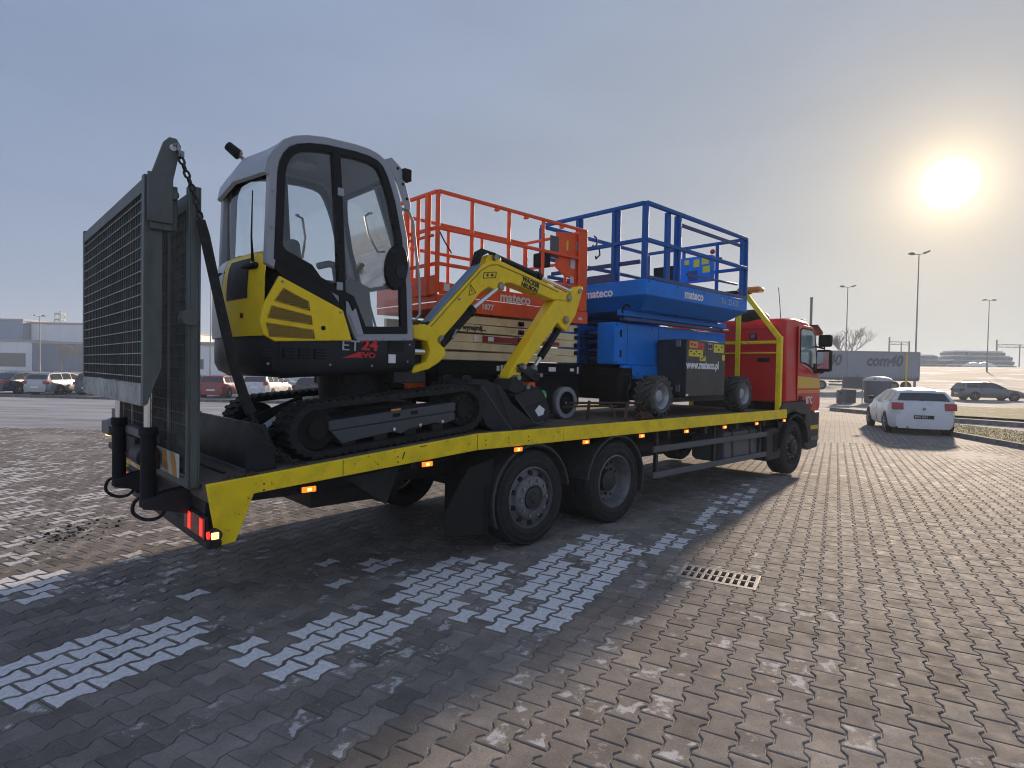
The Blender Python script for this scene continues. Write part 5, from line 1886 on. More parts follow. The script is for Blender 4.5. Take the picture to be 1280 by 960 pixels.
mr = MB(); mr.tube([(-2.23, 1.02, 3.23), (-2.27, 1.04, 3.27), (-2.30, 1.05, 3.30)], 0.014, n=8)
EX.part('lamp_stalk', mr, 'steel')
ml = MB(); ml.cyl((-2.295, 1.05, 3.295), (-2.375, 1.10, 3.37), 0.042, 0.036, n=12)
EX.part('rear_lamp', ml, 'black_plastic', bevel=0.01)
# interior
se = MB()
se.box((-1.98, 0.55, 1.98), (-1.55, 1.0, 2.10)); se.prism([(-2.04, 2.06), (-1.92, 2.06), (-2.0, 2.62), (-2.09, 2.62)], 0.58, 0.98)
EX.part('seat', se, 'fabric_dark', bevel=0.04, seg=3)
cn = MB()
cn.prism([(-1.80, 1.90), (-1.80, 2.28), (-1.70, 2.33), (-1.55, 2.28), (-1.50, 1.90)], 0.33, 0.46)
cn.prism([(-1.80, 1.90), (-1.80, 2.24), (-1.55, 2.24), (-1.50, 1.90)], 1.06, 1.2)
cn.tube([(-1.95, 0.40, 2.40), (-1.86, 0.40, 2.43), (-1.76, 0.40, 2.42)], 0.028, n=8)
cn.cyl((-1.80, 0.40, 2.30), (-1.82, 0.40, 2.42), 0.02, n=8)
EX.part('console', cn, 'guard_grey', bevel=0.012)
jl = MB(); jl.tube([(-1.60, 0.42, 2.25), (-1.61, 0.42, 2.40), (-1.56, 0.42, 2.47)], 0.018, n=8)
EX.part('joystick', jl, 'black_plastic')
EX.part('lever_knob', MB().sphere((-1.57, 0.44, 2.44), 0.03, sq=(1, 1, 1.6)), 'sticker_yellow')
lv = MB()
for v in (0.60, 0.72):
    lv.tube([(-1.30, v, 1.90), (-1.40, v, 2.20), (-1.52, v, 2.42)], 0.011, n=6)
EX.part('travel_lever', lv, 'steel')
fl_ = MB(); fl_.box((-1.70, CV0 + 0.05, 1.868), (-1.17, CV1 - 0.05, 1.895))
EX.part('cab_floor', fl_, 'dark_grey')
bl2 = MB(); bl2.box((-2.33, 0.95, 2.38), (-2.20, 1.15, 2.50))
EX.part('rear_box', bl2, 'black_plastic', bevel=0.02)
an = MB(); an.tube([(-2.40, 0.47, 2.38), (-2.41, 0.47, 2.55), (-2.405, 0.47, 2.88)], [0.012, 0.007, 0.004], n=6)
EX.part('antenna', an, 'black_plastic')

# ---- swing post and boom
BV0, BV1 = 0.38, 0.55
sw_ = MB()
sw_.prism([(-1.12, 1.99), (-1.0, 2.03), (-0.90, 2.00), (-0.86, 1.88), (-0.78, 1.83), (-0.765, 1.77), (-0.84, 1.70), (-0.95, 1.64), (-1.12, 1.60), (-1.12, 1.66), (-0.98, 1.70), (-0.94, 1.79), (-0.97, 1.88), (-1.12, 1.90)], BV0 - 0.03, BV1 + 0.03)
EX.part('swing_post', sw_, 'excavator_yellow', bevel=0.012)
sk = MB(); sk.box((-1.16, 0.42, 1.60), (-0.98, 0.56, 1.95))
EX.part('swing_bracket', sk, 'black_plastic', bevel=0.01)
rd = MB(); rd.cyl((-1.14, BV0 + 0.02, 1.79), (-0.98, BV0 + 0.02, 1.79), 0.03, n=12)
EX.part('swing_ram', rd, 'chrome')
bo_o = [(-0.945, 2.02), (-0.78, 2.19), (-0.44, 2.52), (-0.34, 2.62), (-0.25, 2.675), (-0.16, 2.695), (-0.06, 2.69), (0.26, 2.62), (0.74, 2.515), (0.93, 2.475), (0.965, 2.44), (0.92, 2.405), (0.65, 2.395), (0.27, 2.46), (0.05, 2.50),
        (-0.03, 2.495), (-0.09, 2.42), (-0.145, 2.405), (-0.25, 2.43), (-0.36, 2.36), (-0.58, 2.12), (-0.76, 1.93), (-0.83, 1.84), (-0.90, 1.85), (-0.965, 1.94)]
bm_ = MB(); bm_.prism(bo_o, BV0, BV1)
boom = EX.part('boom', bm_, 'excavator_yellow', bevel=0.012, seg=3, smooth=50)
ri = MB(); ri.tube([(u, BV0 - 0.001, w) for u, w in ((-0.93, 2.0), (-0.60, 2.33), (-0.36, 2.57), (-0.25, 2.635), (-0.15, 2.655), (0.25, 2.585), (0.72, 2.485))], 0.006, n=6)
EX.part('boom_rib', ri, 'mesh_yellow', parent=boom)
EX.text('WACKER', 0.062, (0.185, BV0 - 0.003, 2.545), (1, 0, -0.22), (0.22, 0, 1), 'letter_black', parent=boom, offset=0.0025, xs=0.95)
EX.text('NEUSON', 0.062, (0.17, BV0 - 0.003, 2.49), (1, 0, -0.22), (0.22, 0, 1), 'letter_black', parent=boom, offset=0.0025, xs=0.95)
ds = MB()
q4 = [(-0.33, 2.50), (-0.17, 2.525), (-0.16, 2.585), (-0.32, 2.56)]
ds.ring(q4, offset_poly(q4, 0.006), BV0 - 0.004, BV0 - 0.001)
q3 = [(-0.50, 2.32), (-0.41, 2.36), (-0.48, 2.43)]
ds.ring(q3, offset_poly(q3, 0.005), BV0 - 0.004, BV0 - 0.001)
ds.prism([(-0.285, 2.525), (-0.265, 2.528), (-0.262, 2.555), (-0.282, 2.552)], BV0 - 0.004, BV0 - 0.001)
ds.prism([(-0.235, 2.533), (-0.20, 2.538), (-0.205, 2.562), (-0.225, 2.558)], BV0 - 0.004, BV0 - 0.001)
ds.bar((-0.462, BV0 - 0.003, 2.36), (-0.465, BV0 - 0.003, 2.39), 0.004, 0.006)
EX.part('warning_decal', ds, 'letter_black', parent=boom)
pn = MB()
for u, w, r_ in ((-0.80, 1.90, 0.03), (0.90, 2.44, 0.028), (-0.10, 2.45, 0.03), (-0.17, 2.72, 0.028), (-0.61, 2.28, 0.012)):
    pn.cyl((u, BV0 - 0.012, w), (u, BV1 + 0.012, w), r_, n=14)
EX.part('boom_pins', pn, 'steel', parent=boom)
lg2 = MB(); lg2.prism([(-0.30, 2.62), (-0.24, 2.74), (-0.15, 2.755), (-0.08, 2.74), (-0.06, 2.67)], BV0 + 0.03, BV1 - 0.03)
EX.part('cylinder_lug', lg2, 'excavator_yellow', parent=boom, bevel=0.008)
vm = 0.5 * (BV0 + BV1)
ac = MB(); ac.cyl((-0.10, vm, 2.735), (0.51, vm, 2.625), 0.042, n=18); ac.cyl((0.46, vm, 2.634), (0.52, vm, 2.623), 0.05, n=18)
acy = EX.part('arm_cylinder', ac, 'gloss_black')
EX.part('piston_rod', MB().cyl((0.51, vm, 2.625), (1.05, vm, 2.52), 0.022, n=14), 'chrome', parent=acy)
for vv in (BV0 + 0.02, BV1 - 0.02):
    lc = MB()
    lc.cyl((-0.80, vv - 0.0, 1.86), (-0.45, vv - 0.0, 2.20), 0.045, n=18); lc.cyl((-0.48, vv, 2.17), (-0.44, vv, 2.21), 0.053, n=18)
    if vv < vm:
        lcy = EX.part('lift_cylinder', lc, 'gloss_black')
        EX.part('piston_rod', MB().cyl((-0.45, vv, 2.20), (-0.12, vv, 2.44), 0.023, n=14), 'chrome', parent=lcy)
        EX.part('hose_clip', MB().tube([(-0.70, vv - 0.05, 1.92), (-0.66, vv - 0.055, 2.0), (-0.62, vv - 0.045, 1.99)], 0.012, n=8), 'steel', parent=lcy)
hs = MB()
for k in range(4):
    vv = BV0 + 0.02 + k * 0.035
    hs.tube([(-0.92, vv, 2.05), (-0.76, vv, 2.225), (-0.44, vv, 2.545), (-0.36, vv, 2.63)], 0.011, n=8)
EX.part('steel_pipes', hs, 'hose_blue')
hs = MB()
for k in range(4):
    vv = BV0 + 0.03 + k * 0.03
    hs.tube([(-0.37, vv, 2.62), (-0.33, vv, 2.72 + 0.012 * k), (-0.25, vv, 2.765 + 0.012 * k), (-0.16, vv, 2.76 + 0.01 * k), (-0.10, vv, 2.73)], 0.011, n=8)
    hs.tube([(-0.92, vv, 2.05), (-1.0, vv, 1.98 - 0.03 * k), (-1.08, vv + 0.03, 1.95 - 0.02 * k), (-1.16, vv + 0.05, 1.97)], 0.013, n=8)
EX.part('hoses', hs, 'rubber')
# ---- arm
ar = [(1.15, 2.575), (1.125, 2.49), (1.04, 2.27), (0.95, 2.16), (0.87, 2.08), (0.80, 2.11), (0.74, 2.16), (0.22, 1.63), (0.175, 1.545), (0.13, 1.515), (0.065, 1.525), (0.035, 1.565), (0.05, 1.62), (0.68, 2.39), (0.80, 2.43), (0.97, 2.47), (1.07, 2.56), (1.12, 2.595)]
am2 = MB(); am2.prism(ar, BV0 + 0.012, BV1 - 0.012)
arm = EX.part('arm', am2, 'excavator_yellow', bevel=0.012, seg=3, smooth=50)
pn = MB()
for u, w, r_ in ((0.86, 2.20, 0.032), (1.08, 2.53, 0.024), (0.105, 1.565, 0.03), (0.155, 1.66, 0.022)):
    pn.cyl((u, BV0 - 0.012, w), (u, BV1 + 0.012, w), r_, n=14)
EX.part('arm_pins', pn, 'steel', parent=arm)
bcy = MB(); bcy.cyl((0.83, vm, 2.10), (0.56, vm, 1.79), 0.04, n=18)
bcl = EX.part('bucket_cylinder', bcy, 'gloss_black')
EX.part('piston_rod', MB().cyl((0.56, vm, 1.79), (0.42, vm, 1.63), 0.022, n=14), 'chrome', parent=bcl)
EX.part('rod_eye', MB().sphere((0.44, vm - 0.02, 1.66), 0.045), 'steel', parent=bcl)
lk = MB()
for vv in (BV0 - 0.012, BV1 - 0.008):
    lk.prism([(0.14, 1.70), (0.21, 1.72), (0.43, 1.64), (0.45, 1.56), (0.40, 1.53), (0.22, 1.62), (0.14, 1.63)], vv, vv + 0.02)
EX.part('bucket_link', lk, 'dark_grey', bevel=0.006)
qh = MB()
qh.prism([(0.03, 1.56), (0.12, 1.60), (0.20, 1.50), (0.32, 1.50), (0.33, 1.46), (0.26, 1.405), (0.08, 1.41), (-0.02, 1.45)], BV0 - 0.05, BV1 + 0.04)
EX.part('quick_hitch', qh, 'dark_grey', bevel=0.01)
pn = MB()
for u, w, r_ in ((0.105, 1.575, 0.026), (0.235, 1.475, 0.026), (0.42, 1.60, 0.022), (0.18, 1.68, 0.024)):
    pn.cyl((u, BV0 - 0.07, w), (u, BV1 + 0.06, w), r_, n=14)
EX.part('hitch_pins', pn, 'steel')
lkr = MB(); lkr.prism([(0.25, 1.44), (0.32, 1.52), (0.40, 1.53), (0.41, 1.47), (0.36, 1.44)], BV0 + 0.0, BV1 - 0.0)
EX.part('hitch_lock', lkr, 'orange_paint', bevel=0.006)
# ---- bucket, opening towards the machine
KV0, KV1 = 0.28, 0.82
bk_ = MB()
side = [(0.02, 1.385), (0.345, 1.465), (0.42, 1.40), (0.50, 1.25), (0.515, 1.19), (0.44, 1.13), (0.34, 1.115), (0.28, 1.13)]
for v in (KV0, KV1):
    bk_.prism(side, v, v + 0.014)
# shell along the back of the outline
sh = [(0.02, 1.385), (0.10, 1.41), (0.345, 1.47), (0.425, 1.40), (0.505, 1.25), (0.52, 1.19), (0.445, 1.125), (0.34, 1.11), (0.28, 1.125)]
for a, b_ in zip(sh, sh[1:]):
    d = Vector((b_[0] - a[0], b_[1] - a[1])).normalized(); nn_ = Vector((-d.y, d.x)) * 0.012
    bk_.prism([a, b_, (b_[0] + nn_.x, b_[1] + nn_.y), (a[0] + nn_.x, a[1] + nn_.y)], KV0 + 0.0005, KV1 + 0.0135)
bu_ = EX.part('bucket', bk_, 'dark_grey', smooth=30)
eb = MB(); eb.tube([(0.02, KV0 - 0.003, 1.385), (0.16, KV0 - 0.003, 1.25), (0.28, KV0 - 0.003, 1.128), (0.34, KV0 - 0.003, 1.112), (0.44, KV0 - 0.003, 1.128)], 0.006, n=6)
EX.part('bucket_edge', eb, 'guard_grey', parent=bu_)
EX.part('bucket_sticker', MB().prism([(0.30, 1.245), (0.36, 1.30), (0.44, 1.255), (0.42, 1.20), (0.35, 1.185)], KV0 - 0.004, KV0 - 0.001), 'letter_white', parent=bu_)
ribs = MB(); ribs.prism([(0.17, 1.28), (0.44, 1.345), (0.445, 1.335), (0.175, 1.27)], KV0 - 0.004, KV0 - 0.0005)
EX.part('bucket_rib', ribs, 'pit', parent=bu_)

# ================================================================ spare ditching bucket lying on the deck
SB = truck_thing('digging_bucket', 'dark grey spare excavator bucket lying on the deck beside the track', 'bucket', -0.1, 0.6, 1.08)
sbm = MB()
sdp = [(-0.44, 1.50), (-0.37, 1.545), (-0.20, 1.50), (-0.04, 1.32), (0.26, 1.125), (-0.05, 1.082), (-0.24, 1.079), (-0.36, 1.14), (-0.45, 1.30)]
for v in (0.25, 1.0):
    sbm.prism(sdp, v, v + 0.016)
for a, b_ in zip(sdp[4:] + sdp[:1], sdp[5:] + sdp[:2]):
    d = Vector((b_[0] - a[0], b_[1] - a[1])).normalized(); nn_ = Vector((-d.y, d.x)) * 0.012
    sbm.prism([a, b_, (b_[0] + nn_.x, b_[1] + nn_.y), (a[0] + nn_.x, a[1] + nn_.y)], 0.2505, 1.0155)
sbb = SB.part('shell', sbm, 'dark_grey', smooth=30)
er = MB()
for v in (0.48, 0.78):
    er.prism([(-0.46, 1.46), (-0.45, 1.56), (-0.40, 1.585), (-0.34, 1.55), (-0.30, 1.50), (-0.36, 1.50)], v, v + 0.02)
    er.cyl((-0.41, v - 0.02, 1.555), (-0.41, v + 0.05, 1.555), 0.035, n=14)
SB.part('pin_ear', er, 'dark_grey')
lip = MB(); lip.tube([(-0.44, 0.247, 1.50), (-0.28, 0.247, 1.32), (-0.1, 0.247, 1.12), (-0.05, 0.247, 1.085)], 0.006, n=6)
SB.part('weld_seam', lip, 'guard_grey')

# bolts, grease and a wiper on the excavator
bo4 = MB()
for u, w in ((-2.36, 1.66), (-1.9, 1.66), (-1.55, 1.66), (-1.22, 1.70), (-1.2, 1.84)):
    bo4.cyl((u, 0.289, w), (u, 0.276, w), 0.009, n=8)
for u, w in ((-2.345, 2.6), (-2.34, 2.85), (-1.45, 1.875), (-1.25, 1.885)):
    bo4.cyl((u, CV0 - 0.008, w), (u, CV0 - 0.014, w), 0.008, n=8)
EX.part('bolts', bo4, 'steel')
hg2 = MB()
for w in (2.95, 2.25):
    hg2.box((-1.865, CV0 - 0.030, w - 0.03), (-1.815, CV0 - 0.0185, w + 0.03))
EX.part('door_hinge', hg2, 'cab_grey', bevel=0.004)
rl = MB(); rl.box((-1.78, 0.5, 3.24), (-1.70, 0.6, 3.29)); rl.box((-1.95, 0.75, 3.27), (-1.80, 0.95, 3.30))
EX.part('ceiling_lamp', rl, 'letter_grey')
gr = MB()
for u, w in ((-0.80, 1.90), (0.90, 2.44), (-0.10, 2.45), (0.86, 2.20)):
    gr.cyl((u, BV0 - 0.0005, w), (u, BV0 - 0.004, w), 0.045, n=14)
EX.part('grease_ring', gr, 'mesh_yellow')

# ================================================================ orange scissor lift
def lift_text(T, s, size, u, v, w, m='letter_white', **k):
    return T.text(s, size, (u, v, w), NEAR_X, NEAR_Y, m, **k)


OV0, OV1 = 0.86, 1.98
OL = truck_thing('orange_scissor_lift', 'orange scissor lift with cream folded arms behind the excavator boom', 'scissor lift', 0.65, 1.4, 1.075)
U0, U1 = -0.48, 1.74
ch = MB(); ch.box((U0 + 0.05, OV0 + 0.05, 1.30), (U1 - 0.02, OV1 - 0.05, 1.66)); ch.box((U0 + 0.0, OV0 + 0.005, 1.60), (U1 + 0.0, OV1 - 0.005, 1.738))
chs = OL.part('chassis', ch, 'black_matte', bevel=0.012)
ch = MB(); ch.box((0.30, OV0 - 0.005, 1.14), (1.20, OV0 + 0.35, 1.58)); ch.box((0.2, OV1 - 0.35, 1.14), (1.20, OV1 + 0.005, 1.58))
OL.part('battery_tray', ch, 'black_matte', bevel=0.015)
ch = MB(); ch.box((U1 - 0.3, OV0 + 0.1, 1.22), (U1 + 0.06, OV1 - 0.1, 1.45))
OL.part('bumper_block', ch, 'black_matte', bevel=0.02)
rdp = MB(); rdp.box((U0 - 0.10, OV0 + 0.25, 1.40), (U0 + 0.04, OV0 + 0.62, 1.60))
OL.part('motor_cover', rdp, 'orange_paint', bevel=0.02)
rdp = MB(); rdp.box((-0.3, OV0 - 0.012, 1.44), (0.28, OV0 - 0.003, 1.475))
OL.part('red_strip', rdp, 'orange_paint')
for u in (1.42, -0.22):
    for v, s in ((OV0 - 0.03, 1), (OV1 + 0.03, -1)):
        ty = MB(); ty.lathe([(0.135, 0.012), (0.138, 0.0), (0.185, 0.0), (0.192, 0.008), (0.192, 0.115), (0.185, 0.125), (0.1, 0.125)], (u, v, 1.267), (0, s, 0), n=36)
        w_ = OL.part('wheel', ty, mat('pale_rubber', (0.30, 0.30, 0.30), 0.8, var=0.15, dirt=0.3))
        rm_ = MB(); rm_.lathe([(0.136, 0.01), (0.125, 0.03), (0.06, 0.045), (0.05, 0.03), (0.0, 0.03)], (u, v, 1.267), (0, s, 0), n=28)
        OL.part('rim', rm_, 'black_plastic', parent=w_)
        OL.part('hub_cap', MB().cyl((u, v + s * 0.028, 1.267), (u, v + s * 0.015, 1.267), 0.018, n=10), 'steel', parent=w_)
lab = MB(); lab.box((0.93, OV0 - 0.0085, 1.60), (1.10, OV0 - 0.0055, 1.63))
gs = MB(); gs.cyl((1.02, OV0 - 0.006, 1.36), (1.02, OV0 - 0.0085, 1.36), 0.062, n=24)
gst = OL.part('green_sticker', gs, 'sticker_green')
OL.part('sticker_mark', MB().box((0.98, OV0 - 0.0105, 1.35), (1.06, OV0 - 0.0088, 1.372)), 'letter_white', parent=gst)
for (a, b_, c, d, m) in ((0.30, 0.34, 1.635, 1.69, 'letter_white'), (0.36, 0.385, 1.63, 1.70, 'letter_white'), (0.42, 0.66, 1.655, 1.705, 'sticker_yellow'), (1.12, 1.24, 1.64, 1.69, 'letter_white'),
                         (1.50, 1.57, 1.645, 1.68, 'letter_white'), (1.63, 1.655, 1.62, 1.70, 'letter_white'), (0.36, 0.5, 1.50, 1.58, 'blue_paint')):
    OL.part('sticker', MB().box((a, OV0 + 0.0015, c), (b_, OV0 + 0.0045, d)), m, parent=chs)
# folded scissor arms
for side, (va, vb) in enumerate(((OV0 + 0.012, OV0 + 0.075), (OV1 - 0.075, OV1 - 0.012))):
    for k in range(5):
        w = 1.74 + k * 0.094
        a0, a1 = (w, w + 0.010) if k % 2 == 0 else (w + 0.012, w - 0.004)
        b = MB(); b.prism([(U0 + 0.06, a0), (U1 - 0.10, a1), (U1 - 0.10, a1 + 0.082), (U0 + 0.06, a0 + 0.082)], va + (0.0 if k % 2 else 0.006), vb)
        arm_ = OL.part('scissor_arm', b, 'cream', bevel=0.004)
        if side == 0:
            pp = MB()
            pp.cyl((0.66, va - 0.03, w + 0.044), (0.66, va + 0.02, w + 0.044), 0.022, n=12); pp.box((0.62, va - 0.012, w + 0.02), (0.70, va + 0.0, w + 0.068))
            if k > 0:
                pp.cyl((U1 - 0.14, va - 0.025, w + 0.035), (U1 - 0.14, va + 0.02, w + 0.035), 0.028, n=12)
            OL.part('pivot_pin', pp, 'black_plastic', parent=arm_)
mid = MB()
for k in range(5):
    w = 1.75 + k * 0.094
    mid.box((U0 + 0.2, OV0 + 0.10, w), (U1 - 0.22, OV0 + 0.2, w + 0.07)); mid.box((U0 + 0.2, OV1 - 0.2, w), (U1 - 0.22, OV1 - 0.10, w + 0.07))
OL.part('inner_arms', mid, 'cream')
dv = OV0 + 0.011
dd = MB(); dd.prism([(0.10, 1.935), (0.10, 2.005), (0.50, 1.995), (0.58, 2.01), (0.66, 2.015), (0.74, 2.005), (0.82, 1.99), (1.30, 1.985), (1.30, 1.945), (0.82, 1.948), (0.66, 1.925), (0.5, 1.942)], dv - 0.006, dv - 0.0015)
dcl = OL.part('safety_prop', dd, 'decal_red', bevel=0.001)
OL.part('prop_ring', MB().ring([(0.66 + 0.04 * math.cos(q), 1.968 + 0.04 * math.sin(q)) for q in [k * math.pi / 8 for k in range(16)]], [(0.66 + 0.018 * math.cos(q), 1.968 + 0.018 * math.sin(q)) for q in [k * math.pi / 8 for k in range(16)]], dv - 0.012, dv - 0.0065), 'decal_red', parent=dcl)
OL.part('prop_sticker', MB().box((0.17, dv - 0.0085, 1.948), (0.25, dv - 0.0065, 1.995)), 'letter_white', parent=dcl)
OL.part('small_sticker', MB().box((-0.02, dv - 0.0035, 1.935), (0.02, dv - 0.001, 2.0)), 'letter_white', parent=dcl)
lift_text(OL, 'wynajmij...', 0.075, -0.17, dv - 0.0035, 2.055, 'letter_black', offset=0.002)
lift_text(OL, 'n', 0.075, 0.99, dv - 0.0035, 2.055, 'decal_red', offset=0.002)
# platform: floor, toe boards
fl3 = MB(); fl3.box((U0 - 0.03, OV0 + 0.005, 2.235), (U1 + 0.06, OV1 - 0.005, 2.30))
OL.part('platform_floor', fl3, 'orange_paint', bevel=0.008)
s1 = MB(); s1.prism([(U0 - 0.03, 2.225), (U0 - 0.03, 2.375), (0.1, 2.372), (U1 + 0.06, 2.38), (U1 + 0.06, 2.235), (0.4, 2.225)], OV0 - 0.006, OV0 + 0.004)
sk1 = OL.part('side_skirt', s1, 'orange_paint', bevel=0.004)
s2 = MB(); s2.prism([(U0 + 0.02, 2.38), (U0 + 0.02, 2.50), (0.60, 2.495), (1.60, 2.47), (1.72, 2.44), (1.72, 2.385)], OV0 + 0.006, OV0 + 0.03)
sk2 = OL.part('toe_board', s2, 'orange_paint', bevel=0.004)
lift_text(OL, 'mateco', 0.155, 0.33, OV0 + 0.003, 2.385, offset=0.004, parent=sk2, xs=1.0)
lift_text(OL, '1877', 0.085, 0.06, OV0 - 0.009, 2.275, offset=0.002, parent=sk1)
lift_text(OL, '8+', 0.085, -0.26, OV0 - 0.009, 2.275, offset=0.002, parent=sk1)
lift_text(OL, '800', 0.05, 1.62, OV0 - 0.009, 2.275, offset=0.001, parent=sk1)
e1 = MB(); e1.box((U0 - 0.035, OV0 + 0.01, 2.31), (U0 - 0.015, OV1 - 0.01, 2.50)); e1.box((U1 + 0.03, OV0 + 0.01, 2.31), (U1 + 0.05, OV1 - 0.01, 2.46))
OL.part('end_board', e1, 'orange_paint', bevel=0.004)
# guard rails
TOPW = 3.385
def rails(T, U0, U1, V0, V1, floor, top, m, mids, posts_near, posts_end, r=0.02):
    g = MB()
    for v in (V0, V1):
        for w in [top] + mids:
            g.bar((U0, v, w), (U1, v, w), 2 * r, 2 * r)
        for u in posts_near:
            g.box((u - r, v - r * 0.9, floor), (u + r, v + r * 0.9, top - r - 0.001))
    T.part('side_rail', g, m, bevel=0.006)
    e = MB()
    for u in (U0, U1):
        for w in [top + 0.0005] + [x + 0.0005 for x in mids]:
            e.bar((u, V0 + r + 0.001, w), (u, V1 - r - 0.001, w), 2 * r * 0.98, 2 * r * 0.98)
        for v in posts_end:
            e.box((u - r * 0.9, v - r, floor), (u + r * 0.9, v + r, top - r - 0.001))
    T.part('end_rail', e, m, bevel=0.006)


rails(OL, U0 - 0.01, U1 + 0.04, OV0 + 0.02, OV1 - 0.02, 2.40, TOPW, 'orange_paint', [3.03, 2.68], [U0 - 0.01, -0.06, 0.46, 1.0, U1 + 0.03], [OV0 + 0.03, OV0 + 0.36, OV1 - 0.04], 0.017)
gt = MB()
for w in (2.95,):
    gt.bar((U0 - 0.05, OV0 + 0.04, w), (U0 - 0.05, OV0 + 0.5, w), 0.026, 0.026)
for v in (OV0 + 0.13, OV0 + 0.5):
    gt.box((U0 - 0.075, v - 0.025, 2.36), (U0 - 0.03, v + 0.025, 3.37))
OL.part('gate', gt, 'orange_paint', bevel=0.006)
gp = MB(); gp.box((U0 - 0.06, OV0 - 0.004, 2.37), (U0 - 0.02, OV0 + 0.36, 2.56))
OL.part('gate_panel', gp, 'orange_paint', bevel=0.006)
OL.part('sticker', MB().box((U0 + 0.06, OV0 + 0.001, 2.42), (U0 + 0.13, OV0 + 0.0055, 2.49)), 'white')
# control panel at the front corner
cp_ = MB(); cp_.prism([(1.27, 2.88), (1.27, 3.30), (1.70, 3.345), (1.74, 3.25), (1.74, 2.62), (1.66, 2.58), (1.60, 2.76), (1.42, 2.80)], OV0 + 0.05, OV0 + 0.075)
cpn = OL.part('control_panel', cp_, 'orange_paint', bevel=0.006)
OL.part('notice', MB().box((1.15, OV0 + 0.045, 2.98), (1.30, OV0 + 0.049, 3.24)), 'guard_grey', parent=cpn)
OL.part('notice', MB().box((1.62, OV0 + 0.045, 3.12), (1.70, OV0 + 0.049, 3.24)), 'letter_grey', parent=cpn)
OL.part('sticker', MB().box((1.44, OV0 + 0.045, 3.10), (1.47, OV0 + 0.049, 3.22)), 'sticker_yellow', parent=cpn)
cbx = MB(); cbx.box((1.02, OV0 + 0.04, 2.86), (1.16, OV0 + 0.20, 3.02))
OL.part('control_box', cbx, 'black_plastic', bevel=0.015)
rp2 = MB(); rp2.box((1.52, OV0 + 0.045, 2.90), (1.60, OV0 + 0.049, 3.05)); rp2.box((1.52, OV0 + 0.045, 2.72), (1.58, OV0 + 0.049, 2.80))
OL.part('cut_out', rp2, mat('pale_gap', (0.55, 0.56, 0.58), 0.6), parent=cpn)
pp = MB(); pp.box((1.62, OV0 - 0.004, 2.39), (1.78, OV0 + 0.02, 3.36))
OL.part('corner_plate', pp, 'orange_paint', bevel=0.006)

# ================================================================ blue scissor lift
BL = truck_thing('blue_scissor_lift', 'blue rough terrain scissor lift with four lugged tyres at the front of the deck', 'scissor lift', 3.7, 1.1, 1.075)
bV0, bV1 = 0.27, 2.08
# wheels with lugs
def lug_wheel(u, v, s):
    R0 = 0.275
    c = (u, v, 1.075 + R0)
    t = MB(); t.lathe([(0.165, 0.03), (0.172, 0.008), (0.21, 0.0), (0.225, 0.010), (0.236, 0.03), (0.238, 0.05), (0.238, 0.24), (0.225, 0.27), (0.17, 0.27)], c, (0, s, 0), n=40)
    w_ = BL.part('wheel', t, 'dusty_tyre', smooth=40)
    l = MB()
    for k in range(17):
        for half in (0, 1):
            q0 = 2 * math.pi * (k + 0.5 * half) / 17
            d = 0.34
            pts = []
            for (t0, dq) in ((0.006, 0.0), (0.145, d)):
                a, b_ = (t0, dq) if half == 0 else (0.276 - t0, dq)
                for da in (-0.062, 0.062):
                    for rr in (0.228, R0 - (0.012 if t0 < 0.05 else 0.0)):
                        q = q0 + b_ + da
                        pts.append((u + rr * math.cos(q), v + s * a, c[2] + rr * math.sin(q)))
            l.add(pts, [(0, 1, 3, 2), (4, 6, 7, 5), (0, 4, 5, 1), (2, 3, 7, 6), (1, 5, 7, 3), (0, 2, 6, 4)])
    BL.part('tyre_lugs', l, 'dusty_tyre', parent=w_)
    r = MB(); r.lathe([(0.168, 0.02), (0.160, 0.012), (0.150, 0.03), (0.135, 0.06), (0.13, 0.13), (0.085, 0.13), (0.08, 0.11), (0.0, 0.11)], c, (0, s, 0), n=36)
    BL.part('rim', r, 'rim_light', parent=w_)
    h = MB(); h.lathe([(0.085, 0.12), (0.08, 0.055), (0.06, 0.045), (0.0, 0.045)], c, (0, s, 0), n=20)
    BL.part('hub', h, 'rim_light', parent=w_)
    return w_


for u in (2.57, 4.87):
    lug_wheel(u, bV0 - 0.03, 1); lug_wheel(u, bV1 + 0.03, -1)
cf = MB()
cf.box((2.20, 0.72, 1.30), (5.25, 1.64, 1.58))
cf.box((2.12, 0.60, 1.42), (2.42, 1.76, 1.70))
cf.box((2.45, 0.42, 1.28), (2.70, 1.94, 1.42)); cf.box((4.75, 0.42, 1.28), (5.0, 1.94, 1.42))
cf.box((2.05, 0.55, 1.20), (2.30, 0.85, 1.62)); cf.box((2.14, 0.99, 1.58), (4.95, 1.39, 1.755))
BL.part('chassis', cf, 'black_matte', bevel=0.015)
cf = MB(); cf.box((2.30, 0.66, 1.56), (3.1, 0.72, 1.74)); cf.cyl((2.50, 0.66, 1.66), (2.50, 0.62, 1.66), 0.07, n=16); cf.cyl((2.62, 0.66, 1.64), (2.62, 0.63, 1.64), 0.02, n=10)
BL.part('lower_link', cf, 'blue_paint', bevel=0.015)
ax_ = MB(); ax_.cyl((2.57, 0.4, 1.35), (2.57, 1.9, 1.35), 0.06, n=12); ax_.cyl((4.87, 0.4, 1.35), (4.87, 1.9, 1.35), 0.06, n=12)
BL.part('axle', ax_, 'chassis_black')
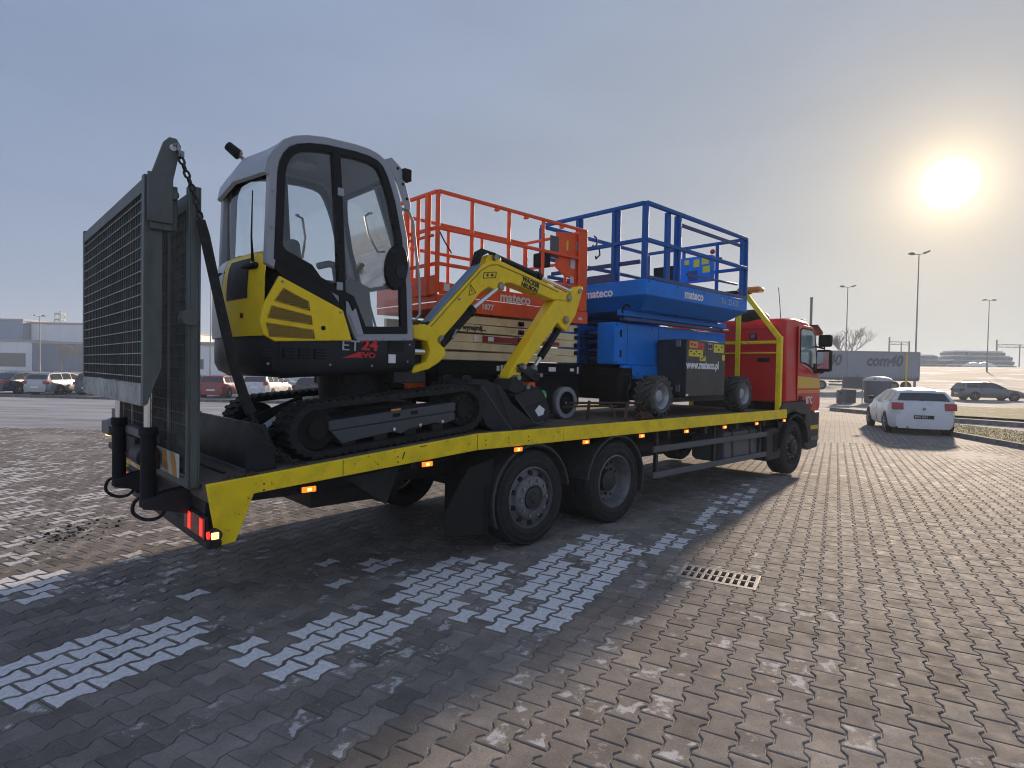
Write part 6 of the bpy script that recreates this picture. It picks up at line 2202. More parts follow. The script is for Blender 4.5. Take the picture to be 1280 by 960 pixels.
# blue stack covers
sv_ = MB()
sv_.prism([(2.16, 1.745), (2.16, 2.285), (3.05, 2.285), (5.10, 2.30), (5.10, 1.74)], 0.70, 0.98)
st_ = BL.part('stack_cover', sv_, 'blue_paint', bevel=0.012)
BL.part('cover_seam', MB().box((2.428, 0.6965, 1.75), (2.434, 0.6995, 2.28)), 'blue_dark', parent=st_)
BL.part('cover_seam', MB().box((3.158, 0.6965, 2.0), (3.164, 0.6995, 2.28)), 'blue_dark', parent=st_)
sl3 = MB(); sl3.box((2.27, 0.6965, 2.10), (2.31, 0.6995, 2.19)); sl3.box((2.27, 0.6965, 1.84), (2.31, 0.6995, 1.93))
BL.part('slot', sl3, 'pit', parent=st_)
BL.part('stack_cover', MB().prism([(2.16, 1.745), (2.16, 2.285), (5.10, 2.30), (5.10, 1.74)], 1.40, 1.68), 'blue_paint', bevel=0.012)
ia = MB()
for k in range(4):
    w = 1.76 + k * 0.12
    ia.box((2.3, 0.99, w), (4.95, 1.07, w + 0.09)); ia.box((2.3, 1.31, w), (4.95, 1.39, w + 0.09))
    ia.cyl((2.4, 0.985, w + 0.05), (2.4, 1.395, w + 0.05), 0.03, n=10)
BL.part('scissor_arm', ia, 'blue_dark')
# stacked links between cover and platform
for k, (w0, w1, u0, u1, m) in enumerate(((2.305, 2.36, 2.25, 4.85, 'blue_dark'), (2.365, 2.44, 2.2, 5.0, 'blue_paint'))):
    for va in (0.62, 1.66):
        b = MB(); b.prism([(u0, w0), (u1, w0 + 0.005), (u1 - 0.05, w1), (u0 + 0.0, w1)], va, va + 0.08)
        BL.part('upper_link', b, m, bevel=0.008)
mp2 = MB(); mp2.cyl((4.80, 0.60, 2.335), (4.98, 0.60, 2.335), 0.02, n=8)
BL.part('slide_pin', mp2, 'chrome')
# black engine tray box on the near side
eb2 = MB(); eb2.prism([(3.08, 1.335), (3.08, 2.10), (4.15, 2.10), (4.15, 1.335)], 0.215, 0.66)
ebx = BL.part('engine_box', eb2, mat('box_black', (0.022, 0.024, 0.026), 0.45, var=0.25, scale=3, dirt=0.35, dirt_col=(0.07, 0.07, 0.07)), bevel=0.012)
BL.part('box_shelf', MB().box((2.95, 0.35, 1.26), (4.45, 0.7, 1.325)), 'chassis_black', parent=ebx)
lift_text(BL, 'www.mateco.pl', 0.150, 3.075, 0.212, 1.715, offset=0.005, parent=ebx, xs=0.93)
for (a, b_, c, d, m) in ((3.14, 3.37, 1.985, 2.08, 'sticker_orange'), (3.375, 3.53, 1.965, 2.06, 'letter_red'), (3.13, 3.50, 1.875, 1.965, 'sticker_yellow'), (3.42, 3.58, 1.82, 1.885, 'sticker_yellow'),
                         (3.80, 4.09, 1.945, 2.065, 'sticker_yellow'), (4.05, 4.13, 1.84, 1.92, 'sticker_yellow'), (3.08, 3.14, 1.345, 1.375, 'letter_white')):
    sk_ = BL.part('sticker', MB().box((a, 0.2115, c), (b_, 0.2145 - (0.0006 if m == 'letter_red' else 0), d)), m, parent=ebx)
sm = MB()
for (a, c) in ((3.16, 1.93), (3.24, 1.90), (3.30, 1.93), (3.38, 1.905), (3.45, 1.84), (3.50, 1.86), (3.84, 2.02), (3.92, 1.98), (4.0, 2.02), (3.18, 2.03), (3.26, 2.02), (3.42, 2.0)):
    sm.box((a, 0.2095, c), (a + 0.05, 0.211, c + 0.018))
BL.part('sticker_print', sm, 'letter_black', parent=ebx)
lt2 = MB()
for (v, w) in ((0.30, 2.0), (0.30, 1.40)):
    lt2.box((3.066, v, w), (3.079, v + 0.07, w + 0.09))
lt2.box((3.62, 0.203, 1.98), (3.75, 0.2145, 2.07))
BL.part('latch', lt2, 'steel', parent=ebx, bevel=0.004)
for k in range(2):
    BL.part('latch_hole', MB().box((3.635 + k * 0.055, 0.2005, 2.0), (3.67 + k * 0.055, 0.2025, 2.05)), 'pit', parent=ebx)
# platform: tub with chamfered underside
pU0, pU1 = 2.17, 4.92
def tub():
    m = MB()
    top, mid_, bot = 2.795, 2.60, 2.44
    a = [(pU0, bV0), (pU1, bV0), (pU1, bV1), (pU0, bV1)]
    c = [(pU0 + 0.22, bV0 + 0.22), (pU1 - 0.25, bV0 + 0.22), (pU1 - 0.25, bV1 - 0.22), (pU0 + 0.22, bV1 - 0.22)]
    for pts, w in ((a, top), (a, mid_), (c, bot)):
        m.v.extend([(u, v, w) for u, v in pts])
    for i in range(2):
        for k in range(4):
            l = (k + 1) % 4
            m.f.append((i * 4 + k, i * 4 + l, (i + 1) * 4 + l, (i + 1) * 4 + k)); m.m.append(0)
    m.f += [(0, 1, 2, 3), (8, 9, 10, 11)]; m.m += [0, 0]
    return m


tb_ = BL.part('platform', tub(), 'blue_paint', bevel=0.012)
lift_text(BL, 'mateco', 0.165, 3.08, bV0 - 0.003, 2.645, offset=0.005, parent=tb_)
lift_text(BL, 'Tel. 22 632', 0.115, 4.08, bV0 - 0.003, 2.66, m='letter_grey', offset=0.001, parent=tb_, xs=1.05)
BL.text('mateco', 0.15, (pU0 - 0.003, 1.20, 2.615), REAR_X, REAR_Y, 'letter_white', parent=tb_, offset=0.004)
tbb = MB()
for v in (bV0, bV1 - 0.02):
    tbb.box((pU0 + 0.02, v, 2.797), (pU1 - 0.02, v + 0.02, 2.84))
tbb.box((pU0 + 0.0, bV0 + 0.45, 2.797), (pU0 + 0.02, bV1 - 0.3, 2.90))
BL.part('toe_board', tbb, 'blue_dark')
rails(BL, pU0 + 0.02, pU1 - 0.02, bV0 + 0.02, bV1 - 0.02, 2.797, 3.715, 'blue_rail', [3.27], [pU0 + 0.025, 2.95, pU1 - 0.03], [bV0 + 0.025, 0.77, 1.36, bV1 - 0.03], 0.024)
# broad flat posts and inner sliding rail
bp2 = MB()
for (u, v, du, dv_) in ((pU0 + 0.03, bV0 + 0.045, 0.035, 0.02), (2.72, bV0 + 0.05, 0.05, 0.02), (2.92, bV0 + 0.05, 0.02, 0.02), (pU1 - 0.10, bV0 + 0.05, 0.05, 0.02), (pU0 + 0.045, 0.75, 0.02, 0.055), (pU0 + 0.045, 1.36, 0.02, 0.055)):
    bp2.box((u - du, v - dv_, 2.80), (u + du, v + dv_, 3.69))
BL.part('broad_post', bp2, 'blue_rail', bevel=0.006)
ir = MB()
for w in (2.99, 3.24):
    ir.bar((pU0 + 0.08, bV1 - 0.12, w), (pU1 - 0.1, bV1 - 0.12, w), 0.04, 0.045)
ir.bar((pU0 + 0.07, 0.4, 3.02), (pU0 + 0.07, bV1 - 0.2, 3.02), 0.04, 0.05)
ir.bar((3.0, bV0 + 0.055, 3.60), (pU1 - 0.15, bV0 + 0.055, 3.60), 0.02, 0.05)
ir.bar((3.3, bV0 + 0.10, 2.99), (pU1 - 0.15, bV0 + 0.10, 3.02), 0.03, 0.03)
BL.part('sliding_rail', ir, 'blue_dark', bevel=0.006)
hk = MB()
for (u, v, w) in ((3.02, bV0 + 0.07, 3.55), (pU0 + 0.1, 1.1, 3.30), (pU0 + 0.1, 1.15, 3.45)):
    hk.tube([(u, v, w), (u + 0.05, v, w - 0.02), (u + 0.06, v, w - 0.10), (u - 0.02, v, w - 0.16), (u - 0.03, v, w - 0.12)], 0.012, n=6)
BL.part('harness_hook', hk, 'black_plastic')
cb3 = MB(); cb3.box((4.62, 0.72, 3.10), (4.74, 1.30, 3.50))
c3 = BL.part('control_box', cb3, 'blue_paint', bevel=0.01)
for (a, b_, c, d, m) in ((0.76, 0.88, 3.36, 3.47, 'sticker_yellow'), (0.74, 0.86, 3.23, 3.33, 'sticker_yellow'), (0.92, 1.02, 3.33, 3.45, 'sticker_yellow'), (1.10, 1.18, 3.38, 3.46, 'sticker_yellow'), (0.95, 1.12, 3.12, 3.28, 'blue_dark')):
    BL.part('sticker', MB().box((4.6145, a, c), (4.6185, b_, d)), m, parent=c3)
cb4 = MB(); cb4.box((4.60, 1.31, 3.04), (4.76, 1.75, 3.40))
BL.part('manual_box', cb4, 'black_plastic', bevel=0.01)
rk = MB(); rk.sphere((pU1 - 0.12, 0.8, 3.58), 0.04)
BL.part('stop_knob', rk, 'letter_red')

# cables, brackets and small fittings on the lifts
ca = MB()
ca.tube(smooth_path([(1.09, OV0 + 0.12, 2.86), (1.05, OV0 + 0.10, 2.72), (1.12, OV0 + 0.08, 2.58), (1.25, OV0 + 0.08, 2.50), (1.40, OV0 + 0.08, 2.47)]), 0.011, n=6)
ca.tube(smooth_path([(U0 + 0.02, OV0 + 0.05, 3.02), (U0 + 0.10, OV0 + 0.06, 2.92), (U0 + 0.17, OV0 + 0.06, 2.84), (U0 + 0.19, OV0 + 0.06, 2.81)]), 0.007, n=6)
OL.part('cable', ca, 'rubber')
bkt = MB()
for u in (0.72, 0.28, 1.32):
    bkt.box((u - 0.018, OV0 - 0.004, 3.340), (u + 0.018, OV0 + 0.044, 3.366))
OL.part('rail_bracket', bkt, 'orange_paint')
bt2 = MB()
for u in (U0 + 0.1, 0.2, 0.9, 1.5):
    bt2.cyl((u, OV0 - 0.006, 2.345), (u, OV0 - 0.012, 2.345), 0.010, n=8)
    bt2.cyl((u, OV0 - 0.006, 2.25), (u, OV0 - 0.012, 2.25), 0.010, n=8)
OL.part('bolts', bt2, 'steel')
hs2 = MB()
for k in range(3):
    hs2.tube(smooth_path([(2.32, 0.60, 1.64 - 0.03 * k), (2.26, 0.52, 1.56 - 0.03 * k), (2.18, 0.50, 1.42 - 0.02 * k), (2.22, 0.52, 1.30), (2.34, 0.56, 1.26)]), 0.012, n=6)
hs2.tube(smooth_path([(2.30, 0.66, 2.32), (2.20, 0.62, 2.42), (2.24, 0.60, 2.50), (2.40, 0.60, 2.47)]), 0.014, n=6)
BL.part('hydraulic_hose', hs2, 'rubber', kind='stuff')
wl4 = MB()
for u in (3.2, 4.1):
    wl4.box((u, bV0 + 0.03, 3.27 + 0.025), (u + 0.05, bV0 + 0.06, 3.27 + 0.06))
BL.part('rail_bracket', wl4, 'blue_dark')
bt3 = MB()
for u in (2.25, 2.9, 3.6, 4.3, 4.85):
    bt3.cyl((u, bV0 - 0.001, 2.765), (u, bV0 - 0.007, 2.765), 0.011, n=8)
for u, w in ((2.2, 2.25), (2.2, 1.78), (3.0, 2.25), (5.05, 2.25), (5.05, 1.78), (4.5, 2.26)):
    bt3.cyl((u, 0.6995, w), (u, 0.692, w), 0.012, n=8)
BL.part('bolts', bt3, 'blue_dark')

# ================================================================ chains on the lorry
def oval_link(L, W, r):
    m = MB(); pts = []
    hl_, hw_ = L / 2 - W / 2, W / 2 - r
    for k in range(6):
        q = -math.pi / 2 + math.pi * k / 5
        pts.append((hl_ + hw_ * math.cos(q), hw_ * math.sin(q), 0))
    for k in range(6):
        q = math.pi / 2 + math.pi * k / 5
        pts.append((-hl_ + hw_ * math.cos(q), hw_ * math.sin(q), 0))
    m.tube(pts, r, n=5, closed=True)
    return m


def resample(pts, step):
    pts = [Vector(p) for p in pts]; out = [pts[0].copy()]; acc = 0.0
    for a, b in zip(pts, pts[1:]):
        L = (b - a).length; t = step - acc
        while t <= L:
            out.append(a + (b - a) * (t / L)); t += step
        acc = (acc + L) % step
    return out


def chain(name, label, pts, L=0.05, W=0.034, r=0.0055, m='chain_black', root=None):
    T = truck_thing(name, label, 'chain', *pts[-1])
    me = oval_link(L, W, r).mesh('link', [MT[m]])
    P = resample(pts, L - 2 * r - 0.002)
    for i, (a, b) in enumerate(zip(P, P[1:])):
        o = link('link', me, T.o)
        x = (b - a).normalized()
        y = Vector((0, 1, 0)) if abs(x.y) < 0.9 else Vector((0, 0, 1))
        z = x.cross(y).normalized(); y = z.cross(x)
        if i % 2:
            y, z = z, -y
        mm = Matrix.Identity(4)
        c = (a + b) / 2 - Vector(T.org)
        for k in range(3):
            mm[k][0], mm[k][1], mm[k][2], mm[k][3] = x[k], y[k], z[k], c[k]
        o.matrix_local = mm
    return T


rc = chain('ramp_chain', 'heavy black chain hanging from the ramp arm to the deck', [(-2.965, 0.13, 2.92), (-2.94, 0.11, 2.84), (-2.885, 0.09, 2.68), (-2.83, 0.07, 2.43), (-2.77, 0.05, 2.12), (-2.72, 0.04, 1.88),
     (-2.66, 0.03, 1.62), (-2.60, 0.02, 1.42), (-2.53, 0.01, 1.25), (-2.42, 0.01, 1.10), (-2.30, 0.015, 1.01), (-2.20, 0.02, 0.985)], L=0.058, W=0.042, r=0.0075)
sl_ = MB(); sl_.tube([(-2.85, 0.077, 2.52), (-2.83, 0.07, 2.43), (-2.77, 0.05, 2.12), (-2.72, 0.04, 1.88), (-2.66, 0.03, 1.62), (-2.60, 0.02, 1.42), (-2.565, 0.015, 1.34)], [0.026, 0.031, 0.030, 0.032, 0.031, 0.033, 0.036], n=10)
rc.part('rubber_sleeve', sl_, 'rubber')
hk = MB(); hk.tube([(-2.99, 0.12, 2.945), (-2.97, 0.12, 2.955), (-2.955, 0.12, 2.91)], 0.012, n=8); hk.box((-2.965, 0.105, 2.885), (-2.935, 0.15, 2.92))
rc.part('shackle', hk, 'steel')
chain('bucket_chain', 'thin rusty lashing chain over the spare bucket', [(-0.26, 0.232, 1.50), (-0.19, 0.230, 1.38), (-0.13, 0.232, 1.26), (-0.08, 0.22, 1.15), (-0.03, 0.12, 1.09), (0.02, 0.06, 1.085)], L=0.034, W=0.022, r=0.004, m='rust')
chain('edge_chain', 'short rusty chain and hook lying by the rear deck corner', [(-2.72, 0.06, 0.93), (-2.66, 0.08, 0.945), (-2.60, 0.05, 0.94), (-2.56, 0.07, 0.945), (-2.50, 0.05, 0.945)], L=0.04, W=0.028, r=0.006, m='rust')
# heap of lashing chain in front of the blue lift's rear wheel
rr3 = random.Random(11)
hp = []
for k in range(150):
    q = k * 0.61; rad_ = 0.11 * rr3.random() + 0.03
    hp.append((2.10 + rad_ * math.cos(q) * 1.15, 0.20 + 0.7 * rad_ * math.sin(q), 1.085 + 0.13 * rr3.random() * (1 - rad_ / 0.2)))
chain('chain_heap', 'rusty lashing chain heaped beside the blue lift wheel', hp, L=0.042, W=0.03, r=0.006, m='rust')
ps = truck_thing('lashing_stand', 'rusty folding steel prop standing on the deck between the two lifts', 'prop', 1.85, 0.35, 1.075)
pm2 = MB()
pm2.bar((1.72, 0.32, 1.082), (1.70, 0.40, 1.27), 0.03, 0.02); pm2.bar((1.80, 0.26, 1.082), (1.96, 0.34, 1.27), 0.035, 0.02)
ps.part('legs', pm2, 'rust')
pm2 = MB(); pm2.cyl((1.35, 0.75, 1.27), (2.3, 0.35, 1.27), 0.014, n=8); pm2.cyl((1.25, 0.75, 1.23), (1.9, 0.45, 1.235), 0.011, n=8); pm2.bar((1.55, 0.62, 1.08), (1.58, 0.62, 1.30), 0.028, 0.02)
ps.part('cross_bar', pm2, 'rust')

# ================================================================ cars
def lerp_prof(prof, x):
    for (x0, z0), (x1, z1) in zip(prof, prof[1:]):
        if x0 <= x <= x1:
            t = (x - x0) / (x1 - x0) if x1 > x0 else 0
            return z0 + (z1 - z0) * t
    return prof[-1][1] if x > prof[-1][0] else prof[0][1]


def car(name, label, loc, az, paint, kind='hatch', lz=0.0, pz=None, wrf=0.745, W=1.77, H=1.42, wb=2.65, ro=0.78, fo=0.86, belt=0.93, group=None, lamps='red_lens', plate=None, emblem=False, r=0.315, roof_rails=False, detail=True, valance=0.40):
    T = Thing(name, label, 'car', loc, math.pi / 2 - az, group=group)
    fx = wb + fo
    hs_ = H
    if kind == 'hatch':
        prof = [(-ro, 0.62), (-ro + 0.02, 0.80), (-ro + 0.10, belt + 0.03), (-ro + 0.32, H - 0.13), (-ro + 0.42, H - 0.06), (-ro + 0.75, H - 0.02), (0.75, H), (1.15, H - 0.03), (1.45, H - 0.12), (2.05, belt + 0.04), (2.20, belt - 0.01), (fx - 0.45, 0.78), (fx - 0.12, 0.66), (fx, 0.50)]
    elif kind == 'wagon':
        prof = [(-ro, 0.62), (-ro + 0.02, 0.82), (-ro + 0.08, belt + 0.03), (-ro + 0.30, H - 0.16), (-ro + 0.40, H - 0.08), (-ro + 0.8, H - 0.03), (0.75, H), (1.2, H - 0.03), (1.5, H - 0.12), (2.15, belt + 0.04), (2.30, belt - 0.01), (fx - 0.5, 0.80), (fx - 0.12, 0.66), (fx, 0.50)]
    elif kind == 'mpv':
        prof = [(-ro, 0.62), (-ro + 0.02, 0.95), (-ro + 0.06, belt + 0.05), (-ro + 0.22, H - 0.20), (-ro + 0.32, H - 0.10), (-ro + 0.7, H - 0.02), (0.75, H), (1.3, H - 0.06), (1.7, H - 0.22), (2.45, belt + 0.04), (2.55, belt), (fx - 0.35, 0.90), (fx - 0.1, 0.72), (fx, 0.52)]
    else:   # saloon
        prof = [(-ro, 0.62), (-ro + 0.03, 0.90), (-ro + 0.35, belt + 0.03), (-ro + 0.45, belt + 0.05), (-0.05, H - 0.12), (0.25, H - 0.03), (0.75, H), (1.2, H - 0.03), (1.5, H - 0.12), (2.15, belt + 0.04), (2.30, belt - 0.01), (fx - 0.5, 0.80), (fx - 0.12, 0.66), (fx, 0.50)]
    xs = sorted(set([p[0] for p in prof] + [-ro + 0.1 * k for k in range(int((fx + ro) / 0.1) + 1)]))
    wr, wbt = W / 2 * wrf, W / 2 * 0.945
    rows = []
    for x in xs:
        zt = lerp_prof(prof, x)
        e = 1.0 - 0.17 * (1 - sstep(-ro - 0.02, -ro + 0.45, x)) - 0.16 * sstep(fx - 0.55, fx + 0.02, x)
        if zt > belt + 0.02:
            g = min((zt - belt) / (H - belt), 1)
            wre = wbt + (wr - wbt) * g
            top = [(0, zt), (wre * 0.55, zt - 0.006), (wre - 0.02, zt - 0.045 * g - 0.005), (wbt * e, min(belt, zt - 0.02)), (W / 2 * e, belt - 0.13)]
        else:
            top = [(0, zt), (W / 2 * 0.5 * e, zt - 0.012), (W / 2 * 0.80 * e, zt - 0.04), (W / 2 * 0.93 * e, zt - 0.085), (W / 2 * 0.985 * e, min(zt - 0.16, belt - 0.13))]
        rows.append([(x, y, z) for y, z in top + [(W / 2 * e, 0.50), (W / 2 * e * 0.97, 0.27), (W / 2 * e * 0.9, 0.20), (0, 0.19)]])
    m = MB(); n = len(rows[0]); full = []
    for row in rows:
        ring_ = row + [(x, -y, z) for x, y, z in row[-2:0:-1]]
        full.append(ring_)
        m.v.extend(ring_)
    N_ = len(full[0])
    for i in range(len(full) - 1):
        for k in range(N_):
            l = (k + 1) % N_
            m.f.append((i * N_ + k, i * N_ + l, (i + 1) * N_ + l, (i + 1) * N_ + k)); m.m.append(0)
    m.f.append(tuple(range(N_))); m.m.append(0)
    m.f.append(tuple(range((len(full) - 1) * N_, len(full) * N_))[::-1]); m.m.append(0)
    body_ = T.part('body', m, paint, smooth=38)

    def roof_edge(x):
        zt = lerp_prof(prof, x); g = min(max((zt - belt) / (H - belt), 0), 1)
        wre = wbt + (wr - wbt) * g
        return (wre - 0.02, zt - 0.045 * g - 0.005)
    # side glass
    xg0 = -ro + (0.36 if kind != 'saloon' else 0.72); xg1 = 1.98
    if kind == 'mpv':
        xg1 = 2.3
    for s in (1, -1):
        cuts = [xg0, 0.28, 1.02, xg1] if kind != 'saloon' else [xg0, 0.5, 1.05, xg1]
        for a, b in zip(cuts, cuts[1:]):
            g = MB(); K = 8; c = 0
            for k in range(K + 1):
                x = a + 0.025 + (b - a - 0.05) * k / K
                yr, zr = roof_edge(x)
                zb = belt + 0.025
                zt_ = zr - 0.035
                if zt_ < zb + 0.01:
                    zt_ = zb + 0.01
                for z in (zb, zt_):
                    t = (z - belt) / max(zr - belt, 0.05)
                    y = wbt + (yr - wbt) * t + 0.008
                    g.v.append((x, s * y, z))
            for k in range(K):
                f = (2 * k, 2 * k + 2, 2 * k + 3, 2 * k + 1)
                g.f.append(f if s < 0 else f[::-1]); g.m.append(0)
            o = link('side_window', g.mesh('side_window', [MT['car_glass']], recalc=False, smooth=30), T.o)
    # rear and front glass follow the slope of the shell
    def slope_glass(nm, xa, xb, inset=0.10, d=0.010, sgn=-1):
        g = MB(); K = 6; J = 6
        for k in range(K + 1):
            x = xa + (xb - xa) * k / K
            zt = lerp_prof(prof, x); yr, zr = roof_edge(x)
            for j in range(J + 1):
                y = (-1 + 2 * j / J) * (yr - inset)
                z = zt - 0.006 * abs(-1 + 2 * j / J) - 0.012 * max(0, abs(-1 + 2 * j / J) - 0.5)
                g.v.append((x + sgn * d, y, z + 0.006))
        for k in range(K):
            for j in range(J):
                a = k * (J + 1) + j
                g.f.append((a, a + 1, a + J + 2, a + J + 1)); g.m.append(0)
        link(nm, g.mesh(nm, [MT['car_glass']], recalc=False, smooth=60), T.o)
    if kind == 'hatch':
        slope_glass('rear_window', -ro + 0.125, -ro + 0.31, 0.10)
        slope_glass('windscreen', 1.50, 2.02, 0.08, sgn=1)
    elif kind == 'wagon':
        slope_glass('rear_window', -ro + 0.095, -ro + 0.29, 0.09)
        slope_glass('windscreen', 1.55, 2.12, 0.08, sgn=1)
    elif kind == 'mpv':
        slope_glass('rear_window', -ro + 0.065, -ro + 0.215, 0.08)
        slope_glass('windscreen', 1.75, 2.42, 0.08, sgn=1)
    else:
        slope_glass('rear_window', -ro + 0.47, -0.07, 0.10)
        slope_glass('windscreen', 1.55, 2.12, 0.08, sgn=1)
    # wheels in dark arches
    for x in (0.0, wb):
        for s in (1, -1):
            e = 0.997
            t = MB(); t.lathe([(r * 0.66, 0.03), (r * 0.68, 0.006), (r * 0.9, 0.0), (r * 0.985, 0.018), (r, 0.04), (r, 0.17), (r * 0.95, 0.2), (r * 0.5, 0.2)], (x, s * (W / 2 * e + 0.012), r), (0, -s, 0), n=28)
            w_ = T.part('wheel', t, 'rubber')
            rm = MB(); rm.lathe([(r * 0.67, 0.02), (r * 0.655, 0.012), (r * 0.62, 0.03), (r * 0.58, 0.06), (r * 0.2, 0.06), (0.0, 0.06)], (x, s * (W / 2 * e + 0.012), r), (0, -s, 0), n=24)
            T.part('rim', rm, 'hub_dark', parent=w_)
            sk2_ = MB()
            for k in range(5):
                q = 2 * math.pi * k / 5 + 0.3
                c = (x, s * (W / 2 * e - 0.002), r)
                sk2_.bar((x, c[1], r), (x + r * 0.63 * math.cos(q), c[1], r + r * 0.63 * math.sin(q)), 0.02, 0.055, up=(0, 1, 0))
            T.part('spokes', sk2_, 'rim_light', parent=w_)
            ar = MB(); ar.cyl((x, s * (W / 2 * 0.80), r + 0.01), (x, s * (W / 2 * e + 0.004), r + 0.01), r + 0.045, n=28)
            T.part('wheel_arch', ar, 'black_plastic')
    # lamps, plate, lower bumper
    for s in (1, -1):
        if kind == 'mpv':
            lb = MB(); lb.prism([(-ro - 0.004, 0.86), (-ro + 0.05, belt + 0.10), (-ro + 0.24, belt + 0.02), (-ro + 0.20, 0.88)], *sorted((s * (W / 2 * 0.66), s * (W / 2 * 0.955))))
        else:
            lb = MB(); lb.prism([(-ro - 0.006, 0.69 + lz), (-ro + 0.016 + lz * 0.4, 0.90 + lz), (-ro + 0.26, 0.89 + lz), (-ro + 0.17, 0.72 + lz)], *sorted((s * (W / 2 * 0.60), s * (W / 2 * 0.945))))
        T.part('tail_lamp', lb, lamps, bevel=0.015)
        mm = MB(); mm.box((1.68, min(s * W / 2, s * (W / 2 + 0.17)), belt + 0.0), (1.84, max(s * W / 2, s * (W / 2 + 0.17)), belt + 0.12))
        T.part('door_mirror', mm, 'black_plastic', bevel=0.03, seg=3)
    vb_ = MB(); vb_.box((-ro + 0.005, -W / 2 * 0.80, 0.185), (-ro + 0.2, W / 2 * 0.80, valance - 0.08))
    T.part('rear_valance', vb_, 'black_plastic', bevel=0.02)
    pz = pz or (0.50 if kind in ('hatch', 'wagon') else 0.72)
    px_ = -ro - 0.001 - (0.0 if pz < 0.62 else -0.012)
    p_ = MB(); p_.box((px_ - 0.012, -0.26, pz - 0.055), (px_ - 0.001, 0.26, pz + 0.055))
    po_ = T.part('number_plate', p_, 'dark_grey' if plate else 'white', bevel=0.003)
    if plate:
        T.text(plate, 0.085, (px_ - 0.0135, 0.235, pz - 0.03), (0, -1, 0), (0, 0, 1), 'letter_grey', parent=po_, xs=1.0, offset=0.002)
    if emblem:
        d = MB(); d.cyl((-ro + 0.004, 0, 0.80), (-ro - 0.006, 0, 0.80), 0.042, n=20)
        eo = T.part('emblem', d, 'black_plastic')
        d2 = MB()
        for a0 in (0, math.pi):
            pts = [(-ro - 0.0075, 0, 0.80)] + [(-ro - 0.0075, 0.028 * math.cos(a0 + q), 0.80 + 0.028 * math.sin(a0 + q)) for q in (0, 0.4, 0.8, 1.2, 1.5708)]
            d2.add(pts, [tuple(range(6))])
        T.part('emblem_quarter', d2, 'letter_white', parent=eo)
        w2 = MB(); w2.bar((-ro + 0.105, 0.0, belt + 0.06), (-ro + 0.13, 0.25, belt + 0.09), 0.012, 0.012)
        T.part('wiper', w2, 'black_plastic')
        se_ = MB(); se_.box((-ro - 0.002 + 0.012, -W / 2 * 0.80, 0.655), (-ro + 0.05, W / 2 * 0.80, 0.662))
        T.part('tailgate_gap', se_, 'black_plastic')
        ex_ = MB(); ex_.cyl((-ro - 0.02, 0.42, 0.235), (-ro + 0.15, 0.42, 0.235), 0.035, n=12)
        T.part('exhaust', ex_, 'steel')
        nb = MB(); nb.box((2.9, -0.4, 0.20), (3.1, 0.4, 0.25))
        # door seams
        for xx in (0.42, 1.30):
            for s in (1, -1):
                T.part('door_gap', MB().box((xx - 0.004, min(s * (W / 2 - 0.01), s * (W / 2 + 0.0035)), 0.30), (xx + 0.004, max(s * (W / 2 - 0.01), s * (W / 2 + 0.0035)), belt - 0.12)), 'black_plastic')
    if roof_rails:
        rr_ = MB()
        for s in (1, -1):
            rr_.tube([(-ro + 0.6, s * 0.55, H - 0.03), (-ro + 0.8, s * 0.55, H + 0.03), (1.0, s * 0.56, H + 0.035), (1.2, s * 0.56, H - 0.02)], 0.014, n=6)
        T.part('roof_rail', rr_, 'black_plastic')
    return T


MT['car_white'] = mat('car_white', (0.58, 0.59, 0.61), 0.28, var=0.05, scale=2, coat=0.3, dirt=0.15, dirt_col=(0.35, 0.34, 0.33))
MT['car_silver'] = mat('car_silver', (0.36, 0.37, 0.38), 0.3, metal=0.4, var=0.05, scale=2, coat=0.3)
MT['car_grey'] = mat('car_grey', (0.14, 0.145, 0.155), 0.3, metal=0.4, var=0.05, scale=2, coat=0.3)
MT['car_black'] = mat('car_black', (0.022, 0.024, 0.028), 0.25, var=0.05, coat=0.3)
MT['car_blue'] = mat('car_blue', (0.012, 0.025, 0.07), 0.25, var=0.05, coat=0.3)
MT['car_red'] = mat('car_red', (0.24, 0.02, 0.025), 0.3, var=0.05, coat=0.3)
MT['car_dark'] = mat('car_dark', (0.045, 0.055, 0.065), 0.3, metal=0.2, var=0.05, coat=0.3)
MT['car_pearl'] = mat('car_pearl', (0.55, 0.55, 0.55), 0.3, metal=0.1, var=0.05, coat=0.3)
MT['lens_bright'] = mat('lens_bright', (0.32, 0.012, 0.02), 0.2, var=0.1)

car('white_hatchback', 'white five door hatchback driving away on the paving by the grass island', (12.80, 18.66, zg(12.8, 18.6)), R(21.5), 'car_white', 'hatch', W=1.77, H=1.42, wb=2.69, ro=0.78, fo=0.85, belt=0.985, lamps='lens_bright', plate='PKA 8C4', emblem=True, lz=0.075, pz=0.55, wrf=0.69)
car('grey_estate_car', 'grey estate car seen side on, on the road at far right', (36.7, 47.5, zg(36.7, 47.5)), R(101), 'car_grey', 'wagon', W=1.8, H=1.48, wb=2.70, ro=0.95, fo=0.9, belt=0.95, roof_rails=True)
G1 = 'cars parked in the car park'
def pk(name, label, x, y, paint, kind, az=0.0, **k):
    car(name, label, (x, y, zg(x, y) - 0.012), R(az), paint, kind, group=G1, **k)


